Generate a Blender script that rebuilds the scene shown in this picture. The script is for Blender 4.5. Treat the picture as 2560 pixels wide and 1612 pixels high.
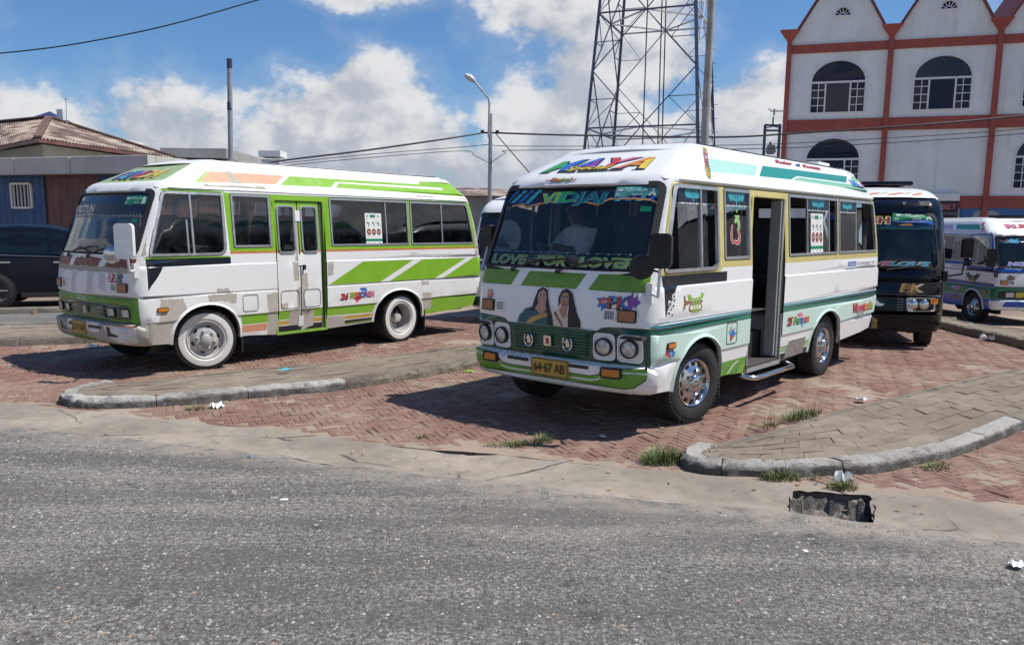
import bpy, bmesh, math, random
import numpy as np
from mathutils import Vector, Matrix, noise as mnoise
from mathutils.geometry import delaunay_2d_cdt

R = math.radians
rnd = random.Random(7)
scene = bpy.context.scene
COL = scene.collection
for o in list(bpy.data.objects):
    bpy.data.objects.remove(o)

# ------------------------------------------------------------------ camera
cam_d = bpy.data.cameras.new('camera')
cam = bpy.data.objects.new('camera', cam_d)
COL.objects.link(cam)
PITCH, ROLL = R(8.66), R(0.545)
F_ = Vector((0, math.cos(PITCH), -math.sin(PITCH)))
R0 = Vector((1, 0, 0)); U0 = Vector((0, math.sin(PITCH), math.cos(PITCH)))
R_ = R0 * math.cos(ROLL) + U0 * math.sin(ROLL)
U_ = -R0 * math.sin(ROLL) + U0 * math.cos(ROLL)
cam.matrix_world = Matrix((( R_.x, U_.x, -F_.x, 0), (R_.y, U_.y, -F_.y, 0), (R_.z, U_.z, -F_.z, 1.76), (0, 0, 0, 1)))
cam_d.sensor_fit = 'HORIZONTAL'
cam_d.sensor_width = 36.0
cam_d.lens = 36.0 * 2050 / 2560
cam_d.shift_y = 74 / 2560
cam_d.clip_start = 0.05
cam_d.clip_end = 2500
scene.camera = cam

# ------------------------------------------------------------------ sun and sky
SUN_DIR = Vector((0.584, -0.019, 1.0)).normalized()
SUN_EL = math.asin(SUN_DIR.z)
sun_d = bpy.data.lights.new('sun', 'SUN')
sun_d.energy = 5.0
sun_d.angle = R(0.53)
sun_d.color = (1.0, 0.95, 0.87)
sun = bpy.data.objects.new('sun', sun_d)
COL.objects.link(sun)
sun.rotation_euler = SUN_DIR.to_track_quat('Z', 'Y').to_euler()
sun.location = SUN_DIR * 60

scene.view_settings.view_transform = 'Standard'
scene.view_settings.look = 'None'
scene.view_settings.gamma = 1
scene.view_settings.exposure = 0.13
scene.view_settings.use_curve_mapping = False
scene.render.resolution_x, scene.render.resolution_y = 1024, 644
scene.cycles.max_bounces = 6; scene.cycles.diffuse_bounces = 3; scene.cycles.glossy_bounces = 3
scene.cycles.transparent_max_bounces = 12

class NT:
    """small helper for node trees"""
    def __init__(s, tree):
        s.t = tree; s.n = tree.nodes; s.l = tree.links
    def add(s, typ, **kw):
        n = s.n.new(typ)
        for k, v in kw.items():
            if hasattr(n, k): setattr(n, k, v)
        return n
    def put(s, sock, v):
        if v is None: return
        if isinstance(v, bpy.types.NodeSocket): s.l.new(v, sock)
        elif isinstance(v, (tuple, list)) and len(v) == 3 and sock.type == 'RGBA': sock.default_value = (*v, 1)
        else: sock.default_value = v
    def math(s, op, a, b=None, c=None, clamp=False):
        n = s.n.new('ShaderNodeMath'); n.operation = op; n.use_clamp = clamp
        for i, v in enumerate((a, b, c)):
            if v is not None: s.put(n.inputs[i], v)
        return n.outputs[0]
    def vmath(s, op, a, b=None):
        n = s.n.new('ShaderNodeVectorMath'); n.operation = op
        s.put(n.inputs[0], a)
        if b is not None: s.put(n.inputs[1], b)
        return n.outputs['Value'] if op in ('DOT_PRODUCT', 'LENGTH', 'DISTANCE') else n.outputs[0]
    def noise(s, vec, scale, detail=4, rough=0.55, dist=0.0):
        n = s.n.new('ShaderNodeTexNoise')
        s.put(n.inputs['Vector'], vec)
        n.inputs['Scale'].default_value = scale; n.inputs['Detail'].default_value = detail
        n.inputs['Roughness'].default_value = rough; n.inputs['Distortion'].default_value = dist
        return n.outputs['Fac']
    def voro(s, vec, scale, feature='F1', out='Distance', rnd_=1.0):
        n = s.n.new('ShaderNodeTexVoronoi'); n.feature = feature
        s.put(n.inputs['Vector'], vec); n.inputs['Scale'].default_value = scale
        n.inputs['Randomness'].default_value = rnd_
        return n.outputs[out]
    def ramp(s, fac, a, b, lo=0.0, hi=1.0):
        n = s.n.new('ShaderNodeMapRange'); n.interpolation_type = 'SMOOTHSTEP'
        s.put(n.inputs[0], fac)
        for i, v in enumerate((a, b, lo, hi)): s.put(n.inputs[i + 1], v)
        return n.outputs[0]
    def mix(s, fac, a, b, mode='MIX'):
        n = s.n.new('ShaderNodeMix'); n.data_type = 'RGBA'; n.blend_type = mode; n.clamp_factor = True
        s.put(n.inputs[0], fac); s.put(n.inputs[6], a); s.put(n.inputs[7], b)
        return n.outputs[2]

w = bpy.data.worlds.new('World'); scene.world = w; w.use_nodes = True
g = NT(w.node_tree); g.n.clear()
out = g.add('ShaderNodeOutputWorld')
sky = g.add('ShaderNodeTexSky'); sky.sky_type = 'NISHITA'; sky.sun_disc = False
sky.sun_elevation = SUN_EL
sky.sun_rotation = math.atan2(SUN_DIR.x, SUN_DIR.y)
sky.air_density = 1.0; sky.dust_density = 0.6; sky.ozone_density = 2.2
bg = g.add('ShaderNodeBackground'); bg.inputs[1].default_value = 0.086
g.l.new(g.mix(1.0, sky.outputs[0], (0.66, 0.95, 1.24), 'MULTIPLY'), bg.inputs[0])
tc = g.add('ShaderNodeTexCoord'); D = tc.outputs['Generated']
sep = g.add('ShaderNodeSeparateXYZ'); g.l.new(D, sep.inputs[0])
dx, dy, dz = sep.outputs
az = g.math('ARCTAN2', dx, dy); el = g.math('ARCSINE', dz)
def warp(scale, amp):
    n = g.add('ShaderNodeTexNoise'); g.l.new(D, n.inputs['Vector'])
    n.inputs['Scale'].default_value = scale; n.inputs['Detail'].default_value = 3
    v = g.vmath('SUBTRACT', n.outputs['Color'], (0.5, 0.5, 0.5))
    m = g.add('ShaderNodeVectorMath'); m.operation = 'SCALE'; g.l.new(v, m.inputs[0]); m.inputs['Scale'].default_value = amp
    return m.outputs[0]
w.cycles.sampling_method = 'MANUAL'; w.cycles.sample_map_resolution = 256
DW = g.vmath('MULTIPLY', g.vmath('ADD', D, warp(8.0, 0.03)), (1.0, 1.0, 1.3))
fb = g.noise(DW, 8.5, 8, 0.60)
fbL = g.noise(g.vmath('ADD', DW, (0.024, 0.0, 0.028)), 8.5, 5, 0.60)       # a step towards the sun: lit and shaded sides
# cumulus banks (azimuth, elevation, radii in radians, strength): the banks the sky holds, and more all round
BANKS = [(-0.58, 0.02, 0.26, 0.15, 0.9), (-0.42, 0.05, 0.13, 0.125, 1), (-0.20, 0.05, 0.17, 0.145, 1), (-0.03, 0.01, 0.30, 0.095, 1),
         (0.06, 0.13, 0.11, 0.12, 1), (0.08, 0.26, 0.18, 0.08, 0.85), (0.17, 0.20, 0.06, 0.07, 0.8), (-0.14, 0.262, 0.13, 0.035, 0.75),
         (0.30, 0.06, 0.15, 0.125, 1), (0.56, 0.27, 0.12, 0.06, .9), (0.65, 0.05, 0.3, 0.12, 1),
         (1.5, 0.1, 0.4, 0.2, 1), (2.4, 0.15, 0.7, 0.25, 1), (-1.3, 0.1, 0.5, 0.22, 1), (-2.4, 0.12, 0.6, 0.2, 1)]
acc = None
for a, e, ra, re, st in BANKS:
    qa = g.math('MULTIPLY_ADD', az, 1 / ra, -a / ra); qe = g.math('MULTIPLY_ADD', el, 1 / re, -e / re)
    v = g.math('SUBTRACT', st, g.math('MULTIPLY_ADD', qa, qa, g.math('MULTIPLY', qe, qe)))
    acc = v if acc is None else g.math('SMOOTH_MAX', acc, v, 0.3)
acc = g.math('MAXIMUM', acc, -0.7)
hi = g.math('MULTIPLY', g.ramp(el, 0.35, 0.6), g.math('MULTIPLY_ADD', g.noise(D, 2.6, 2, 0.5), 3.2, -1.95))   # scattered clouds overhead
field = g.math('ADD', g.math('MULTIPLY_ADD', acc, 0.70, g.math('MULTIPLY_ADD', fb, 2.3, -1.15)), hi)
mask = g.math('MAXIMUM', g.ramp(field, 0.02, 0.38), g.ramp(field, -0.30, 0.35, 0.0, 0.22))
lit = g.math('MULTIPLY_ADD', g.math('SUBTRACT', fb, fbL), 3.4, g.math('MULTIPLY', g.math('MAXIMUM', field, 0.0), -0.20))
lit = g.ramp(g.math('MULTIPLY_ADD', el, 0.9, lit), -0.42, 0.40)
ccol = g.mix(lit, (0.55, 0.60, 0.68), (0.92, 0.93, 0.95))
ccol = g.mix(g.ramp(el, 0.0, 0.12, 0.65, 0.0), ccol, (0.42, 0.48, 0.60))
bgc = g.add('ShaderNodeBackground'); g.l.new(ccol, bgc.inputs[0]); bgc.inputs[1].default_value = 0.76
mixs = g.add('ShaderNodeMixShader')
g.l.new(mask, mixs.inputs[0]); g.l.new(bg.outputs[0], mixs.inputs[1]); g.l.new(bgc.outputs[0], mixs.inputs[2])
g.l.new(mixs.outputs[0], out.inputs[0])

# ------------------------------------------------------------------ materials
MATS = {}
def new_mat(name):
    m = bpy.data.materials.new(name); m.use_nodes = True
    t = NT(m.node_tree)
    MATS[name] = m
    return m, t, t.n['Principled BSDF']

def pmat(name, col, rough=0.5, metal=0.0, var=0.0, vscale=6.0, bump=0.0, bscale=60.0, dirt=0.0, dirtcol=(0.20, 0.16, 0.12), dscale=3.0, coat=0.0, spec=None, emit=None, low_dirt=None, coords='Object'):
    """plain procedural surface: base colour, mottling, dirt and fine relief"""
    if name in MATS: return MATS[name]
    m, t, b = new_mat(name)
    tc = t.add('ShaderNodeTexCoord').outputs[coords]
    c = None
    if var:
        n = t.noise(tc, vscale, 6, 0.6)
        c = t.mix(t.ramp(n, 0.3, 0.7), tuple(x * (1 - var) for x in col), tuple(min(1, x * (1 + var)) for x in col))
    if dirt:
        n = t.noise(tc, dscale, 8, 0.68, 0.3)
        f = t.math('MULTIPLY', t.ramp(n, 0.50, 0.78), dirt)
        c = t.mix(f, c if c is not None else col, dirtcol)
    if low_dirt:                       # road dust on the lower body
        z0, z1, amt = low_dirt
        sp = t.add('ShaderNodeSeparateXYZ'); t.l.new(tc, sp.inputs[0])
        n = t.noise(tc, 5.0, 6, 0.65)
        f = t.math('MULTIPLY', t.ramp(sp.outputs[2], z1, z0), t.math('MULTIPLY', t.ramp(n, 0.3, 0.75), amt))
        c = t.mix(f, c if c is not None else col, (0.30, 0.25, 0.20))
    t.put(b.inputs['Base Color'], c if c is not None else col)
    b.inputs['Roughness'].default_value = rough; b.inputs['Metallic'].default_value = metal
    if var or dirt:
        t.put(b.inputs['Roughness'], t.ramp(t.noise(tc, vscale * 2.3, 5, 0.6), 0.25, 0.8, max(0.02, rough - 0.10), min(1, rough + 0.14)))
    b.inputs['Coat Weight'].default_value = coat; b.inputs['Coat Roughness'].default_value = 0.08
    if spec is not None: b.inputs['Specular IOR Level'].default_value = spec
    if bump:
        bn = t.add('ShaderNodeBump'); bn.inputs['Strength'].default_value = bump; bn.inputs['Distance'].default_value = 0.01
        t.l.new(t.noise(tc, bscale, 5, 0.6), bn.inputs['Height']); t.l.new(bn.outputs[0], b.inputs['Normal'])
    if emit: b.inputs['Emission Color'].default_value = (*emit, 1); b.inputs['Emission Strength'].default_value = 1
    return m

def glass_mat(name, tint, rough=0.02, refl=1.0, dust=0.06):
    """thin vehicle glass: tinted see-through plus mirror reflection, a film of dust"""
    m, t, b = new_mat(name)
    t.n.remove(b)
    outn = t.n['Material Output']
    tr = t.add('ShaderNodeBsdfTransparent'); tr.inputs[0].default_value = (*tint, 1)
    gl = t.add('ShaderNodeBsdfGlossy'); gl.inputs['Roughness'].default_value = rough
    df = t.add('ShaderNodeBsdfDiffuse'); df.inputs[0].default_value = (0.42, 0.42, 0.40, 1)
    fr = t.add('ShaderNodeFresnel'); fr.inputs[0].default_value = 1.52
    tc = t.add('ShaderNodeTexCoord').outputs['Object']
    mx = t.add('ShaderNodeMixShader'); mx2 = t.add('ShaderNodeMixShader')
    t.l.new(t.math('MULTIPLY', t.ramp(t.noise(tc, 4, 5, .6), .35, .8), dust), mx2.inputs[0])
    t.l.new(tr.outputs[0], mx2.inputs[1]); t.l.new(df.outputs[0], mx2.inputs[2])
    t.l.new(t.math('MULTIPLY', fr.outputs[0], refl * 1.7, clamp=True), mx.inputs[0])
    t.l.new(mx2.outputs[0], mx.inputs[1]); t.l.new(gl.outputs[0], mx.inputs[2])
    t.l.new(mx.outputs[0], outn.inputs['Surface'])
    return m

# ------------------------------------------------------------------ object helpers
def link(o, parent=None):
    COL.objects.link(o)
    if parent is not None: o.parent = parent
    return o

def tag(o, label=None, cat=None, group=None, kind=None):
    if label: o['label'] = label
    if cat: o['category'] = cat
    if group: o['group'] = group
    if kind: o['kind'] = kind
    return o

def empty(name, loc=(0, 0, 0), rz=0.0, scale=1.0):
    o = bpy.data.objects.new(name, None); o.empty_display_size = 0.2
    o.location = loc; o.rotation_euler = (0, 0, rz); o.scale = (scale,) * 3
    return link(o)

def mesh_obj(name, verts, faces, mats, parent=None, midx=None, smooth=None, bevel=0.0, bseg=2):
    me = bpy.data.meshes.new(name)
    me.from_pydata([tuple(v) for v in verts], [], [tuple(f) for f in faces])
    if not isinstance(mats, (list, tuple)): mats = [mats]
    for m in mats: me.materials.append(MATS[m] if isinstance(m, str) else m)
    if midx is not None: me.polygons.foreach_set('material_index', list(midx))
    finish(me, smooth)
    o = bpy.data.objects.new(name, me)
    if bevel:
        b = o.modifiers.new('bevel', 'BEVEL'); b.width = bevel; b.segments = bseg; b.limit_method = 'ANGLE'; b.angle_limit = R(30)
    return link(o, parent)

def finish(me, smooth):
    if smooth is not None:
        me.polygons.foreach_set('use_smooth', [True] * len(me.polygons))
        if smooth < 180: me.set_sharp_from_angle(angle=R(smooth))
    me.update()

class MB:
    """collects shapes into one mesh"""
    def __init__(s): s.v = []; s.f = []; s.m = []
    def add(s, verts, faces, mi=0):
        n = len(s.v); s.v += [tuple(v) for v in verts]
        s.f += [tuple(i + n for i in f) for f in faces]; s.m += [mi] * len(faces)
        return s
    def box(s, c, d, rz=0.0, mi=0, M=None):
        x, y, z = d[0] / 2, d[1] / 2, d[2] / 2
        vs = [Vector((sx * x, sy * y, sz * z)) for sz in (-1, 1) for sy in (-1, 1) for sx in (-1, 1)]
        m = M if M is not None else Matrix.Rotation(rz, 3, 'Z')
        vs = [m @ v + Vector(c) for v in vs]
        return s.add(vs, [(0, 2, 3, 1), (4, 5, 7, 6), (0, 1, 5, 4), (2, 6, 7, 3), (0, 4, 6, 2), (1, 3, 7, 5)], mi)
    def bar(s, a, b, w_, h_=None, mi=0, up=(0, 0, 1)):
        a, b = Vector(a), Vector(b); d = (b - a); L = d.length
        if L < 1e-6: return s
        d /= L; u = Vector(up)
        if abs(d.dot(u)) > 0.97: u = Vector((1, 0, 0))
        sx = d.cross(u).normalized(); sz = sx.cross(d)
        M = Matrix((sx, d, sz)).transposed()
        return s.box((a + b) / 2, (w_, L, h_ or w_), mi=mi, M=M)
    def tube(s, pts, r, n=8, mi=0, cap=True):
        pts = [Vector(p) for p in pts]; k = len(pts)
        rs = r if isinstance(r, (list, tuple)) else [r] * k
        vs = []; prev = None
        for i, p in enumerate(pts):
            d = (pts[min(i + 1, k - 1)] - pts[max(i - 1, 0)]).normalized()
            if prev is None:
                u = Vector((0, 0, 1)) if abs(d.z) < 0.9 else Vector((1, 0, 0))
                x = d.cross(u).normalized()
            else:
                x = (prev - d * prev.dot(d)).normalized()
            prev = x; y = d.cross(x)
            for j in range(n):
                a = 2 * math.pi * j / n
                vs.append(p + (x * math.cos(a) + y * math.sin(a)) * rs[i])
        fs = [(i * n + j, i * n + (j + 1) % n, (i + 1) * n + (j + 1) % n, (i + 1) * n + j) for i in range(k - 1) for j in range(n)]
        if cap: fs += [tuple(range(n - 1, -1, -1)), tuple((k - 1) * n + j for j in range(n))]
        return s.add(vs, fs, mi)
    def lathe(s, prof, n=32, c=(0, 0, 0), M=None, mi=0, mis=None):
        """profile of (radius, height along local Y axis pointing to -Y = outwards)"""
        M = M if M is not None else Matrix.Identity(3); c = Vector(c)
        vs = []
        for r, h in prof:
            for j in range(n):
                a = 2 * math.pi * j / n
                vs.append(M @ Vector((r * math.cos(a), -h, r * math.sin(a))) + c)
        nn = len(s.v); s.v += [tuple(v) for v in vs]
        for i in range(len(prof) - 1):
            for j in range(n):
                s.f.append((nn + i * n + j, nn + i * n + (j + 1) % n, nn + (i + 1) * n + (j + 1) % n, nn + (i + 1) * n + j))
                s.m.append(mis[i] if mis else mi)
        return s
    def disc(s, c, r, n=24, M=None, mi=0):
        M = M if M is not None else Matrix.Identity(3)
        return s.add([M @ Vector((r * math.cos(2 * math.pi * j / n), 0, r * math.sin(2 * math.pi * j / n))) + Vector(c) for j in range(n)], [tuple(range(n))], mi)
    def prism(s, poly, fn, off0, off1, mi=0, mi_side=None):
        """polygon (u,v) carried by fn(u,v,offset) and given thickness"""
        n = len(poly)
        vs = [fn(u, v, off1) for u, v in poly] + [fn(u, v, off0) for u, v in poly]
        s.add(vs, [tuple(range(n))], mi)
        s.add(vs, [(i, i + n, (i + 1) % n + n, (i + 1) % n) for i in range(n)], mi if mi_side is None else mi_side)
        return s
    def ring(s, outer, inner, fn, off0, off1, mi=0, off_in=None):
        n = len(outer); oi = off0 if off_in is None else off_in
        vs = [fn(u, v, off0) for u, v in outer] + [fn(u, v, off1) for u, v in outer] + [fn(u, v, off1) for u, v in inner] + [fn(u, v, oi) for u, v in inner]
        fs = []
        for i in range(n):
            j = (i + 1) % n
            for a in range(3): fs.append((a * n + i, a * n + j, (a + 1) * n + j, (a + 1) * n + i))
        return s.add(vs, fs, mi)
    def build(s, name, mats, parent=None, smooth=None, bevel=0.0, bseg=2, kind=None):
        o = mesh_obj(name, s.v, s.f, mats, parent, s.m, smooth, bevel, bseg)
        bm = bmesh.new(); bm.from_mesh(o.data); bmesh.ops.recalc_face_normals(bm, faces=bm.faces); bm.to_mesh(o.data); bm.free()
        if smooth is not None: finish(o.data, smooth)
        if kind: o['kind'] = kind
        return o

def rrect(u0, v0, u1, v1, r=0.03, n=4):
    """rounded rectangle polygon; r may be a 4-tuple (bl, br, tr, tl)"""
    rr = r if isinstance(r, (tuple, list)) else (r,) * 4
    P = []
    for (cx, cy, a0), q in zip(((u0, v0, 180), (u1, v0, 270), (u1, v1, 0), (u0, v1, 90)), rr):
        sx = 1 if cx == u0 else -1; sy = 1 if cy == v0 else -1
        x, y = cx + sx * q, cy + sy * q
        if q < 1e-5: P.append((cx, cy)); continue
        for k in range(n + 1):
            a = R(a0 + 90 * k / n); P.append((x + q * math.cos(a), y + q * math.sin(a)))
    return P

def rpoly(pts, r=0.04, n=4):
    """polygon with rounded corners"""
    P = []; k = len(pts)
    rr = r if isinstance(r, (tuple, list)) else (r,) * k
    for i in range(k):
        a, b, c = Vector(pts[i - 1]), Vector(pts[i]), Vector(pts[(i + 1) % k])
        d1, d2 = (a - b), (c - b); q = min(rr[i], d1.length * .45, d2.length * .45)
        if q < 1e-5: P.append(tuple(b)); continue
        p, s_ = b + d1.normalized() * q, b + d2.normalized() * q
        for j in range(n + 1):
            t = j / n; P.append(tuple(p * (1 - t) ** 2 + b * 2 * t * (1 - t) + s_ * t * t))
    return P

def inset(poly, d):
    n = len(poly); out = []
    area = sum(poly[i - 1][0] * poly[i][1] - poly[i][0] * poly[i - 1][1] for i in range(n))
    sg = 1 if area > 0 else -1
    for i in range(n):
        a, b, c = Vector(poly[i - 1]), Vector(poly[i]), Vector(poly[(i + 1) % n])
        d1, d2 = (b - a), (c - b)
        if d1.length < 1e-7: d1 = d2
        if d2.length < 1e-7: d2 = d1
        n1 = Vector((-d1.y, d1.x)).normalized() * sg; n2 = Vector((-d2.y, d2.x)).normalized() * sg
        m = n1 + n2; L = m.length
        m = m / L if L > 1e-6 else n1
        out.append(tuple(b + m * d / max(0.5, m.dot(n1))))
    return out

def inside(pts, poly):
    """vectorised point in polygon"""
    x, y = pts[:, 0], pts[:, 1]; res = np.zeros(len(pts), bool)
    P = np.asarray(poly, float); n = len(P); j = n - 1
    for i in range(n):
        xi, yi, xj, yj = P[i, 0], P[i, 1], P[j, 0], P[j, 1]
        if yi != yj:
            res ^= ((yi > y) != (yj > y)) & (x < (xj - xi) * (y - yi) / (yj - yi) + xi)
        j = i
    return res

def cdt(outline, holes=(), paints=(), lines=(), grid=(0.15, 0.15), extra=()):
    """triangulate a flat region with holes; returns (uv, tris, paint index)"""
    V = []; E = []
    def loop(P, close=True):
        n = len(V); V.extend(P); k = len(P)
        E.extend((n + i, n + i + 1) for i in range(k - 1))
        if close: E.append((n + k - 1, n))
    loop(outline)
    for h in holes: loop(h)
    for p in paints: loop(p[0])
    for l in lines: loop(l, False)
    A = np.asarray(outline, float); u0, v0 = A.min(0); u1, v1 = A.max(0)
    if grid:
        us = np.arange(u0 + grid[0] * .53, u1, grid[0]); vs = np.arange(v0 + grid[1] * .47, v1, grid[1])
        G = np.array([(u + (i % 2) * grid[0] * .25, v) for i, v in enumerate(vs) for u in us])
        if len(G):
            G = G[inside(G, outline)]
            V.extend(map(tuple, G))
    V.extend(extra)
    r = delaunay_2d_cdt([Vector(v) for v in V], E, [], 0, 1e-5)
    uv = np.array([tuple(v) for v in r[0]]); tris = np.array([tuple(f) for f in r[2]], int)
    c = uv[tris].mean(1)
    keep = inside(c, outline)
    for h in holes: keep &= ~inside(c, h)
    tris = tris[keep]; c = c[keep]
    mi = np.zeros(len(tris), int)
    for p, m in [(q[0], q[1]) for q in paints]:
        mi[inside(c, p)] = m
    # consistent winding
    a, b, d = uv[tris[:, 0]], uv[tris[:, 1]], uv[tris[:, 2]]
    cr = (b[:, 0] - a[:, 0]) * (d[:, 1] - a[:, 1]) - (b[:, 1] - a[:, 1]) * (d[:, 0] - a[:, 0])
    tris[cr < 0] = tris[cr < 0][:, ::-1]
    return uv, tris, mi

_txt = {}
def text_uv(s, bold=0.0, shear=0.0, spacing=1.0):
    """letters as flat triangles, height 1 for capitals; returns list per string (uv, tris, width)"""
    key = (s, bold, shear, spacing)
    if key in _txt: return _txt[key]
    c = bpy.data.curves.new('letters', 'FONT'); c.body = s; c.size = 1.0; c.offset = bold; c.shear = shear; c.space_character = spacing
    c.resolution_u = 3
    o = bpy.data.objects.new('letters', c)
    me = o.to_mesh()
    uv = np.array([(v.co.x, v.co.y) for v in me.vertices]); tr = [tuple(p.vertices) for p in me.polygons]
    o.to_mesh_clear(); bpy.data.objects.remove(o); bpy.data.curves.remove(c)
    if len(uv) == 0: uv = np.zeros((0, 2))
    _txt[key] = (uv, tr)
    return _txt[key]

def text_on(mb, s, fn, u, v, h, width=None, off=0.003, mi=0, bold=0.0, shear=0.0, align='C', rot=0.0, cols=None, arc=0.0, spacing=1.0):
    """letters laid on a surface fn(u,v,off); h = capital height, width = total width"""
    uv, tr = text_uv(s, bold, shear, spacing)
    if not len(uv): return
    x0, x1 = uv[:, 0].min(), uv[:, 0].max(); W = x1 - x0
    sx = (width / W) if width else h / 0.70
    sy = h / 0.70
    cx = {'C': (x0 + x1) / 2, 'L': x0, 'R': x1}[align]
    X = (uv[:, 0] - cx) * sx; Y = (uv[:, 1] - 0.34) * sy
    if arc: Y = Y - arc * (X / (W * sx / 2)) ** 2
    ca, sa = math.cos(rot), math.sin(rot)
    P = [fn(u + a * ca - b * sa, v + a * sa + b * ca, off) for a, b in zip(X, Y)]
    if cols is None:
        mb.add(P, tr, mi)
    else:                       # colour changes along the word
        n = len(mb.v); mb.v += [tuple(p) for p in P]
        for f in tr:
            c = sum(X[i] for i in f) / len(f) / (W * sx) + .5
            mb.f.append(tuple(i + n for i in f)); mb.m.append(cols[min(len(cols) - 1, max(0, int(c * len(cols))))])

def jag(poly, amp=0.012, step=0.05, seed=0):
    """ragged outline for brushed-on primer, torn paper and the like"""
    q = random.Random(seed); P = []
    for i in range(len(poly)):
        a, b = Vector(poly[i]), Vector(poly[(i + 1) % len(poly)])
        k = max(1, int((b - a).length / step))
        for j in range(k):
            p = a.lerp(b, j / k); P.append((p.x + q.uniform(-amp, amp), p.y + q.uniform(-amp, amp)))
    return P

def gz(x, y):
    """the yard falls gently away to the back right"""
    s = 0.6 * x + 0.8 * y - 11.2
    sp = math.log1p(math.exp(s * 1.6)) / 1.6 if s < 20 else s
    return -0.34 * math.tanh(0.027 * sp / 0.34)
# ================================================================== GROUND
def N2(x, y, f=1.0, seed=0.0):
    return mnoise.noise(Vector((x * f, y * f, seed)))
def FB(x, y, f=1.0, seed=0.0, oct=3):
    return sum(N2(x, y, f * 2 ** k, seed + k * 7.1) * 0.5 ** k for k in range(oct))

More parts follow.
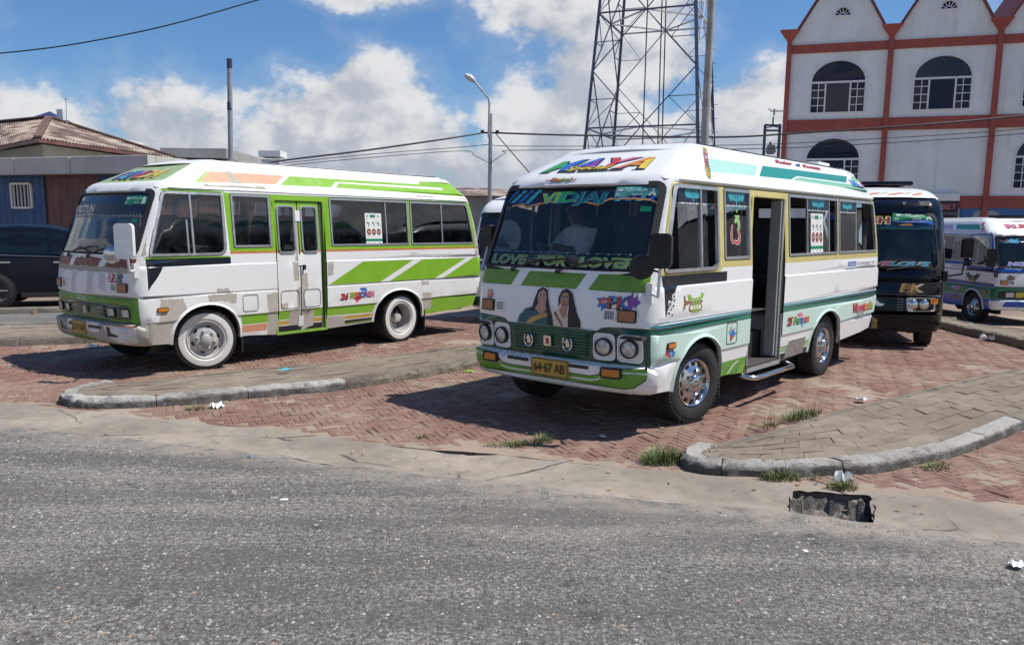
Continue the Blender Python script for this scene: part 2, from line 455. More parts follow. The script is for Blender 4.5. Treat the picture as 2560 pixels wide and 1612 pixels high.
def ground_mats():
    # asphalt: dark binder worn off, pale and ochre stones showing
    m, t, b = new_mat('asphalt')
    P = t.add('ShaderNodeNewGeometry').outputs['Position']
    n1 = t.noise(P, 0.55, 6, 0.6); n2 = t.noise(P, 6.0, 6, 0.65); n3 = t.noise(P, 140, 4, 0.7)
    base = t.mix(t.ramp(n1, 0.3, 0.72), (0.215, 0.205, 0.192), (0.300, 0.283, 0.260))
    base = t.mix(t.ramp(n2, 0.42, 0.75, 0, 0.6), base, (0.195, 0.178, 0.16))
    n4 = t.noise(P, 38, 6, 0.72)
    base = t.mix(t.ramp(n4, 0.40, 0.60, 0.95, 0.0), base, (0.062, 0.061, 0.060)); base = t.mix(t.ramp(n4, 0.52, 0.68, 0, 0.8), base, (0.42, 0.39, 0.35))
    dus = t.vmath('LENGTH', t.vmath('MULTIPLY', t.vmath('SUBTRACT', P, (0.7, 4.95, 0)), (0.42, 0.95, 0)))
    base = t.mix(t.math('MULTIPLY', t.ramp(dus, 0.95, 0.1), t.ramp(n2, 0.3, 0.62, 0, 0.75)), base, (0.29, 0.255, 0.215))
    base = t.mix(t.ramp(n3, 0.38, 0.72, 0, 0.85), base, (0.06, 0.06, 0.061))
    n = t.n.new('ShaderNodeTexVoronoi'); n.inputs['Scale'].default_value = 52; t.l.new(t.vmath('ADD', P, (0.3, .1, 0)), n.inputs['Vector'])
    stone_c = n.outputs['Color']; d = n.outputs['Distance']
    sp = t.add('ShaderNodeSeparateColor'); t.l.new(stone_c, sp.inputs[0])
    isst = t.math('MULTIPLY', t.ramp(sp.outputs[0], 0.50, 0.56), t.ramp(d, 0.42, 0.30))
    sc = t.mix(sp.outputs[1], (0.21, 0.205, 0.195), (0.46, 0.42, 0.36))
    sc = t.mix(t.ramp(sp.outputs[2], 0.90, 0.95), sc, (0.37, 0.26, 0.18))
    col = t.mix(t.math('MULTIPLY', isst, 0.85), base, sc)
    n = t.n.new('ShaderNodeTexVoronoi'); n.inputs['Scale'].default_value = 120; t.l.new(P, n.inputs['Vector'])
    sp2 = t.add('ShaderNodeSeparateColor'); t.l.new(n.outputs['Color'], sp2.inputs[0])
    is2 = t.math('MULTIPLY', t.ramp(sp2.outputs[0], 0.55, 0.62), t.ramp(n.outputs['Distance'], 0.45, 0.3))
    col = t.mix(t.math('MULTIPLY', is2, 0.85), col, t.mix(sp2.outputs[1], (0.12, 0.12, 0.115), (0.46, 0.425, 0.37)))
    road_v = t.n.new('ShaderNodeMapping'); road_v.inputs['Rotation'].default_value = (0, 0, R(20)); road_v.inputs['Scale'].default_value = (0.35, 2.2, 1); t.l.new(P, road_v.inputs[0])
    wear = t.noise(road_v.outputs[0], 1.3, 6, 0.62)
    col = t.mix(t.ramp(wear, 0.38, 0.60, 0.55, 0.0), col, (0.085, 0.083, 0.082)); col = t.mix(t.ramp(wear, 0.52, 0.74, 0.0, 0.28), col, (0.33, 0.305, 0.27))
    dl_ = t.vmath('DOT_PRODUCT', P, (0.33, 0.944, 0)); edge_d = t.math('MULTIPLY', t.ramp(t.math('ADD', dl_, t.math('MULTIPLY', wear, 0.5)), 4.92, 5.42), t.ramp(n2, 0.30, 0.62, 0.10, 0.95))
    col = t.mix(edge_d, col, (0.30, 0.262, 0.222))
    # oil drips
    oil = t.ramp(t.noise(t.vmath('ADD', P, (3, 9, 0)), 2.6, 4, 0.6), 0.62, 0.70, 0, 0.6)
    col = t.mix(oil, col, (0.045, 0.044, 0.045))
    t.put(b.inputs['Base Color'], col); b.inputs['Roughness'].default_value = 0.9; b.inputs['Specular IOR Level'].default_value = 0.2
    bn = t.add('ShaderNodeBump'); bn.inputs['Strength'].default_value = 0.7; bn.inputs['Distance'].default_value = 0.006
    hgt = t.math('ADD', t.math('MULTIPLY', isst, 0.7), t.math('ADD', t.math('MULTIPLY', n4, 1.6), t.math('MULTIPLY', is2, 0.4)))
    t.l.new(hgt, bn.inputs['Height']); t.l.new(bn.outputs[0], b.inputs['Normal'])

    def earth(name, c1, c2, c3, fine=0.6, sc=1.0, crack=0.0, gravel=0.3):
        m, t, b = new_mat(name)
        P = t.add('ShaderNodeNewGeometry').outputs['Position']
        a = t.noise(P, 1.1 * sc, 7, 0.62); c = t.noise(P, 7 * sc, 7, 0.66); e = t.noise(P, 70, 5, 0.7)
        col = t.mix(t.ramp(a, 0.32, 0.68), c1, c2)
        col = t.mix(t.ramp(c, 0.48, 0.78, 0, 0.75), col, c3)
        col = t.mix(t.ramp(e, 0.5, 0.8, 0, 0.5), col, tuple(x * 0.5 for x in c1))
        h = t.math('ADD', t.math('MULTIPLY', e, fine), t.math('MULTIPLY', c, 0.8))
        if gravel:
            n = t.n.new('ShaderNodeTexVoronoi'); n.inputs['Scale'].default_value = 85; t.l.new(P, n.inputs['Vector'])
            sp = t.add('ShaderNodeSeparateColor'); t.l.new(n.outputs['Color'], sp.inputs[0])
            g_ = t.math('MULTIPLY', t.ramp(sp.outputs[0], 0.72, 0.78), t.ramp(n.outputs['Distance'], 0.4, 0.25))
            col = t.mix(t.math('MULTIPLY', g_, gravel), col, t.mix(sp.outputs[1], (0.16, 0.14, 0.12), (0.5, 0.46, 0.40)))
            h = t.math('ADD', h, t.math('MULTIPLY', g_, 0.5))
        if crack:
            v = t.voro(t.vmath('ADD', P, t.vmath('MULTIPLY', t.n.new('ShaderNodeTexNoise').outputs['Color'], (0.25, 0.25, 0))), 0.55, 'DISTANCE_TO_EDGE')
            k = t.math('MULTIPLY', t.ramp(v, 0.007, 0.002), t.ramp(t.noise(P, 1.3, 3, .5), .45, .6))
            col = t.mix(t.math('MULTIPLY', k, crack), col, (0.05, 0.045, 0.04))
            h = t.math('SUBTRACT', h, t.math('MULTIPLY', k, 1.2))
        t.put(b.inputs['Base Color'], col); b.inputs['Roughness'].default_value = 0.92; b.inputs['Specular IOR Level'].default_value = 0.2
        bn = t.add('ShaderNodeBump'); bn.inputs['Strength'].default_value = 0.6; bn.inputs['Distance'].default_value = 0.008
        t.l.new(h, bn.inputs['Height']); t.l.new(bn.outputs[0], b.inputs['Normal'])
        return m
    earth('gutter_concrete', (0.225, 0.195, 0.162), (0.345, 0.300, 0.252), (0.165, 0.142, 0.12), crack=0.8)
    earth('sand', (0.265, 0.208, 0.165), (0.335, 0.268, 0.212), (0.200, 0.152, 0.120))
    earth('far_ground', (0.22, 0.155, 0.13), (0.25, 0.20, 0.165), (0.18, 0.14, 0.12), gravel=0.1)
    earth('mud', (0.10, 0.088, 0.075), (0.17, 0.15, 0.13), (0.06, 0.052, 0.045), fine=1.2)
    earth('lane_asphalt', (0.13, 0.125, 0.12), (0.20, 0.19, 0.175), (0.10, 0.10, 0.10), gravel=0.2)

    def piece(name, cols, dust, dustcol, rough=0.88, fine=55, spread=0.35, moss=None):
        """bricks, slabs, kerbs: every piece its own tone, dust lying in drifts"""
        m, t, b = new_mat(name)
        geo = t.add('ShaderNodeNewGeometry'); P = geo.outputs['Position']
        oi = t.add('ShaderNodeObjectInfo')
        r = t.math('FRACT', t.math('ADD', geo.outputs['Random Per Island'], oi.outputs['Random']))
        r2 = t.math('FRACT', t.math('MULTIPLY', r, 7.31))
        col = t.mix(r, cols[0], cols[1]); col = t.mix(t.math('MULTIPLY', r2, spread), col, cols[2])
        e = t.noise(P, fine, 6, 0.68); c = t.noise(P, 12, 5, 0.6)
        col = t.mix(t.ramp(e, 0.45, 0.75, 0, 0.5), col, tuple(x * 0.55 for x in cols[0]))
        d1 = t.noise(P, 0.75, 6, 0.62); d2 = t.noise(P, 5.5, 6, 0.68)
        dd = t.ramp(t.math('ADD', t.math('MULTIPLY', d1, 0.6), t.math('MULTIPLY', d2, 0.5)), 0.47, 0.74, 0, dust)
        col = t.mix(dd, col, dustcol)
        if name == 'kerb_white':       # splashed road dirt on the foot of the stones
            sz = t.add('ShaderNodeSeparateXYZ'); t.l.new(P, sz.inputs[0]); col = t.mix(t.math('MULTIPLY', t.ramp(sz.outputs[2], 0.088, 0.055), t.ramp(d2, 0.25, 0.55, 0.35, 0.9)), col, (0.075, 0.069, 0.062))
        if moss: col = t.mix(t.ramp(t.noise(P, 2.2, 6, 0.65), 0.5, 0.75, 0, 0.75), col, moss)
        t.put(b.inputs['Base Color'], col); b.inputs['Roughness'].default_value = rough; b.inputs['Specular IOR Level'].default_value = 0.25
        bn = t.add('ShaderNodeBump'); bn.inputs['Strength'].default_value = 0.9 if fine < 50 else 0.5; bn.inputs['Distance'].default_value = 0.02 if fine < 50 else 0.006
        hh = t.math('ADD', e, c)
        if fine < 50: hh = t.math('ADD', hh, t.math('MULTIPLY', t.ramp(t.voro(P, 34), 0.0, 0.3), 0.5))
        t.l.new(hh, bn.inputs['Height']); t.l.new(bn.outputs[0], b.inputs['Normal'])
    piece('brick', ((0.195, 0.103, 0.083), (0.250, 0.140, 0.112), (0.135, 0.078, 0.068)), 0.95, (0.300, 0.232, 0.178), spread=0.55)
    piece('slab', ((0.185, 0.148, 0.115), (0.235, 0.192, 0.15), (0.15, 0.125, 0.10)), 0.95, (0.275, 0.235, 0.188), moss=(0.125, 0.105, 0.082))
    piece('kerb', ((0.185, 0.162, 0.135), (0.235, 0.205, 0.17), (0.13, 0.115, 0.095)), 0.6, (0.30, 0.25, 0.195), fine=40, moss=(0.085, 0.075, 0.06))
    piece('kerb_white', ((0.37, 0.36, 0.34), (0.44, 0.43, 0.405), (0.30, 0.285, 0.265)), 0.75, (0.25, 0.225, 0.195), fine=30, moss=(0.095, 0.09, 0.083))
ground_mats()

def smooth_path(pts, step=0.06):
    P = [Vector((*p, 0)) for p in pts]; out = []
    for i in range(len(P) - 1):
        a, b, c, d = P[max(i - 1, 0)], P[i], P[i + 1], P[min(i + 2, len(P) - 1)]
        k = max(2, int((c - b).length / step))
        for j in range(k):
            t = j / k
            out.append(0.5 * ((2 * b) + (c - a) * t + (2 * a - 5 * b + 4 * c - d) * t * t + (3 * b - a - 3 * c + d) * t ** 3))
    out.append(P[-1])
    # even spacing
    L = [0.0]
    for i in range(1, len(out)): L.append(L[-1] + (out[i] - out[i - 1]).length)
    n = max(2, int(L[-1] / step)); res = []; k = 0
    for i in range(n + 1):
        s = L[-1] * i / n
        while k < len(L) - 2 and L[k + 1] < s: k += 1
        f = (s - L[k]) / max(1e-9, L[k + 1] - L[k])
        res.append(out[k].lerp(out[k + 1], f))
    return [(p.x, p.y) for p in res]

ASPH = [(-30, 17.3), (-12, 10.05), (-6.6, 7.88), (-4.49, 7.02), (-4.07, 6.85), (-3.12, 6.54), (-2.57, 6.36), (-1.84, 6.11), (-1.41, 5.90), (-0.81, 5.72), (-0.23, 5.50), (0.31, 5.37), (0.81, 5.16), (1.22, 5.05), (1.74, 4.93), (2.15, 4.74), (2.62, 4.55), (2.91, 4.43), (5.2, 3.5), (12, 0.8), (40, -10)]
BRICK = [(-30, 18.6), (-12, 11.0), (-6.6, 8.55), (-5.04, 7.91), (-4.39, 7.70), (-3.33, 7.33), (-2.34, 6.98), (-1.61, 6.70), (-1.37, 6.63), (-0.91, 6.43), (-0.45, 6.26), (-0.01, 6.17), (0.41, 6.04), (1.0, 5.83), (1.6, 5.58), (2.44, 5.27), (3.3, 5.02), (5.4, 4.2), (12, 1.7), (40, -8.5)]
asph_s = smooth_path(ASPH, 0.07); brick_s = smooth_path(BRICK, 0.10)
asph_s = [(x, y + 0.05 * FB(x, y, 2.2, 77, 4)) for x, y in asph_s]; gut_s = [(x, y + 0.03 * FB(x, y, 3, 78, 3)) for x, y in brick_s]
DRAIN = [(1.76, 4.96), (2.21, 4.79), (2.40, 5.27), (1.91, 5.37)]
def y_on(path, x):
    for i in range(len(path) - 1):
        if path[i][0] <= x <= path[i + 1][0]:
            f = (x - path[i][0]) / max(1e-9, path[i + 1][0] - path[i][0]); return path[i][1] + f * (path[i + 1][1] - path[i][1])
    return path[0][1] if x < path[0][0] else path[-1][1]
def asphalt_z(x, y):
    d = y_on(ASPH, x) - y
    return 0.012 + 0.010 * FB(x, y, 0.5, 3) + 0.005 * N2(x, y, 3.1, 9) + (0.006 * N2(x, y, 14, 4) if d < 0.6 else 0) + 0.02 * min(1, max(0, d / 2.5))
def sand_level(x, y):
    d = y - y_on(BRICK, x)
    a = FB(x, y, 0.9, 31, 4)
    edge = max(0, 1 - d / 0.35) * 0.5
    right = 0.62 * max(0, 1 - abs(y - 5.7) / 1.0) * max(0, min(1, (x - 2.0) / .5))
    return -0.0065 + 0.016 * max(0, a * 1.25 + edge + right - 0.27) + 0.002 * N2(x, y, 9, 5)
def gutter_z(x, y):
    e0, e1 = y_on(ASPH, x), y_on(BRICK, x); t = (y - e0) / max(0.05, e1 - e0)
    z = 0.002 + 0.018 * FB(x, y, 1.6, 5, 4) + 0.012 * N2(x, y, 7, 8) - 0.018 * math.sin(math.pi * min(1, max(0, t))) - 0.034 * min(1, max(0, (t - .72) / .28)) * max(0, .10 + 1.9 * N2(x, y, 3.6, 21)) * math.exp(-((x + .3) / 1.0) ** 2)
    k = min(1, max(0, (t - .78) / .20)); k = k * k * (3 - 2 * k) * (1 - 0.9 * math.exp(-((x + .3) / 0.8) ** 2))     # runs out level with the paving
    return z * (1 - k) + (brick_z(x, y) + sand_level(x, y) + 0.0015) * k
def brick_z(x, y):
    return gz(x, y) + 0.012 * FB(x, y, 0.45, 11) + 0.004 * N2(x, y, 2.4, 2)

def sheet(name, outline, zf, mat, grid, holes=(), extra=(), label=None, parent=None):
    uv, tr, _ = cdt(outline, holes, grid=grid, extra=extra)
    o = mesh_obj(name, [(u, v, zf(u, v)) for u, v in uv], tr, mat, parent, smooth=60)
    if parent is None: tag(o, kind='structure')
    return o

# far ground to the horizon, with a dip under the open drain
xs = [-900, -400, -200, -100, -60, -40, -30] + list(np.arange(-24, 24.1, 1.0)) + [30, 40, 60, 100, 200, 400, 900]
ys = [-900, -300, -100, -40, -20, -10] + list(np.arange(-4, 40.1, 1.0)) + [48, 60, 80, 120, 200, 400, 900]
xs = sorted(set([float(a) for a in xs] + list(np.arange(0.5, 4, 0.25)))); ys = sorted(set([float(a) for a in ys] + list(np.arange(3.5, 7, 0.25))))
gv = [(x, y, gz(x, y) - 0.05 - 0.65 * math.exp(-(((x - 2.07) / 0.75) ** 2 + ((y - 5.1) / 0.75) ** 2) ** 2)) for y in ys for x in xs]
nx = len(xs)
tag(mesh_obj('ground', gv, [(j * nx + i, j * nx + i + 1, (j + 1) * nx + i + 1, (j + 1) * nx + i) for j in range(len(ys) - 1) for i in range(nx - 1)], 'far_ground', smooth=80), 'bare trodden ground reaching back to the buildings', kind='structure')

# asphalt road in front
oa = [p for p in asph_s] + [(40, -40), (-30, -40)]
near_pts = [(rnd.uniform(-5, 5), rnd.uniform(2.2, 7)) for _ in range(2500)]
near_pts = [p for p in near_pts if p[1] < y_on(ASPH, p[0]) - .05]
road = sheet('road', oa, asphalt_z, 'asphalt', (1.1, 1.1), extra=near_pts)
tag(road, 'worn grey asphalt road with pale stones showing in the foreground')
# concrete gutter strip between road and paving, broken open at the drain
og = [p for p in asph_s] + [p for p in reversed(brick_s)]
gp = []
for _ in range(9000):
    x = rnd.uniform(-7, 5.5); a, b_ = y_on(ASPH, x), y_on(BRICK, x); gp.append((x, rnd.uniform(a + .03, b_ - .03)))
gutter = sheet('gutter', [(x, y - 0.03) for x, y in asph_s] + [(x, y + 0.05) for x, y in reversed(gut_s)], gutter_z, 'gutter_concrete', None, holes=[jag(DRAIN, 0.012, 0.05, 3)], extra=[p for p in gp if not inside(np.array([p]), inset(DRAIN, -0.02))[0]])
tag(gutter, 'cracked sandy concrete gutter strip along the road edge')

# open drain: broken pit with rubble
d = empty('open_drain', (2.07, 5.09, 0))
tag(d, 'open broken drain hole in the gutter beside the kerb', 'drain')
pit = MB(); seg = jag(DRAIN, 0.015, 0.06, 3)
rows_ = [(0.0, 0.012), (-0.10, 0.02), (-0.22, 0.035), (-0.40, 0.03)]
vv = []; cx_, cy_ = 2.07, 5.09
for z, ov in rows_:
    for (x, y) in seg:
        dx_, dy_ = x - cx_, y - cy_; L = math.hypot(dx_, dy_); q = 1 + (ov + 0.03 * N2(x * 9, y * 9, 1, z * 8)) / L
        vv.append((dx_ * q, dy_ * q, z + 0.012 * N2(x, y, 20, z)))
n_ = len(seg)
pit.add(vv, [(r_ * n_ + i, r_ * n_ + (i + 1) % n_, (r_ + 1) * n_ + (i + 1) % n_, (r_ + 1) * n_ + i) for r_ in range(len(rows_) - 1) for i in range(n_)])
pit.add(vv[-n_:], [tuple(range(n_))])
pit.build('pit_wall', 'mud', d, smooth=40)
# crumbling rear wall and fallen rubble filling the back of the hole
pmat('drain_rubble', (0.17, 0.152, 0.13), 0.95, var=0.45, vscale=22, bump=0.9, bscale=55)
lump = MB(); nu_, nv_ = 30, 14; gl = []
c00, c10, c11, c01 = [Vector(p) for p in (DRAIN[0], DRAIN[1], DRAIN[2], DRAIN[3])]
for j in range(nv_ + 1):
    t_ = j / nv_
    for i in range(nu_ + 1):
        u = i / nu_; p = c00.lerp(c10, u).lerp(c01.lerp(c11, u), t_)
        st = math.floor((t_ * 3.2 + .5 * N2(p.x, p.y, 6, 2)))          # ledges
        z = -0.27 + 0.080 * st + 0.055 * FB(p.x, p.y, 11, 4, 4) - (0.10 if u > .82 and t_ < .8 else 0)
        gl.append((p.x - cx_, p.y - cy_, min(z, -0.012)))
lump.add(gl, [(j * (nu_ + 1) + i, j * (nu_ + 1) + i + 1, (j + 1) * (nu_ + 1) + i + 1, (j + 1) * (nu_ + 1) + i) for j in range(nv_) for i in range(nu_)])
mesh_obj('rubble', lump.v, lump.f, 'drain_rubble', d)['kind'] = 'stuff'

# ------------------------------------------------------------------ traffic islands
def offset_path(path, d):
    out = []
    for i, p in enumerate(path):
        a, b = Vector(path[max(0, i - 1)]), Vector(path[min(len(path) - 1, i + 1)])
        t = (b - a).normalized(); out.append((p[0] - t.y * d, p[1] + t.x * d))
    return out

def kerb_run(parent, path, width, top, piece, mats, worn=0.008, bot=-0.06, lat=1, seed=1):
    """row of kerb stones along a path; inner edge lies 'width' to the left (lat=1) or right (lat=-1)"""
    q = random.Random(seed)
    inn = offset_path(path, width * lat); n = len(path)
    step = math.dist(path[0], path[1]); k = max(3, int(piece / step)); i = 0; cnt = 0
    while i < n - 1:
        kk = max(3, int(k * q.uniform(0.85, 1.15))); j = min(n - 1, i + kk)
        if n - 1 - j < k * 0.5: j = n - 1
        vs = []; idx = list(range(i, j + 1)); m_ = len(idx)
        tl = q.uniform(-0.008, 0.008)
        for a, ii in enumerate(idx):
            e = 0.010 if a in (0, m_ - 1) else 0.0
            f = a / (m_ - 1)
            p0 = Vector(path[ii]); p1 = Vector(inn[ii])
            t_ = (Vector(path[min(n - 1, ii + 1)]) - Vector(path[max(0, ii - 1)])).normalized()
            sh = t_ * (0.004 if a == 0 else -0.004 if a == m_ - 1 else 0)
            base = gz(*path[ii])
            for (s, z, bv) in ((0.0, bot, 0), (0.02, top * 0.55, 0), (0.10, top - 0.022, 1), (0.30, top, 1), (1.0, top, 1), (1.0, bot, 0)):
                p = p0.lerp(p1, s) + sh
                w_ = worn * (0.5 * FB(p.x, p.y + s, 4, seed, 2) + 0.75 * FB(p.x, p.y + s, 17, seed + z * 3, 3)) * (1.3 if bv else 1.0)
                nrm = (p0 - p1).normalized()
                p = p + nrm * w_ * 1.3
                vs.append((p.x, p.y, base + z + (tl * (1 if bv else 0)) + w_ * (1 if bv else 0) - e * bv))
        fs = []
        for a in range(m_ - 1):
            for c in range(5): fs.append((a * 6 + c, a * 6 + c + 1, (a + 1) * 6 + c + 1, (a + 1) * 6 + c))
        fs += [tuple(range(5, -1, -1)), tuple((m_ - 1) * 6 + c for c in range(6))]
        mt = mats(cnt, i / n) if callable(mats) else mats
        o = mesh_obj('kerb_stone', vs, fs, mt, parent, smooth=35)
        bm = bmesh.new(); bm.from_mesh(o.data); bmesh.ops.recalc_face_normals(bm, faces=bm.faces); bm.to_mesh(o.data); bm.free(); finish(o.data, 35)
        i = j; cnt += 1

def slab_field(parent, front, back, zf, zb, rows, length, seed=3, thick=0.05, name='paving_slab'):
    """slabs laid in rows between two edges"""
    q = random.Random(seed)
    n = 400
    def samp(path, t):
        s = t * (len(path) - 1); i = min(len(path) - 2, int(s)); return Vector(path[i]).lerp(Vector(path[i + 1]), s - i)
    Lt = sum(math.dist(front[i], front[i + 1]) for i in range(len(front) - 1))
    cols = max(2, int(Lt / length))
    for r_ in range(rows):
        off = (r_ % 2) * 0.5 + q.uniform(-.08, .08)
        for c in range(-1, cols + 1):
            t0 = (c + off) / cols; t1 = (c + 1 + off) / cols
            t0, t1 = max(0, t0), min(1, t1)
            if t1 - t0 < 0.15 / cols: continue
            g_ = 0.003
            s0, s1 = r_ / rows, (r_ + 1) / rows
            vs = []; tz = q.uniform(-.003, .003); tx = q.uniform(-.004, .004); ty = q.uniform(-.004, .004)
            for (t, s, a, b) in ((t0, s0, -1, -1), (t1, s0, 1, -1), (t1, s1, 1, 1), (t0, s1, -1, 1)):
                f, k = samp(front, t), samp(back, t); p = f.lerp(k, s)
                tv = (samp(front, min(1, t + .01)) - samp(front, max(0, t - .01))).normalized(); nv = (k - f).normalized()
                p = p - tv * a * g_ - nv * b * g_
                vs.append((p.x, p.y, gz(p.x, p.y) + zf + (zb - zf) * s + tz + tx * a + ty * b))
            vs = vs + [(x, y, z - thick) for x, y, z in vs]
            mesh_obj(name, vs, [(0, 1, 2, 3), (0, 4, 5, 1), (1, 5, 6, 2), (2, 6, 7, 3), (3, 7, 4, 0)], 'slab', parent)

def island(name, label, front, back, zf, zb, rows, length, kerb_w, piece, mats, seed, tip=True, back_kerb=True, worn=0.008, side=1):
    """raised traffic island: earth core, kerb stones round it, slabs on top"""
    f = smooth_path(front, 0.035); b = smooth_path(back, 0.07)
    core = [*f, *reversed(b)]
    fi = offset_path(f, kerb_w * side); bi = offset_path(b, -0.10 * side) if back_kerb else b
    uv, tr, _ = cdt([*fi, *reversed(bi)], grid=(0.4, 0.4))
    root = mesh_obj(name, [(u, v, gz(u, v) + min(zf, zb) - 0.035) for u, v in uv], tr, 'sand')
    tag(root, label, kind='structure')
    kerb_run(root, f, kerb_w, zf, piece, mats, worn=worn, seed=seed, lat=side)
    if back_kerb: kerb_run(root, b, 0.10, zb, 0.9, 'kerb', worn=0.004, seed=seed + 5, lat=-side)
    slab_field(root, fi, bi, zf - 0.006, zb - 0.004, rows, length, seed)
    return core

ISL = []
ISL.append(island('traffic_island', 'narrow paved island with chipped white painted kerb between the two front minibuses',
    [(-4.33, 8.62), (-4.47, 8.36), (-4.50, 8.02), (-4.36, 7.80), (-4.08, 7.65), (-3.54, 7.71), (-3.08, 7.94), (-2.84, 8.12), (-2.20, 8.48), (-1.75, 8.78), (-0.81, 9.74), (-0.30, 10.5), (1.2, 12.6), (3.0, 15.0)],
    [(-4.33, 8.62), (-4.20, 8.80), (-4.11, 8.86), (-3.27, 9.61), (-2.15, 10.40), (-0.9, 11.6), (0.6, 13.4), (2.2, 15.6)],
    0.105, 0.050, 4, 0.38, 0.15, 1.0, lambda c, t: 'kerb_white' if t < 0.29 else 'kerb', 21, worn=0.016))
ISL.append(island('traffic_island', 'broad slab paved island with rounded white kerb beside the open drain',
    [(1.50, 6.34), (1.33, 6.12), (1.27, 5.93), (1.36, 5.77), (1.57, 5.68), (1.89, 5.68), (2.08, 5.70), (2.62, 5.79), (2.97, 5.95), (3.48, 6.25), (4.01, 6.67), (4.64, 7.23), (6.2, 8.6), (9.0, 11.0)],
    [(1.50, 6.34), (1.72, 6.52), (2.59, 7.27), (3.62, 8.17), (4.63, 8.97), (5.5, 9.68), (6.76, 10.72), (8.2, 12.0)],
    0.10, 0.040, 6, 0.36, 0.15, 0.85, lambda c, t: 'kerb_white' if t < 0.36 else 'kerb', 33, worn=0.016))
ISL.append(island('traffic_island', 'straight kerbed island behind the front of the patched minibus',
    [(-16, 8.4), (-11, 10.27), (-7.34, 11.63), (-6.13, 12.08), (-3.5, 13.06), (-1.5, 13.8)], [(-17, 10.0), (-12, 11.87), (-8.34, 13.23), (-7.27, 13.65), (-4.2, 14.8), (-2.2, 15.6)],
    0.13, 0.12, 3, 0.6, 0.15, 1.0, 'kerb', 44, worn=0.005))
ISL.append(island('traffic_island', 'curved kerbed island in front of the blue and white minibus',
    [(8.9, 17.6), (8.72, 16.9), (8.56, 16.2), (8.46, 15.4), (8.42, 14.7), (8.36, 14.0), (8.25, 13.1), (8.0, 12.0)], [(9.6, 17.6), (9.2, 16.9), (9.18, 16.2), (9.38, 15.5), (9.7, 14.8), (10.0, 14.0), (10.1, 13.1), (9.9, 11.8)],
    0.15, 0.14, 2, 0.5, 0.14, 0.9, 'kerb', 55, worn=0.004, side=1))
# lane behind and the kerb of the car's bay
lane = sheet('road', [(-22, 8.2), (-17, 10.05), (-8.34, 13.28), (-7.27, 13.7), (-2.2, 15.65), (-1.9, 18.6), (-8.99, 16.18), (-9.85, 15.66), (-22, 11.0)], lambda x, y: gz(x, y) + 0.008 + 0.006 * FB(x, y, .6, 2), 'lane_asphalt', (0.8, 0.8))
tag(lane, 'grey lane between the far kerbs')
kb = empty('kerb', (0, 0, 0)); tag(kb, 'low kerb in front of the dark parked car', 'kerb')
kerb_run(kb, smooth_path([(-18, 12.6), (-9.85, 15.69), (-8.99, 16.05), (-4, 18.0)], 0.12), 0.16, 0.12, 1.1, 'kerb', worn=0.004, seed=8)

# ------------------------------------------------------------------ brick paving
def in_isl(x, y):
    p = np.array([(x, y)])
    return any(inside(p, c)[0] for c in ISL)
pave = [p for p in brick_s if -14 < p[0] < 13] + [(15, 4), (16, 19), (4, 21), (-6, 19.5), (-16, 14.0)]
bed_pts = []
for _ in range(16000):
    y = rnd.uniform(4.6, 14); x = rnd.uniform(-.75 * y - .6, .75 * y + .6)
    bed_pts.append((x, y))
bed_pts = [p for p in bed_pts if p[1] > y_on(BRICK, p[0]) + .02]
paving = sheet('brick_paving', pave, lambda x, y: brick_z(x, y) + sand_level(x, y), 'sand', (0.6, 0.6), extra=bed_pts)
tag(paving, 'red herringbone brick paving of the bus yard with sand in the joints')
BL_, BW_ = 0.198, 0.066
ang = R(24); ca, sa = math.cos(ang), math.sin(ang)
cand = []
for a in range(-235, 235):
    for b in range(-150, 170):
        m_ = (a - b) % 6
        if m_ == 0: cx, cy, hz = (a + 1.5) * BW_, (b + .5) * BW_, 1
        elif m_ == 5: cx, cy, hz = (a + .5) * BW_, (b + 1.5) * BW_, 0
        else: continue
        X, Y = cx * ca - cy * sa + 0.5, cx * sa + cy * ca + 9.5
        if 4.0 < Y < 16.5 and abs(X) < 0.70 * Y + 0.6: cand.append((X, Y, ang + (0 if hz else math.pi / 2)))
arr = np.array([(c[0], c[1]) for c in cand])
ok = inside(arr, pave)
for c in ISL: ok &= ~inside(arr, inset([tuple(p) for p in c], 0.08))
lane_poly = np.array([(-22, 8.2), (-17, 10.05), (-8.34, 13.28), (-7.27, 13.7), (-2.2, 15.65), (-1.9, 18.6), (-8.99, 16.18), (-9.85, 15.66), (-22, 11.0)])
ok &= ~inside(arr, lane_poly)
cand = [c for c, k in zip(cand, ok) if k]
cand = [c for c in cand if c[1] > y_on(BRICK, c[0]) + 0.115]
for i in range(len(brick_s) - 3):                    # border course along the gutter
    p, q_ = brick_s[i], brick_s[i + 2]
    if i % 2 == 0 and -7 < p[0] < 5 and rnd.random() < .93: cand.append(((p[0] + q_[0]) / 2, (p[1] + q_[1]) / 2 + .055, math.atan2(q_[1] - p[1], q_[0] - p[0])))
def brick_verts(l, w_, h_=0.03, ch=0.006):
    x, y = l / 2 - 0.0025, w_ / 2 - 0.0025
    return [(-x, -y, -h_), (x, -y, -h_), (x, y, -h_), (-x, y, -h_), (-x, -y, -ch), (x, -y, -ch), (x, y, -ch), (-x, y, -ch), (-x + ch, -y + ch, 0), (x - ch, -y + ch, 0), (x - ch, y - ch, 0), (-x + ch, y - ch, 0)]
bfaces = [(0, 1, 5, 4), (1, 2, 6, 5), (2, 3, 7, 6), (3, 0, 4, 7), (4, 5, 9, 8), (5, 6, 10, 9), (6, 7, 11, 10), (7, 4, 8, 11), (8, 9, 10, 11)]
bme = bpy.data.meshes.new('brick'); bme.from_pydata(brick_verts(BL_, BW_), [], bfaces); bme.materials.append(MATS['brick']); bme.update()
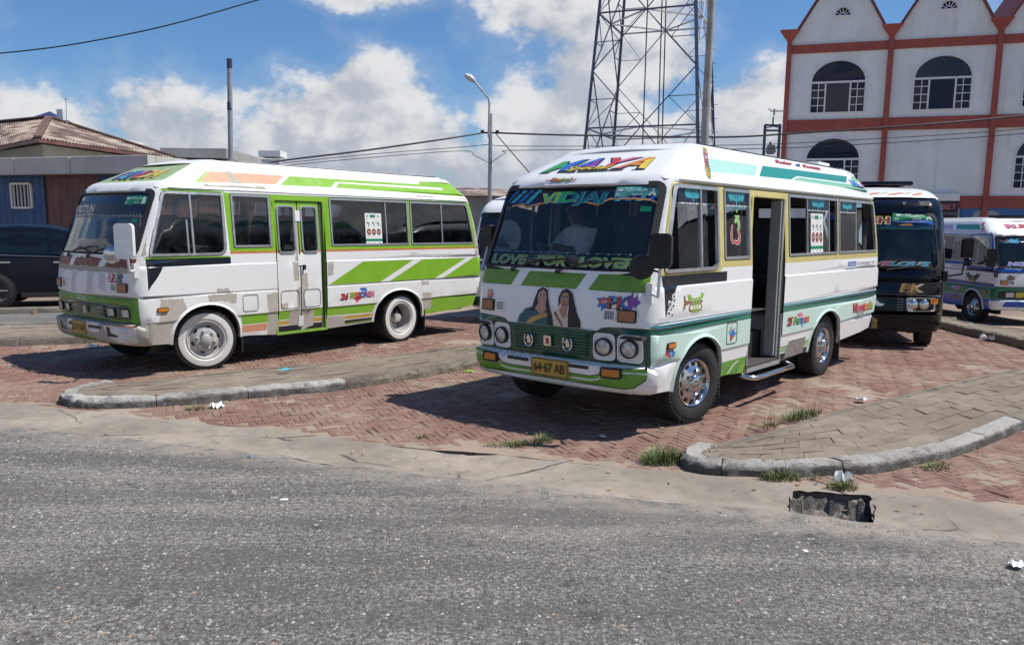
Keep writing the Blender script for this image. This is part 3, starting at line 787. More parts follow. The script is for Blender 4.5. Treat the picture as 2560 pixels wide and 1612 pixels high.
# the 300 that show largest become single bricks, the rest one field
def vis(c):
    x, y = c[0], c[1]
    if abs(x) > 0.60 * y: return 1e9
    return math.hypot(x, y)
order = sorted(range(len(cand)), key=lambda i: vis(cand[i]))
single = set(order[:300])
fv = []; ff = []
base_v = np.array(brick_verts(BL_, BW_))
for i, (X, Y, rz) in enumerate(cand):
    rz = rz + rnd.gauss(0, 0.022)
    tx, ty = rnd.gauss(0, 0.020), rnd.gauss(0, 0.013)
    z = brick_z(X, Y) + rnd.gauss(0, 0.0026)
    if i in single:
        o = bpy.data.objects.new('brick', bme); o.location = (X, Y, z); o.rotation_euler = (tx, ty, rz); link(o, paving)
    else:
        M_ = np.array(Matrix.Rotation(rz, 3, 'Z') @ Matrix.Rotation(ty, 3, 'Y') @ Matrix.Rotation(tx, 3, 'X'))
        n = len(fv); fv.extend(base_v @ M_.T + (X, Y, z)); ff.extend(tuple(k + n for k in f) for f in bfaces)
mesh_obj('brick_field', fv, ff, 'brick', paving)['kind'] = 'stuff'

# stones standing out of the worn asphalt
st_v = []; st_f = []
pmat('road_stone', (0.30, 0.275, 0.235), 0.8, var=0.35, vscale=40)
m, t, b = new_mat('road_stones')
geo = t.add('ShaderNodeNewGeometry'); r_ = geo.outputs['Random Per Island']
r2_ = t.math('FRACT', t.math('MULTIPLY', r_, 9.7)); r3_ = t.math('FRACT', t.math('MULTIPLY', r_, 37.3))
c_ = t.mix(r2_, (0.17, 0.165, 0.155), (0.46, 0.43, 0.375)); c_ = t.mix(t.ramp(r3_, 0.92, 0.95), c_, (0.34, 0.235, 0.16)); c_ = t.mix(t.ramp(r3_, 0.12, 0.08), c_, (0.07, 0.07, 0.07))
t.put(b.inputs['Base Color'], c_); b.inputs['Roughness'].default_value = 0.75
for _ in range(20000):
    y = 2.3 + 4.6 * rnd.random() ** 1.2; x = rnd.uniform(-.78 * y, .78 * y)
    if y > y_on(ASPH, x) - 0.05: continue
    r_ = rnd.choice((0.0035, 0.0045, 0.0055, 0.0075, 0.011)) * rnd.uniform(.7, 1.2); z = asphalt_z(x, y)
    n = len(st_v); k = 5; a0 = rnd.uniform(0, 6); e = rnd.uniform(.55, 1)
    ra = rnd.uniform(0, 3.1)
    for j in range(k):
        a = a0 + 2 * math.pi * j / k; u, v = r_ * math.cos(a) * rnd.uniform(.8, 1.2), r_ * e * math.sin(a) * rnd.uniform(.8, 1.2)
        st_v.append((x + u * math.cos(ra) - v * math.sin(ra), y + u * math.sin(ra) + v * math.cos(ra), z - 0.001))
    for j in range(k):
        bx_, by_, bz_ = st_v[n + j]; st_v.append((x + (bx_ - x) * .55, y + (by_ - y) * .55, z + 0.0028))
    for j in range(k): st_f.append((n + j, n + (j + 1) % k, n + k + (j + 1) % k, n + k + j))
    st_f.append(tuple(n + k + j for j in range(k)))
so = mesh_obj('road_stones', st_v, st_f, 'road_stones', smooth=50)
tag(so, 'pale stones standing out of the worn asphalt', 'stones', kind='stuff')
# ================================================================== MINIBUS BUILDER
def pchip(xs, ys):
    xs = np.asarray(xs, float); ys = np.asarray(ys, float); h = np.diff(xs); d = np.diff(ys) / h
    m = np.zeros(len(xs)); m[0], m[-1] = d[0], d[-1]
    for i in range(1, len(xs) - 1):
        if d[i - 1] * d[i] > 0:
            w1, w2 = 2 * h[i] + h[i - 1], h[i] + 2 * h[i - 1]; m[i] = (w1 + w2) / (w1 / d[i - 1] + w2 / d[i])
    def f(x):
        x = min(max(x, xs[0]), xs[-1]); i = min(len(xs) - 2, int(np.searchsorted(xs, x, 'right')) - 1)
        t = (x - xs[i]) / h[i]; t2, t3 = t * t, t ** 3
        return float((2 * t3 - 3 * t2 + 1) * ys[i] + (t3 - 2 * t2 + t) * h[i] * m[i] + (-2 * t3 + 3 * t2) * ys[i + 1] + (t3 - t2) * h[i] * m[i + 1])
    return f

class Body:
    """shell of a coach: plan outline (rounded box with bowed front) at every height z"""
    def __init__(s, rows, bow=0.07):
        A = np.array(rows, float); z = A[:, 0]
        s.fw, s.fxf, s.fxr, s.frf, s.frr = [pchip(z, A[:, k]) for k in range(1, 6)]
        s.bow = bow; s.z0, s.z1 = z[0], z[-1]; s.cache = {}
    def par(s, z):
        k = round(z, 5)
        if k in s.cache: return s.cache[k]
        w_, xf, xr, rf, rr = s.fw(z), s.fxf(z), s.fxr(z), s.frf(z), s.frr(z)
        a0 = 0.1
        for _ in range(4):
            yc = w_ - rf + rf * math.sin(a0); a0 = math.atan(2 * s.bow / yc)
        yc = w_ - rf + rf * math.sin(a0)
        s.cache[k] = (w_, xf, xr, rf, rr, a0, yc, xf + s.bow + rf * math.cos(a0))
        return s.cache[k]
    def seam_f(s, z):
        w_, xf, xr, rf, rr, a0, yc, cx = s.par(z); th = (math.pi / 2 - a0) / 2
        return cx - rf * math.sin(th), w_ - rf + rf * math.cos(th)
    def seam_r(s, z):
        w_, xf, xr, rf, rr, *_ = s.par(z); th = math.pi / 4
        return xr - rr + rr * math.sin(th), w_ - rr + rr * math.cos(th)
    def _side(s, x, z):
        w_, xf, xr, rf, rr, a0, yc, cx = s.par(z)
        if x < cx: return w_ - rf + math.sqrt(max(0, rf * rf - (cx - x) ** 2))
        c2 = xr - rr
        if x > c2: return w_ - rr + math.sqrt(max(0, rr * rr - (x - c2) ** 2))
        return w_
    def _front(s, y, z):
        w_, xf, xr, rf, rr, a0, yc, cx = s.par(z); y = abs(y)
        if y > yc: return cx - math.sqrt(max(0, rf * rf - (y - (w_ - rf)) ** 2))
        return xf + s.bow * (y / yc) ** 2
    def _rear(s, y, z):
        w_, xf, xr, rf, rr, *_ = s.par(z); y = abs(y); c = w_ - rr
        return xr - rr + math.sqrt(max(0, rr * rr - (y - c) ** 2)) if y > c else xr
    def _fn(s, raw, nsign):
        def f(u, v, off=0.0):
            p = raw(u, v)
            if off == 0.0: return p
            e = 0.004
            du = Vector(raw(u + e, v)) - Vector(raw(u - e, v)); dv = Vector(raw(u, v + e)) - Vector(raw(u, v - e))
            n = du.cross(dv)
            if n.length < 1e-12: return p
            n.normalize()
            return tuple(Vector(p) + n * off * nsign)
        return f
    # all of them: u runs left to right as seen from outside
    def left(s):  return s._fn(lambda x, z: (x, -s._side(x, z), z), 1)
    def right(s): return s._fn(lambda u, z: (-u, s._side(-u, z), z), 1)
    def front(s): return s._fn(lambda u, z: (s._front(u, z), -u, z), 1)
    def rear(s):  return s._fn(lambda u, z: (s._rear(u, z), u, z), 1)

    def zs(s, za, zb, step=0.035):
        n = max(2, int((zb - za) / step)); return [za + (zb - za) * i / n for i in range(n + 1)]
    def shell(s, name, mats, parent, zb, zt, side_l=None, side_r=None, fr=None, re=None, creases=(), roof=None, off=0.0, x_end=None, faces=('L', 'R', 'F', 'B', 'T')):
        """side_*/fr/re = (holes, paints); zb = bottom line as list of (x,z) along the side; mats[0] is the main paint"""
        V = []; Fc = []; MI = []
        def add(uv, tr, mi, fn):
            n = len(V); V.extend(fn(u, v, off) for u, v in uv); Fc.extend(tuple(int(i) + n for i in t) for t in tr); MI.extend(int(i) for i in mi)
        zf, zr = zb[0][1], zb[-1][1]
        for key, data, sgn in (('L', side_l, 1), ('R', side_r, -1)):
            if key not in faces: continue
            holes, paints = data or ((), ())
            o = [(s.seam_f(z)[0], z) for z in reversed(s.zs(zf, zt))]
            o += zb[1:-1]
            if x_end is None: o += [(s.seam_r(z)[0], z) for z in s.zs(zr, zt)]
            else: o += [(x_end, z) for z in s.zs(zr, zt)]
            ex = []
            for z in s.zs(zf, zt, 0.07):
                cx = s.par(z)[7]; sx = s.seam_f(z)[0]
                ex += [(sx + (cx - sx) * k, z + .011) for k in (0.25, 0.5, 0.75, 1.0)]
                if x_end is None:
                    c2 = s.par(z)[2] - s.par(z)[4]; rx = s.seam_r(z)[0]
                    ex += [(rx + (c2 - rx) * k, z + .011) for k in (0.3, 0.6, 1.0)]
            if x_end is not None: ex = [e for e in ex if e[0] < x_end]
            lines = [[(-3, z), (9, z)] for z in creases]
            fn = s.left() if sgn > 0 else s.right()
            if sgn > 0: uv, tr, mi = cdt(o, holes, paints, lines, (0.16, 0.06), ex); add(uv, tr, mi, fn)
            else:
                uv, tr, mi = cdt(o, holes, paints, lines, (0.16, 0.06), ex)
                add(np.stack([-uv[:, 0], uv[:, 1]], 1), tr[:, ::-1], mi, fn)
        if 'F' in faces:
            holes, paints = fr or ((), ())
            o = [(-s.seam_f(z)[1], z) for z in reversed(s.zs(zf, zt))] + [(u, zf) for u in np.linspace(-s.seam_f(zf)[1], s.seam_f(zf)[1], 20)[1:-1]]
            o += [(s.seam_f(z)[1], z) for z in s.zs(zf, zt)] + [(u, zt) for u in np.linspace(s.seam_f(zt)[1], -s.seam_f(zt)[1], 20)[1:-1]]
            ex = []
            for z in s.zs(zf, zt, 0.07):
                yc = s.par(z)[6]; sy = s.seam_f(z)[1]
                for k in (0.25, 0.5, 0.75, 1.0): ex += [(sg * (sy + (yc - sy) * k), z + .012) for sg in (-1, 1)]
            uv, tr, mi = cdt(o, holes, paints, [], (0.09, 0.05), ex); add(uv, tr, mi, s.front())
        if 'B' in faces and x_end is None:
            holes, paints = re or ((), ())
            o = [(-s.seam_r(z)[1], z) for z in reversed(s.zs(zr, zt))] + [(s.seam_r(z)[1], z) for z in s.zs(zr, zt)] + [(u, zt) for u in np.linspace(s.seam_r(zt)[1], -s.seam_r(zt)[1], 16)[1:-1]]
            ex = []
            for z in s.zs(zr, zt, 0.08):
                yc = s.par(z)[1] - s.par(z)[4]; sy = s.seam_r(z)[1]
                for k in (0.3, 0.6, 1.0): ex += [(sg * (sy + (yc - sy) * k), z + .012) for sg in (-1, 1)]
            uv, tr, mi = cdt(o, holes, paints, [], (0.14, 0.07), ex); add(uv, tr, mi, s.rear())
        if 'T' in faces and roof is not None:
            # roof top inside the last ring
            w_, xf, xr, rf, rr, a0, yc, cx = s.par(zt)
            ring = [(s._front(u, zt), -u) for u in np.linspace(-s.seam_f(zt)[1], s.seam_f(zt)[1], 21)]
            ring += [(x, -s._side(x, zt)) for x in np.linspace(s.seam_f(zt)[0], s.seam_r(zt)[0], 60)[1:]]
            ring += [(s._rear(u, zt), u) for u in np.linspace(-s.seam_r(zt)[1], s.seam_r(zt)[1], 17)[1:]]
            ring += [(x, s._side(x, zt)) for x in np.linspace(s.seam_r(zt)[0], s.seam_f(zt)[0], 60)[1:-1]]
            uv, tr, mi = cdt(ring, (), roof[1] if len(roof) > 1 else (), [], (0.18, 0.12))
            def fn(x, y, off):
                d = max(0.0, min(1.0, 1 - (abs(y) / w_) ** 2.2)); e = max(0.0, min(1, min((x - xf) / 0.7, (xr - x) / 0.6)))
                return (x, y, zt + roof[0] * d * (1 - (1 - e) ** 2) + off)
            add(uv, tr, mi, fn)
        me = bpy.data.meshes.new(name); me.from_pydata([tuple(v) for v in V], [], Fc)
        for m in mats: me.materials.append(MATS[m])
        me.polygons.foreach_set('material_index', MI)
        bm = bmesh.new(); bm.from_mesh(me)
        bmesh.ops.remove_doubles(bm, verts=bm.verts, dist=0.0012)
        bm.to_mesh(me); bm.free()
        finish(me, 38)
        return link(bpy.data.objects.new(name, me), parent)

def pane(name, poly, fn, off, mat, parent, grid=(0.25, 0.25)):
    uv, tr, _ = cdt(poly, grid=grid)
    return mesh_obj(name, [fn(u, v, off) for u, v in uv], tr, mat, parent, smooth=60)

def window(parent, poly, fn, frame_mat, glass, fw=0.026, proud=0.007, bars=(), glass_off=-0.012, rubber='rubber'):
    """window = frame with its pane(s) as sub-parts"""
    mb = MB(); inn = inset(poly, fw)
    mb.ring(inset(poly, -0.006), inset(poly, 0.004), fn, 0.0, proud * 0.6, 1, off_in=-0.015)
    mb.ring(poly, inn, fn, 0.0, proud, 0, off_in=-0.025)
    for b in bars: mb.prism(b, fn, -0.02, proud * 0.5 - 0.004, 0)
    w_ = mb.build('window', [frame_mat, rubber], parent, smooth=35)
    if glass: pane('pane', inset(poly, fw * 0.8), fn, glass_off, glass, w_)
    return w_

def sticker(name, parent, items, fn, mats):
    """flat stickers: list of ('t', text, u, v, h, kw) or ('p', polygon, material index, offset)"""
    mb = MB()
    for it in items:
        if it[0] == 't': text_on(mb, it[1], fn, it[2], it[3], it[4], **it[5])
        else:
            uv, tr, _ = cdt(it[1], grid=(0.12, 0.12))
            mb.add([fn(u, v, it[3]) for u, v in uv], tr, it[2])
    return mesh_obj(name, mb.v, mb.f, mats, parent, mb.m)

def decal_word(name, parent, word, fn, u, v, h, width, fill, outline='ink', halo=None, shear=0.0, rot=0.0, arc=0.0, bold=0.02, grow=0.035, cols=None, off=0.0022):
    """a word in bold letters with a dark outline and an optional pale halo"""
    mb = MB(); mats = []
    if halo:
        mats.append(halo); text_on(mb, word, fn, u, v, h, width, off, 0, bold + grow * 2.0, shear, rot=rot, arc=arc)
    mats.append(outline); text_on(mb, word, fn, u + 0.008 * h / .1, v - 0.006 * h / .1, h, width, off + 0.0012, len(mats) - 1, bold + grow, shear, rot=rot, arc=arc)
    fills = fill if isinstance(fill, (list, tuple)) else [fill]
    k = len(mats); mats += list(fills)
    text_on(mb, word, fn, u, v, h, width, off + 0.0024, k, bold, shear, rot=rot, arc=arc, cols=[k + i for i in range(len(fills))] if len(fills) > 1 else None)
    return mesh_obj(name, mb.v, mb.f, mats, parent, mb.m)

def blob(cu, cv, ru, rv, n=14, seed=0, amp=0.12, rot=0.0):
    q = random.Random(seed); P = []
    for i in range(n):
        a = 2 * math.pi * i / n; k = 1 + q.uniform(-amp, amp)
        x, y = ru * k * math.cos(a), rv * k * math.sin(a)
        P.append((cu + x * math.cos(rot) - y * math.sin(rot), cv + x * math.sin(rot) + y * math.cos(rot)))
    return P
def splash(cu, cv, r, n=9, seed=0, ru=1.0):
    q = random.Random(seed); P = []
    for i in range(2 * n):
        a = math.pi * i / n; k = r * (q.uniform(.55, 1.3) if i % 2 == 0 else q.uniform(.40, .72)); a += q.uniform(-.16, .16); P.append((cu + k * ru * math.cos(a), cv + k * math.sin(a)))
    return P

# ---- shared materials
WHITE = (0.76, 0.77, 0.76)
pmat('paint_white', (0.80, 0.805, 0.80), 0.27, coat=0.25, low_dirt=(0.3, 0.75, 0.25), bump=0.25, bscale=3.2)
pmat('paint_white_dull', (0.74, 0.745, 0.735), 0.40, coat=0.1, low_dirt=(0.3, 1.1, 0.55), dirt=0.12, dirtcol=(0.5, 0.46, 0.40), dscale=1.6, bump=0.5, bscale=3.6)
pmat('lime', (0.205, 0.425, 0.026), 0.35, var=0.06, vscale=3, dirt=0.08, low_dirt=(0.3, 0.8, 0.35))
pmat('lime_dark', (0.10, 0.30, 0.022), 0.28, var=0.08, vscale=4, coat=0.3)
pmat('lime_front', (0.125, 0.275, 0.028), 0.4, var=0.1, dirt=0.2)
pmat('dark_green', (0.008, 0.058, 0.032), 0.22, var=0.1, coat=0.4)
pmat('band_green', (0.012, 0.165, 0.090), 0.28, var=0.06, coat=0.3)
pmat('teal', (0.018, 0.200, 0.260), 0.28, coat=0.3)
pmat('teal_roof', (0.022, 0.240, 0.200), 0.30)
pmat('mint', (0.520, 0.680, 0.610), 0.30, var=0.04, dirt=0.12, low_dirt=(0.3, 0.9, 0.3))
pmat('mint_roof', (0.390, 0.650, 0.560), 0.30, var=0.03)
pmat('mint_roof2', (0.200, 0.480, 0.320), 0.30, var=0.03)
pmat('sage', (0.33, 0.43, 0.19), 0.3, var=0.04)
pmat('cream_yellow', (0.560, 0.485, 0.190), 0.35, var=0.07, vscale=7, dirt=0.2, dirtcol=(0.35, 0.30, 0.18))
pmat('black_gloss', (0.007, 0.008, 0.011), 0.16, coat=0.5, var=0.1)
pmat('navy_panel', (0.010, 0.015, 0.024), 0.22, coat=0.3)
pmat('primer', (0.400, 0.370, 0.320), 0.82, var=0.08, vscale=6, bump=0.15, bscale=20)
pmat('orange_line', (0.480, 0.165, 0.060), 0.4, var=0.08)
pmat('salmon', (0.590, 0.265, 0.160), 0.4, var=0.05)
pmat('gold', (0.480, 0.300, 0.070), 0.4, var=0.12)
pmat('maroon', (0.170, 0.040, 0.030), 0.45, var=0.15)
pmat('front_grey', (0.61, 0.60, 0.615), 0.7, var=0.08, vscale=5)
pmat('seam', (0.05, 0.05, 0.05), 0.8)
pmat('lining', (0.30, 0.30, 0.30), 0.7, var=0.1)
pmat('cabin_dark', (0.025, 0.025, 0.028), 0.7, var=0.2)
pmat('cabin_floor', (0.05, 0.045, 0.04), 0.8, var=0.2)
pmat('seat_cloth', (0.05, 0.052, 0.06), 0.85, var=0.25, vscale=14, bump=0.2, bscale=200)
pmat('seat_blue', (0.02, 0.045, 0.13), 0.8, var=0.2)
pmat('rubber', (0.016, 0.016, 0.017), 0.65, var=0.2)
pmat('tyre', (0.020, 0.020, 0.021), 0.78, var=0.25, vscale=9, dirt=0.35, dirtcol=(0.10, 0.085, 0.07), bump=0.2, bscale=90)
pmat('alu', (0.52, 0.52, 0.51), 0.38, 0.75, var=0.1, dirt=0.25)
pmat('chrome', (0.56, 0.56, 0.57), 0.12, 1.0, dirt=0.35, dirtcol=(0.2, 0.18, 0.15))
pmat('steel_white', (0.42, 0.415, 0.40), 0.45, var=0.2, vscale=9, dirt=0.75, dirtcol=(0.26, 0.21, 0.16), dscale=9)
pmat('whitewall', (0.66, 0.65, 0.62), 0.65, var=0.08, vscale=12, dirt=0.55, dirtcol=(0.36, 0.34, 0.31), dscale=12)
pmat('underbody', (0.013, 0.013, 0.013), 0.85, var=0.3, dirt=0.3)
pmat('white_steel', (0.66, 0.67, 0.67), 0.35, var=0.06)
pmat('amber', (0.56, 0.180, 0.012), 0.18, var=0.1, vscale=40, coat=0.4)
pmat('amber_dull', (0.330, 0.130, 0.050), 0.3, var=0.15, vscale=30)
pmat('red_lens', (0.35, 0.02, 0.015), 0.2, coat=0.4)
pmat('lamp_glass', (0.50, 0.50, 0.48), 0.16, 0.30, var=0.45, vscale=30, bump=0.7, bscale=60)
pmat('plate_yellow', (0.470, 0.300, 0.045), 0.42, var=0.06, dirt=0.25)
pmat('ink', (0.012, 0.012, 0.014), 0.45)
for n_, c_ in dict(st_white=(0.72, 0.72, 0.70), st_red=(0.50, 0.045, 0.05), st_blue=(0.03, 0.14, 0.48), st_sky=(0.10, 0.42, 0.62), st_green=(0.05, 0.33, 0.07), st_lime=(0.28, 0.50, 0.06), st_yellow=(0.68, 0.52, 0.05), st_orange=(0.66, 0.22, 0.03),
                   st_purple=(0.20, 0.05, 0.34), st_pink=(0.60, 0.16, 0.26), st_brown=(0.26, 0.13, 0.05), st_skin=(0.46, 0.26, 0.19), st_skin2=(0.40, 0.21, 0.145), st_sari=(0.02, 0.105, 0.135), st_maroon=(0.22, 0.02, 0.03), st_grey=(0.30, 0.30, 0.31), st_tct=(0.10, 0.36, 0.33), st_tctg=(0.012, 0.22, 0.10),
                   st_navy=(0.008, 0.012, 0.032), st_love=(0.165, 0.30, 0.07), st_aqua=(0.05, 0.38, 0.45), st_lav=(0.36, 0.30, 0.55), st_cream=(0.60, 0.55, 0.42)).items():
    pmat(n_, c_, 0.32, var=0.10, vscale=16)
glass_mat('glass_shield', (0.76, 0.83, 0.88), dust=0.03, refl=0.9)
glass_mat('glass_side', (0.42, 0.49, 0.58), dust=0.03, refl=1.9)
glass_mat('glass_b', (0.52, 0.59, 0.66), dust=0.03, refl=1.15)
glass_mat('glass_clear', (0.78, 0.84, 0.88), dust=0.03)
glass_mat('glass_dark', (0.10, 0.11, 0.125), dust=0.05, refl=1.2)
glass_mat('glass_lamp', (0.85, 0.85, 0.85), dust=0.10)

# ---- wheels (local: axle along Y, outer face towards -Y)
_spin = {}
def spin(name, o, n, ph, fill, mat, key):
    """n alike pieces round a hub, each an object sharing one mesh"""
    if key not in _spin:
        q = MB(); fill(q); me = bpy.data.meshes.new(name); me.from_pydata(q.v, [], q.f); me.materials.append(MATS[mat]); finish(me, 30); _spin[key] = me
    for k in range(n):
        c = bpy.data.objects.new(name, _spin[key]); c.rotation_euler = (0, -2 * math.pi * (k + ph) / n, 0); link(c, o)
def wheel_a(parent, loc, rz=0.0, Rt=0.368, flip=False, dual=False):
    w_ = MB()
    # steel dish with chrome cover
    w_.lathe([(0.215, 0.085), (0.222, 0.092), (0.214, 0.098), (0.200, 0.088), (0.192, 0.066), (0.150, 0.074), (0.125, 0.092), (0.085, 0.100), (0.078, 0.118), (0.062, 0.130), (0.0, 0.134)], 40, mi=0)
    o = w_.build('wheel', ['chrome', 'ink'], parent, smooth=40)
    o.location = loc; o.rotation_euler = (0, 0, rz + (math.pi if flip else 0))
    P = [(0.156, 0.022), (0.190, 0.030), (0.190, -0.030), (0.156, -0.022)]
    spin('slot', o, 12, 0, lambda q: q.add([(x, -0.0745 if x < .17 else -0.0685, y) for x, y in P], [(0, 1, 2, 3)]), 'ink', 'slA')
    spin('wheel_nut', o, 6, .5, lambda q: q.lathe([(0.021, 0.085), (0.019, 0.118), (0.012, 0.126), (0.0, 0.127)], 8, (0.108, 0, 0)), 'chrome', 'nuA')
    tyre(o, Rt)
    if dual:
        t2 = tyre(o, Rt); t2.location = (0, 0.23, 0)
    return o
def tyre(o, Rt, wall='tyre', rin=0.215):
    t_ = MB()
    prof = [(rin, -0.085), (Rt * .70, -0.105), (Rt * .88, -0.105), (Rt * .965, -0.09), (Rt, -0.072), (Rt, -0.028), (Rt - .010, -0.026), (Rt - .010, -0.018), (Rt, -0.016), (Rt, 0.016), (Rt - .010, 0.018), (Rt - .010, 0.026), (Rt, 0.028), (Rt, 0.072), (Rt * .965, 0.09), (Rt * .93, 0.099), (Rt * .88, 0.105), (Rt * .70, 0.105), (rin, 0.085)]
    mis = [0] * (len(prof) - 1)
    if wall == 'whitewall':
        for i in (16, 17): mis[i] = 1
    t_.lathe(prof, 48, mis=mis)
    for k in range(60):              # tread blocks on the shoulder
        a = 2 * math.pi * (k + rnd.uniform(-.1, .1)) / 60
        for sg in (-1, 1):
            M = Matrix.Rotation(-a, 3, 'Y')
            t_.box(M @ Vector((Rt * .968, sg * 0.086, 0)), (0.022, 0.026, 0.019), M=M)
    return t_.build('tyre', ['tyre', wall], o, smooth=35)
def wheel_b(parent, loc, rz=0.0, Rt=0.368, flip=False, rear=False, dual=False):
    """painted steel wheel with whitewall"""
    w_ = MB()
    if not rear:
        prof = [(0.232, 0.083), (0.238, 0.094), (0.226, 0.100), (0.212, 0.090), (0.205, 0.052), (0.180, 0.046), (0.160, 0.062), (0.128, 0.082), (0.100, 0.088), (0.068, 0.088), (0.062, 0.128), (0.050, 0.136), (0.0, 0.136)]
    else:
        prof = [(0.232, 0.083), (0.238, 0.094), (0.226, 0.100), (0.212, 0.090), (0.200, -0.02), (0.190, -0.085), (0.120, -0.09), (0.075, -0.085), (0.068, 0.0), (0.060, 0.045), (0.0, 0.05)]
    w_.lathe(prof, 40)
    o = w_.build('wheel', ['steel_white'], parent, smooth=40)
    o.location = loc; o.rotation_euler = (0, 0, rz + (math.pi if flip else 0))
    yb = -0.0675 if not rear else 0.0865; rc = 0.158; b0 = 0.075 if not rear else -0.09
    P = [(rc + 0.015 * math.cos(t), 0.030 * math.sin(t)) for t in np.linspace(0, 2 * math.pi, 13)[:-1]]
    spin('slot', o, 6, .25, lambda q: q.add([(x, yb - (0.0 if rear else (rc - x) * .75), z) for x, z in P], [tuple(range(12))]), 'ink', 'slB%d' % rear)
    spin('wheel_nut', o, 6, .75, lambda q: q.lathe([(0.019, b0), (0.018, b0 + .035), (0.010, b0 + .040), (0.0, b0 + .041)], 8, (0.106, 0, 0)), 'steel_white', 'nuB%d' % rear)
    tyre(o, Rt, 'whitewall', 0.232)
    if dual:
        t2 = tyre(o, Rt, 'tyre', 0.232); t2.location = (0, 0.24, 0)
    return o

def seat_mesh():
    bm = bmesh.new()
    def rb(c, d, rx=0.0, bev=0.05):
        r_ = bmesh.ops.create_cube(bm, size=1.0)
        M = Matrix.Translation(c) @ Matrix.Rotation(rx, 4, 'Y') @ Matrix.Diagonal((*d, 1))
        bmesh.ops.transform(bm, matrix=M, verts=r_['verts'])
        es = list({e for v in r_['verts'] for e in v.link_edges})
        bmesh.ops.bevel(bm, geom=es, offset=bev, segments=3, affect='EDGES', profile=0.5)
    rb((0, 0, 0.42), (0.44, 0.44, 0.15)); rb((0.22, 0, 0.80), (0.13, 0.43, 0.70), R(10), 0.055)
    rb((0.0, 0, 0.18), (0.30, 0.30, 0.36), 0, 0.01)
    me = bpy.data.meshes.new('seat'); bm.to_mesh(me); bm.free(); me.materials.append(MATS['seat_cloth']); finish(me, 50)
    return me
SEAT = seat_mesh()

def mirror(parent, root, bend, head, rz, mat_back, mat_arm, size=(0.20, 0.34), name='mirror', glass=True):
    """door mirror: arm and rounded head with a glass on the rear face"""
    a = MB(); a.tube([root, bend, (bend[0] * .5 + head[0] * .5, bend[1] * .5 + head[1] * .5, (bend[2] + head[2]) / 2), head], 0.014, 8)
    a.box(root, (0.05, 0.06, 0.16))
    o = a.build(name, [mat_arm], parent, smooth=40)
    h_ = MB(); P = rrect(-size[0] / 2, -size[1] / 2, size[0] / 2, size[1] / 2, 0.045)
    M = Matrix.Rotation(rz, 3, 'Z')
    fn = lambda u, v, off: tuple(Vector(head) + M @ Vector((-off, -u, v)))
    h_.ring(P, inset(P, 0.028), fn, -0.03, 0.035); h_.prism(inset(P, 0.028), fn, 0.03, 0.0355)
    h_.prism(inset(P, 0.004), fn, -0.03, -0.031, 1)
    h_.build('mirror_head', [mat_back, 'chrome'], o, smooth=50)
    return o
# ================================================================== THE JOURNEY-TYPE MINIBUSES
JROWS = [  # z, half width, front x, rear x, front radius, rear radius
    (0.33, 0.955, -0.915, 5.02, .17, .14), (0.60, 0.985, -0.955, 5.12, .18, .15), (0.632, 0.988, -0.96, 5.13, .18, .15), (0.640, 1.0, -0.965, 5.135, .18, .15), (0.915, 1.0, -0.985, 5.215, .19, .16),
    (0.922, 0.994, -0.984, 5.21, .19, .16), (0.934, 0.994, -0.983, 5.21, .19, .16), (0.942, 1.002, -0.983, 5.22, .19, .16), (1.268, 1.002, -0.955, 5.205, .20, .16), (1.280, 0.992, -0.953, 5.20, .20, .16),
    (1.40, 0.990, -0.925, 5.19, .21, .17), (1.48, 0.985, -0.89, 5.18, .21, .17), (2.13, 0.938, -0.625, 5.01, .20, .18), (2.19, 0.930, -0.585, 4.985, .20, .18), (2.235, 0.915, -0.535, 4.955, .20, .18), (2.27, 0.893, -0.455, 4.925, .20, .18),
    (2.34, 0.840, -0.305, 4.86, .21, .19), (2.42, 0.790, -0.130, 4.785, .21, .2), (2.48, 0.752, 0.0, 4.72, .21, .2), (2.525, 0.715, 0.11, 4.65, .21, .2), (2.55, 0.66, 0.22, 4.55, .2, .2)]
JCREASE = (0.632, 0.640, 0.915, 0.922, 0.934, 0.942, 1.268, 1.280)
FX, RX = 0.01, 3.29            # axles

def arch(cx, hw, top, base=-0.2, n=18):
    P = [(cx - hw - 0.015, base)]
    for i in range(n + 1):
        a = math.pi * (1 - i / n); P.append((cx + hw * math.cos(a) * (1.0 if True else 1), 0.36 + (top - 0.36) * math.sin(a) ** 0.8))
    return P + [(cx + hw + 0.015, base)]

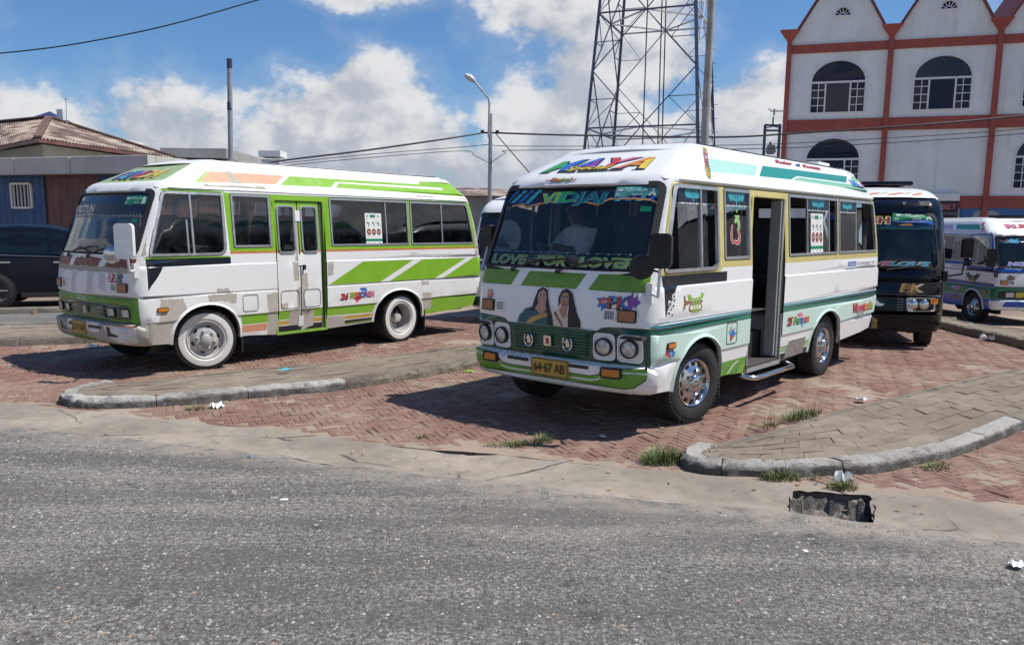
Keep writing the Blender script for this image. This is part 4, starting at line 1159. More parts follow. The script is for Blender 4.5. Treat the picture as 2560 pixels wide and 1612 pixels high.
def journey(name, loc, rz, cfg, scale=1.0):
    root = empty(name, loc, rz, scale)
    B = Body(JROWS); L, Rr, Fr, Re = B.left(), B.right(), B.front(), B.rear()
    ws = rpoly([(-0.885, 1.395), (0.885, 1.395), (0.845, 2.125), (-0.845, 2.125)], 0.07)
    w1 = rpoly([(-0.715, 1.392), (0.285, 1.392), (0.285, 2.132), (-0.475, 2.132)], (0.05, 0.11, 0.04, 0.05))
    w2 = rrect(0.392, 1.478, 0.958, 2.132, 0.025)
    door = rrect(1.005, 0.30, 1.83, 2.095, (0.0, 0.0, 0.05, 0.05))
    w3 = rrect(1.935, 1.478, 3.45, 2.132, 0.025)
    w4 = rpoly([(3.50, 1.478), (4.985, 1.478), (4.83, 2.132), (3.50, 2.132)], (0.025, 0.05, 0.08, 0.025))
    aF, aR = arch(-0.015, 0.455, 0.80), arch(3.22, 0.515, 0.805)
    rw = rpoly([(-0.80, 1.50), (0.80, 1.50), (0.76, 2.10), (-0.76, 2.10)], 0.06)
    m_side = lambda P: [(x, z) for x, z in P]
    r2 = rrect(0.392, 1.478, 1.83, 2.132, 0.025)
    holes_l = [w1, w2, door, w3, w4, aF, aR]
    holes_r = [w1, r2, w3, w4, aF, aR]
    zb = [(B.seam_f(.36)[0], .37), (0.6, .365), (1.0, .335), (1.85, .335), (2.6, .36), (3.8, .385), (4.6, .42), (5.0, .445)]
    paints_s, mats = cfg['paint']
    paints_f = cfg['front_paint']
    body = B.shell('body', mats, root, zb, 2.55, (holes_l, paints_s), (holes_r, cfg.get('paint_r', paints_s)), ([ws], paints_f), ([rw], ()), JCREASE, (0.04,))
    hl2 = [inset(h, 0.004) for h in (w1, w2, w3, w4)] + [inset(door, .002), aF, aR]
    B.shell('lining', ['lining'], root, zb, 2.50, (hl2, ()), ([inset(h, 0.004) for h in (w1, r2, w3, w4)] + [aF, aR], ()), ([inset(ws, .004)], ()), ([rw], ()), (), (0.05,), off=-0.035)
    # wheel arch lips
    for fn, sg in ((L, 1), (Rr, -1)):
        for P, cx in ((aF, 0), (aR, 1)):
            lip = MB(); q = [(u * sg, v) for u, v in P[1:-1]]
            cxm = (P[0][0] + P[-1][0]) / 2 * sg
            inn = [(cxm + (u - cxm) * 1.07, 0.34 + (v - 0.34) * 1.06) for u, v in q]
            n = len(q)
            vs = [fn(u, v, -0.02) for u, v in q] + [fn(u, v, 0.016) for u, v in q] + [fn(u, v, 0.001) for u, v in inn]
            lip.add(vs, [(a * n + i, a * n + i + 1, (a + 1) * n + i + 1, (a + 1) * n + i) for a in range(2) for i in range(n - 1)])
            lip.build('arch_lip', [cfg['lip']], root, smooth=50)
    # wheel wells and underbody
    ub = MB()
    ub.box((2.1, 0, 0.53), (5.6, 1.55, 0.30)); ub.box((-0.55, 0, 0.55), (0.5, 1.7, 0.30)); ub.box((2.05, 0, 0.40), (1.0, 1.2, 0.16)); ub.box((4.55, 0, 0.52), (0.8, 1.75, 0.18))
    ub.tube([(FX, -0.8, .36), (FX, .8, .36)], 0.05); ub.tube([(RX, -0.8, .36), (RX, .8, .36)], 0.07)
    ub.tube([(2.5, .35, .33), (4.9, .45, .36)], 0.045)
    for x in (FX, RX):
        for s in (-1, 1): ub.box((x, s * 0.60, 0.55), (1.06, 0.12, 0.62))
        ub.box((x, 0, 0.845), (1.06, 1.92, 0.03))
    ub.build('chassis', 'underbody', root)
    fl = MB(); fl.box((2.2, 0, 0.86), (6.0, 1.86, 0.03)) if not cfg.get('door_open') else fl.add([], [])
    if cfg.get('door_open'):
        fl.box((-0.02, 0, 0.86), (1.85, 1.86, 0.03)); fl.box((3.35, 0, 0.86), (3.2, 1.86, 0.03)); fl.box((1.4, 0.22, 0.86), (1.0, 1.42, 0.03))
    fl.build('floor', 'cabin_floor', root)
    # windows
    fmat = cfg['frame']
    def bar(x0, x1, z0=1.478, z1=2.132): return [(x0, z0 + .02), (x1, z0 + .02), (x1, z1 - .02), (x0, z1 - .02)]
    gl = cfg['glass']
    W = []
    def win(poly, fn, bars=(), fw=0.026, g='glass_side'):
        o = window(root, poly, fn, fmat, None if callable(g) else g, fw, bars=bars); W.append(o); return o
    if cfg.get('slid'):
        # sliding panes pushed half open
        o = win(w1, L, [bar(-.06, -.035, 1.40)], 0.03, lambda: 0)
        pane('pane', rrect(-0.44, 1.425, 0.10, 2.105, .01), L, -0.020, gl, o); 
        o2 = win(w2, L, (), 0.028, gl)
        o = win(w3, L, (), 0.028, lambda: 0)
        for x0, x1, of in ((2.50, 3.20, -.018),): pane('pane', rrect(x0, 1.505, x1, 2.105, .01), L, of, gl, o)
        
        for x0 in (3.19, 2.495): fb_ = MB(); fb_.prism(bar(x0, x0 + .022), L, -0.03, -0.010); fb_.build('sash_bar', fmat, o)
        o = win(w4, L, (), 0.028, lambda: 0)
        pane('pane', rrect(3.53, 1.505, 4.42, 2.105, .01), L, -0.018, gl, o)
        fb_ = MB(); fb_.prism(bar(4.17, 4.19), L, -0.03, -0.010); fb_.build('sash_bar', fmat, o)
    else:
        win(w1, L, [bar(-.16, -.135, 1.395), bar(-0.225, -0.205, 1.395, 1.83)], 0.028, gl); win(w2, L, (), 0.028, gl)
        win(w3, L, [bar(2.98, 3.0)], 0.026, gl); win(w4, L, [bar(4.20, 4.22)], 0.026, gl)
    neg = lambda P: [(-u, v) for u, v in P]
    gr_ = cfg.get('glass_r', 'glass_clear')
    win(neg(w1), Rr, [neg(bar(-.06, -.035, 1.40))], 0.028, gr_); win(neg(r2), Rr, [neg(bar(1.10, 1.12))], 0.026, gr_); win(neg(w3), Rr, [neg(bar(2.7, 2.72))], 0.026, gr_); win(neg(w4), Rr, [neg(bar(4.2, 4.22))], 0.026, gr_)
    window(root, rw, Re, 'rubber', 'glass_clear', 0.03)
    sh = MB(); sh.ring(inset(ws, -0.028), inset(ws, 0.022), Fr, 0.0, 0.010, off_in=-0.02)
    shield = sh.build('windscreen', 'rubber', root, smooth=40)
    pane('pane', inset(ws, 0.016), Fr, -0.008, 'glass_shield', shield, (0.12, 0.12))
    # gutter
    gt = MB()
    for fn, sg in ((L, 1), (Rr, -1)):
        xs_ = np.linspace(-0.50, 4.85, 40)
        a = [fn(sg * x, 2.172, 0.0) for x in xs_]; b_ = [fn(sg * x, 2.174, 0.009) for x in xs_]; c_ = [fn(sg * x, 2.205, 0.0) for x in xs_]; n = len(xs_)
        gt.add(a + b_ + c_, [(k * n + i, k * n + i + 1, (k + 1) * n + i + 1, (k + 1) * n + i) for k in range(2) for i in range(n - 1)])
    gt.build('gutter', [mats[0]], root, smooth=30)
    # wipers
    for u0, u1 in ((-0.47, 0.10), (0.06, 0.63)):
        wp = MB(); wp.tube([Fr(u0, 1.375, 0.035), Fr(u0 + .04, 1.385, .04), Fr(u0 + .33, 1.47, 0.03)], 0.009, 6); wp.tube([Fr(u0 + .16, 1.435, 0.022), Fr(u1, 1.485, 0.016)], 0.010, 6); wp.lathe([(0.018, 0), (0.018, .03), (0.0, .031)], 10, Fr(u0, 1.375, .01), Matrix.Rotation(-math.pi / 2, 3, 'Z'))
        wp.build('wiper', 'rubber', root, smooth=50)
    # dashboard, steering wheel, seats
    dd = MB(); dd.box((-0.62, 0, 1.17), (0.42, 1.72, 0.32)); dd.box((-0.70, 0, 0.98), (0.2, 1.75, 0.3)); dd.build('dashboard', 'cabin_dark', root, bevel=0.06, bseg=3)
    sw = MB(); c0 = Vector((-0.30, 0.46, 1.30)); Mx = Matrix.Rotation(R(-35), 3, 'Y')
    sw.tube([c0 + Mx @ Vector((0.21 * math.cos(a), 0.21 * math.sin(a), 0)) for a in np.linspace(0, 2 * math.pi, 25)], 0.014, 6, cap=False)
    sw.tube([c0 + Mx @ Vector((-.2, 0, 0)), c0 + Mx @ Vector((.2, 0, 0))], 0.012, 6); sw.tube([c0, (-0.5, .46, 1.05)], 0.03, 6)
    sw.build('steering_wheel', 'rubber', root, smooth=50)
    for (x, y, z) in [(0.10, 0.46, 0.83), (0.12, -0.46, 0.85), (0.12, 0.0, .80)] + [(x, y, 0.85) for x in (0.95, 1.75) for y in (0.68, 0.24)] + [(x, y, .85) for x in (2.55, 3.3, 4.05, 4.6) for y in (-0.68, -0.24, 0.24, 0.68)]:
        o = bpy.data.objects.new('seat', SEAT); o.location = (x, y, z - 0.1); link(o, root)
    rl = MB()
    for (x, y) in ((0.98, -0.45), (1.86, -0.45)): rl.tube([(x, y, .87), (x, y, 2.42)], 0.016, 8)
    rl.tube([(0.98, -0.45, 1.45), (0.98, -0.2, 1.45), (0.98, 0.0, 1.3)], 0.016, 8); rl.build('grab_rail', 'alu', root, smooth=50)
    # wheels
    WH = cfg['wheel']; st = cfg.get('steer', 0.0)
    WH(root, (FX, -0.845, 0.368), st); WH(root, (FX, 0.845, 0.368), st, flip=True)
    kw = dict(rear=True) if WH is wheel_b else {}
    WH(root, (RX, -0.845, 0.368), 0, dual=True, **kw); WH(root, (RX, 0.845, 0.368), 0, flip=True, dual=True, **kw)
    for s in (-1, 1):
        mf = MB(); mf.box((RX + 0.50, s * 0.80, 0.36), (0.02, 0.34, 0.46)); mf.build('mud_flap', 'rubber', root)
        mf = MB(); mf.box((FX + 0.47, s * 0.82, 0.33), (0.02, 0.26, 0.34)); mf.build('mud_flap', 'rubber', root)
    # bumper
    BB = Body([(0.375, .945, -0.955, 5.1, .18, .1), (0.40, .975, -1.0, 5.1, .19, .1), (0.45, .995, -1.025, 5.1, .20, .1), (0.585, 1.01, -1.035, 5.1, .20, .1), (0.612, 1.005, -1.03, 5.1, .20, .1), (0.628, .985, -1.00, 5.1, .19, .1), (0.632, .94, -0.93, 5.1, .16, .1)])
    bz = [(BB.seam_f(.375)[0], .375), (-0.79, .375)]
    bump = BB.shell('bumper', cfg['bumper'][1], root, bz, 0.632, ((), ()), ((), ()), ((), cfg['bumper'][0]), None, (), None, x_end=-0.775, faces=('L', 'R', 'F'))
    rb = MB(); rb.box((5.20, 0, 0.50), (0.10, 1.9, 0.16)); rb.build('rear_bumper', mats[0] if False else 'navy_panel', root, bevel=0.03)
    for s in (-1, 1):
        tl = MB(); tl.prism(rrect(s * .80 - .09, 0.72, s * .80 + .09, 0.90, .02), Re, 0, 0.02); tl.build('tail_lamp', 'red_lens', root)
    BF = BB.front()
    # turn signals, vents, side markers
    for s in (-1, 1):
        ts = MB(); P = rrect(s * .768 - .082, 0.982, s * .768 + .082, 1.088, 0.014)
        ts.ring(P, inset(P, .010), Fr, 0, 0.020, 1); ts.prism(inset(P, .010), Fr, 0, 0.022, 0); ts.build('turn_signal', [cfg['amber'], 'rubber'], root)
        vt = MB(); P = rrect(s * .605 - .062, 0.985, s * .605 + .062, 1.085, 0.012)
        vt.ring(P, inset(P, .014), Fr, 0, 0.012, 0); vt.prism(inset(P, .014), Fr, 0, 0.001, 1)
        if cfg.get('vents'):
            for k in range(6): vt.prism([(s * .605 - .044 + k * .0155, 1.0), (s * .605 - .040 + k * .0155, 1.0), (s * .605 - .040 + k * .0155, 1.07), (s * .605 - .044 + k * .0155, 1.07)], Fr, 0, 0.008, 0)
        vt.build('vent', [mats[0], 'ink' if cfg.get('vents') else 'primer'], root)
    for fn, sg in ((L, 1), (Rr, -1)):
        mk = MB(); P = rrect(-.66, .752, -.525, .806, .018); P = P if sg > 0 else neg(P)
        mk.ring(P, inset(P, .008), fn, 0, .018, 1); mk.prism(inset(P, .008), fn, 0, .020, 0); mk.build('side_marker', ['amber', 'rubber'], root)
    # fuel flap outline on the left, raised panel edge
    ff_ = MB(); P = rrect(.475, .675, .70, .885, .03); ff_.ring(P, inset(P, .006), L, 0, .004, 0); ff_.build('fuel_flap', ['seam'], root)
    return root, B, L, Rr, Fr, Re, BF

# ---------------------------------------------------------------- paint schemes
def scheme_a():
    mats = ['paint_white', 'mint', 'band_green', 'teal', 'cream_yellow', 'navy_panel', 'mint_roof', 'teal_roof', 'mint_roof2', 'lime_dark', 'lime', 'ink', 'dark_green', 'lime_front']
    i = {m: k for k, m in enumerate(mats)}
    q = [([(-1.5, 0.640), (6, 0.640), (6, .934), (-1.5, .934)], i['mint']),
         ([(-1.5, 0.885), (6, 0.885), (6, .934), (-1.5, .934)], i['band_green']),
         ([(-0.86, 0.942), (6, 0.942), (6, .963), (-0.84, .963)], i['teal']), ([(-0.83, 0.968), (6, 0.968), (6, .980), (-0.81, .980)], i['teal']),
         (rpoly([(-0.76, 1.372), (0.31, 1.372), (0.34, 1.408), (5.09, 1.408), (4.99, 2.150), (-0.49, 2.150)], 0.02), i['cream_yellow']),
         ([(-0.745, 1.372), (0.445, 1.372), (0.445, 1.280), (-0.50, 1.280), (-0.54, 1.262), (-0.56, 1.20), (-0.64, 1.12), (-0.70, 1.02)], i['navy_panel']),
         # roof shoulder stripes
         (rpoly([(0.05, 2.268), (1.20, 2.285), (1.42, 2.405), (0.33, 2.400)], 0.03), i['mint_roof']),
         ([(1.30, 2.288), (2.14, 2.296), (2.40, 2.348), (4.05, 2.352), (4.22, 2.44), (1.56, 2.41)], i['teal_roof']),
         ([(2.20, 2.296), (4.90, 2.275), (4.84, 2.335), (2.46, 2.336)], i['mint_roof2']),
         ([(4.18, 2.30), (4.90, 2.275), (4.70, 2.43), (4.36, 2.44)], i['mint_roof2']),
         # lower sill stripes
         ([(0.44, 0.30), (0.45, 0.505), (1.0, 0.505), (1.0, .30)], i['lime_dark']), ([(0.78, 0.30), (0.90, .42), (1.0, .46), (1.0, .30)], i['lime']),
         ([(0.60, .37), (0.72, .455), (0.82, .485), (.84, .478), (.74, .445), (.63, .37)], i['paint_white']),
         ([(1.83, .44), (2.80, .44), (2.80, .505), (1.83, .505)], i['lime_dark']), ([(1.83, .455), (2.80, .455), (2.80, .463), (1.83, .463)], i['paint_white']), ([(1.83, .48), (2.80, .48), (2.80, .486), (1.83, .486)], i['paint_white']),
         ([(1.83, .30), (2.80, .30), (2.80, .425), (1.83, .425)], i['ink'])]
    dg = [(-1.2, .30), (1.2, .30), (1.2, .935), (.60, .935), (.54, .925), (.49, .895), (-.49, .895), (-.54, .925), (-.60, .935), (-1.2, .935)]
    f = [(dg, i['dark_green'])]
    for a, b_ in ((-.92, -.44), (-.32, .305), (.425, .92)):
        k = 0.09
        f.append(([(a - (0 if a < -.9 else .045), 1.235), (b_ - .045 * (b_ < .9), 1.235), (b_ + .045 * (b_ < .9), 1.372), (a + (0 if a < -.9 else .045), 1.372)], i['lime_front']))
    f.append((rpoly([(-.60, 2.262), (.735, 2.262), (.64, 2.475), (-.60, 2.475)], .03), i['paint_white']))
    return (q, mats), f

def scheme_b():
    mats = ['paint_white_dull', 'lime', 'orange_line', 'navy_panel', 'primer', 'salmon', 'gold', 'ink', 'maroon', 'lime_front', 'dark_green', 'sage', 'front_grey']
    i = {m: k for k, m in enumerate(mats)}
    J = lambda P, s: jag(P, .010, .04, s)
    q = [(rpoly([(0.33, 1.430), (5.06, 1.430), (4.95, 2.142), (0.30, 2.142)], 0.02), i['lime']), ([(-0.765, 1.362), (.32, 1.362), (.32, 1.378), (-.765, 1.378)], i['lime']),
         (rpoly([(-0.49, 2.135), (0.31, 2.135), (0.31, 2.155), (-.49, 2.155)], 0.004), i['lime']),
         ([(0.33, 1.400), (5.14, 1.400), (5.13, 1.430), (0.33, 1.430)], i['orange_line']), ([(0.33, 1.412), (5.14, 1.412), (5.13, 1.416), (0.33, 1.416)], i['gold']),
         ([(-0.75, 1.362), (0.335, 1.362), (0.335, 1.280), (-0.56, 1.270), (-0.585, 1.22), (-0.64, 1.14), (-0.71, 1.06), (-.75, 1.0)], i['navy_panel']),
         ([(1.85, .944), (2.82, .944), (3.52, 1.25), (2.49, 1.25)], i['lime']), ([(3.01, .944), (3.99, .944), (4.76, 1.25), (3.71, 1.25)], i['lime']), ([(4.19, .944), (5.3, .944), (5.3, 1.25), (4.93, 1.25)], i['lime']),
         ([(1.83, .515), (2.9, .50), (2.9, .635), (1.83, .635)], i['lime']), ([(2.15, .44), (2.9, .44), (2.9, .49), (2.15, .49)], i['gold']), ([(2.15, .36), (2.9, .38), (2.9, .43), (2.15, .425)], i['ink']), ([(2.15, .372), (2.9, .392), (2.9, .402), (2.15, .384)], i['lime']),
         ([(3.74, .36), (5.3, .36), (5.3, .648), (3.74, .648)], i['lime']),
         ([(.47, .51), (.86, .51), (.86, .632), (.45, .632)], i['lime']), ([(.47, .41), (.84, .41), (.84, .50), (.47, .50)], i['salmon']),
         # bare primer patches
         (J([(-.61, .90), (-.33, .90), (-.28, .75), (-.33, .62), (-.64, .62)], 1), i['primer']), (J([(-.01, .918), (.40, .918), (.38, .79), (.18, .83), (0.0, .82)], 2), i['primer']), (J([(.12, .985), (.29, .985), (.29, .93), (.12, .93)], 3), i['primer']),
         (J([(-.95, .30), (-.44, .30), (-.30, .62), (-.78, .625)], 4), i['primer']), (J([(-.72, .50), (-.60, .52), (-.62, .632), (-.78, .632)], 14), i['primer']),
         (J([(.86, .30), (1.01, .30), (1.01, .88), (.84, .88)], 5), i['primer']), (J([(1.83, .30), (2.15, .30), (2.15, .49), (1.83, .50)], 6), i['primer']),
         (J([(3.71, .74), (3.92, .73), (3.93, .49), (3.73, .44)], 7), i['primer']), (J([(3.69, .915), (3.85, .915), (3.85, .85), (3.71, .845)], 8), i['primer']), (J([(1.84, 1.265), (1.95, 1.262), (1.94, 1.09), (1.84, 1.07)], 9), i['primer']),
         (J([(3.66, 2.225), (4.07, 2.225), (4.07, 2.165), (3.68, 2.165)], 10), i['primer']), (J([(4.55, 2.215), (4.9, 2.215), (4.9, 2.165), (4.60, 2.165)], 11), i['primer']), (J([(4.99, 1.30), (5.2, 1.30), (5.12, 1.75), (5.02, 1.75)], 12), i['primer']),
         (J([(.06, 2.225), (.92, 2.235), (.98, 2.17), (.10, 2.165)], 13), i['primer']), (J([(-.86, 1.40), (-.74, 1.40), (-.70, 1.60), (-.80, 1.58)], 15), i['primer']),
         (J([(5.02, .75), (5.3, .75), (5.3, .66), (5.02, .66)], 16), i['primer']),
         # roof shoulder panel
         (rpoly([(-0.02, 2.258), (1.10, 2.275), (1.32, 2.40), (.20, 2.395)], 0.03), i['salmon']), ([(-.05, 2.250), (.28, 2.258), (.24, 2.268), (.02, 2.265), (.20, 2.388), (.16, 2.392)], i['lime']),
         ([(1.17, 2.270), (2.03, 2.278), (2.16, 2.362), (4.36, 2.372), (4.36, 2.336), (4.78, 2.27), (4.66, 2.45), (3.88, 2.45), (3.87, 2.405), (1.40, 2.40)], i['lime']),
         ([(2.10, 2.278), (4.86, 2.252), (4.80, 2.30), (4.40, 2.335), (2.22, 2.345)], i['lime']),
         ([(4.40, 2.33), (4.80, 2.27), (4.66, 2.44), (4.40, 2.44)], i['lime']),
         (J([(.44, 2.26), (.60, 2.26), (.56, 2.33), (.50, 2.40), (.40, 2.40), (.46, 2.33)], 17), i['primer'])]
    f = [([(-1.2, .62), (1.2, .62), (1.2, .925), (-1.2, .925)], i['lime_front']),
         (rrect(-.86, .665, .86, .835, .03), i['dark_green'])]
    for a, b_ in ((-.92, -.44), (-.32, .305), (.425, .92)):
        f.append((J([(a - (0 if a < -.9 else .045), 1.25), (b_ - .045 * (b_ < .9), 1.25), (b_ + .045 * (b_ < .9), 1.365), (a + (0 if a < -.9 else .045), 1.365)], 20), i['maroon']))
    f.append((J([(-.9, 1.20), (.9, 1.20), (.9, 1.262), (-.9, 1.262)], 21), i['primer']))
    for sd_, P in ((41, [(-.84, .95), (-.66, .95), (-.70, 1.10), (-.62, 1.20), (-.85, 1.20)]), (42, [(-.40, .94), (-.22, .94), (-.26, 1.08), (-.20, 1.20), (-.36, 1.20)]), (43, [(.02, .94), (.20, .94), (.16, 1.12), (.22, 1.20), (.05, 1.20)]), (44, [(.30, 1.02), (.46, .98), (.44, 1.20), (.32, 1.20)])): f.append((jag(P, .016, .04, sd_), i['front_grey']))
    f.append((rpoly([(-.72, 2.258), (.80, 2.258), (.62, 2.485), (-.62, 2.485)], .03), i['sage']))
    f.append((rpoly([(-.62, 2.475), (.62, 2.475), (.60, 2.49), (-.60, 2.49)], .003), i['maroon']))
    return (q, mats), f
# ================================================================== MINIBUS A (door open, green bands)
RZA = R(90 - 39.95)
pA, fA = scheme_a()
bumpA_m = ['paint_white', 'lime_dark', 'ink', 'st_white']
def bump_paint():
    sw = [(-1.2, .60), (-.80, .60), (-.66, .595), (-.60, .575), (-.54, .52), (-.46, .505), (.46, .505), (.54, .52), (.60, .575), (.66, .595), (.80, .60), (1.0, .60), (1.0, .575), (.93, .50), (.86, .445), (.78, .43), (-.78, .43), (-.86, .445), (-.93, .50), (-1.2, .575)]
    q = [(inset(sw, -.008), 2), (sw, 1)]
    up = [(x, z) for x, z in sw[:12]]
    ln = [(x, z - .026) for x, z in up] + [(x, z - .040) for x, z in reversed(up)]
    q.append((ln, 3))
    return q
cfgA = dict(paint=pA, front_paint=fA, lip='mint', frame='alu', glass='glass_side', slid=True, door_open=True, wheel=wheel_a, steer=-R(11), bumper=(bump_paint(), bumpA_m), amber='amber_dull', vents=True)
busA, BA, LA, RA_, FA, REA, BFA = journey('minibus', (0.959, 7.985, 0.0), RZA, cfgA)
tag(busA, 'white minibus with green and teal bands, its side door open, at the kerb', 'minibus')

def number_plate(root, fn, u, v, w_, h_, txt):
    mb = MB(); P = rrect(u - w_ / 2, v - h_ / 2, u + w_ / 2, v + h_ / 2, .012)
    mb.prism(P, fn, 0.0, 0.022, 0); mb.ring(inset(P, .004), inset(P, .010), fn, .021, .0235, 1)
    text_on(mb, txt, fn, u, v, h_ * .52, w_ * .84, .0245, 1, bold=.012)
    return mb.build('number_plate', ['plate_yellow', 'ink'], root)
number_plate(busA, BFA, 0.055, 0.535, .40, .15, '64\u00b767 AB')
for s in (-1, 1):                                   # bumper lamps and slots
    lm = MB(); P = rrect(s * .672 - .095, .512, s * .672 + .095, .600, .02)
    lm.ring(P, inset(P, .014), BFA, 0, .03, 1); lm.prism(inset(P, .014), BFA, 0, .026, 0); lm.build('bumper_lamp', ['amber', 'rubber'], busA)
    sl = MB(); a, b_ = sorted((s * .19 + .05 * (s > 0), s * .455)); sl.prism(rrect(a, .562, b_, .592, .012), BFA, 0, .0025); sl.build('bumper_slot', 'ink', busA)
def round_lamp(root, fn, u, v, r_, wu, wv, bez):
    P = rpoly([(u - wu, v - wv), (u + wu, v - wv), (u + wu * .95, v + wv), (u - wu * .95, v + wv)], .05, 5)
    mb = MB(); mb.ring(P, inset(P, .012), fn, 0, .014, 0); mb.prism(inset(P, .012), fn, 0, .004, 0)
    o = mb.build('headlamp', [bez], root, smooth=40)
    c = Vector(fn(u, v, .006)); nrm = (Vector(fn(u, v, .02)) - Vector(fn(u, v, 0))).normalized()
    M = nrm.to_track_quat('Y', 'Z').to_matrix() @ Matrix.Rotation(math.pi, 3, 'Z')
    lb = MB(); lb.lathe([(r_ + .012, 0), (r_ + .012, .028), (r_ + .002, .034), (r_, .020)], 28, c, M, 1); lb.lathe([(r_, .022), (r_ * .8, .028), (r_ * .4, .032), (0.0, .033)], 28, c, M, 0)
    lb.build('lens', ['lamp_glass', 'rubber'], o, smooth=40)
for s in (-1, 1):
    round_lamp(busA, FA, s * .80, .765, .067, .112, .115, 'paint_white'); round_lamp(busA, FA, s * .567, .765, .067, .105, .115, 'paint_white')
pmat('bar_green', (0.025, 0.12, 0.075), 0.35)
gr = MB(); gp = rpoly([(-.40, .655), (.40, .655), (.43, .862), (-.43, .862)], .01)
gr.prism(gp, FA, -.01, .002, 1)
gril = gr.build('grille', ['dark_green', 'ink'], busA)
for k in range(8):
    z = .668 + k * .0262; b_ = MB(); b_.prism([(-.405, z), (.405, z), (.405, z + .010), (-.405, z + .010)], FA, .002, .024); b_.build('grille_bar', 'bar_green', gril)
for u in (-.2, 0.2):
    b_ = MB(); b_.prism([(u - .005, .66), (u + .005, .66), (u + .005, .86), (u - .005, .86)], FA, .002, .014); b_.build('grille_bar', 'dark_green', gril)
em = MB(); em.prism(rrect(-.04, .725, .04, .815, .006), FA, .02, .030, 0); em.prism(rrect(-.018, .742, .018, .795, .004), FA, .03, .032, 1); em.build('emblem', ['chrome', 'st_red'], busA)
for u in (-.215, .215):                             # horseshoe badges with a horse head
    hs = MB(); pts = [FA(u + .048 * math.cos(a), .762 + .060 * math.sin(a), .030) for a in np.linspace(R(125), R(415), 18)]
    hs.tube(pts, .009, 6); hs.prism([(u - .02, .735), (u + .012, .728), (u + .028, .752), (u + .012, .792), (u - .006, .812), (u - .012, .792), (u - .034, .772), (u - .030, .762), (u - .010, .766)], FA, .022, .030)
    hs.build('horseshoe_badge', 'chrome', busA, smooth=40)
hd = MB(); hd.prism(rpoly([(-.44, .868), (.44, .868), (.46, .895), (-.46, .895)], .006), FA, 0, .016); hd.build('grille_trim', 'dark_green', busA)

# windscreen film: banner, slogan, permit
off = -.0045
def band_film():
    low = [(-.862, 1.905), (-.72, 1.945), (-.58, 1.965), (-.52, 1.935), (-.40, 1.958), (-.25, 1.978), (0, 1.986), (.16, 1.975), (.29, 1.945), (.39, 1.998), (.60, 2.0), (.77, 1.988), (.852, 1.952)]
    P = low + [(.842, 2.108), (-.842, 2.108)]
    it = [('p', P, 0, off)]
    q = random.Random(4)
    for k in range(17):
        u = -.86 + k * .10; h = q.uniform(.03, .06); w_ = .05
        poly = [(u, 1.965), (u + w_, 1.965 + .0), (u + w_ + .13, 2.104), (u + .13, 2.104)]
        poly = [(min(.835, max(-.84, a)), max(b_, 1.99 if -.55 > a or a > .33 else 1.97)) for a, b_ in poly]
        if -.52 < u < .36: continue
        it.append(('p', poly, (1, 2)[k % 2], off + .0006))
    for j, mi in enumerate((4, 5, 6)):
        a, b_ = .004 + j * .007, .0105 + j * .007
        it.append(('p', [(u, z + a) for u, z in low] + [(u, z + b_) for u, z in reversed(low)], mi, off + .0009))
    return it
sticker('windscreen_banner', busA, band_film(), FA, ['st_navy', 'st_blue', 'st_aqua', 'st_sky', 'st_orange', 'st_yellow', 'st_purple'])
decal_word('banner_lettering', busA, 'VIDJAI', FA, 0.0, 2.034, .088, .72, ['st_lime', 'st_lime', 'st_green', 'st_sari', 'st_sari', 'st_sari'], 'st_aqua', None, 0.12, bold=.03, grow=.03, off=off + .0016, arc=.012)
pm = [('p', rrect(.43, 2.022, .825, 2.112, .004), 0, off + .003), ('t', 'TCT', .555, 2.085, .026, dict(off=off + .004, mi=1, bold=.02)), ('t', 'No. 39', .675, 2.085, .022, dict(off=off + .004, mi=1)), ('t', 'PK', .465, 2.045, .026, dict(off=off + .004, mi=1)), ('t', '64-67-AB', .645, 2.045, .018, dict(off=off + .004, mi=1)), ('t', 'A', .775, 2.066, .058, dict(off=off + .004, mi=1, bold=.04)), ('p', blob(.475, 2.085, .026, .012, 14, 1, .02), 1, off + .004)]
sticker('permit_sticker', busA, pm, FA, ['st_tct', 'st_white'])
sticker('permit_sticker', busA, [('p', rrect(.70, 1.90, .80, 1.945, .003), 0, off)], FA, ['st_tctg'])
sticker('slogan_band', busA, [('p', [(-.872, 1.415), (.872, 1.415), (.868, 1.535), (-.868, 1.535)], 0, off)] + [('p', [(-.868, 1.538), (.866, 1.538), (.866, 1.542), (-.868, 1.542)], 1, off)] + [('p', splash(-.82 + .102 * k, 1.54, .012, 4, k), 1, off + .001) for k in range(17)], FA, ['st_navy', 'st_grey'])
for wd, u, w_ in (('LOVE', -.585, .46), ('FOR', -.06, .34), ('LOVERS', .545, .62)):
    decal_word('slogan_lettering', busA, wd, FA, u, 1.472, .078, w_, 'st_love', 'st_grey', None, 0.08, bold=.025, grow=.028, off=off + .001)
# cards and bottle on the dash
bx = MB(); bx.box((-.60, .28, 1.40), (.08, .16, .13)); bx.build('carton', 'st_brown', busA)

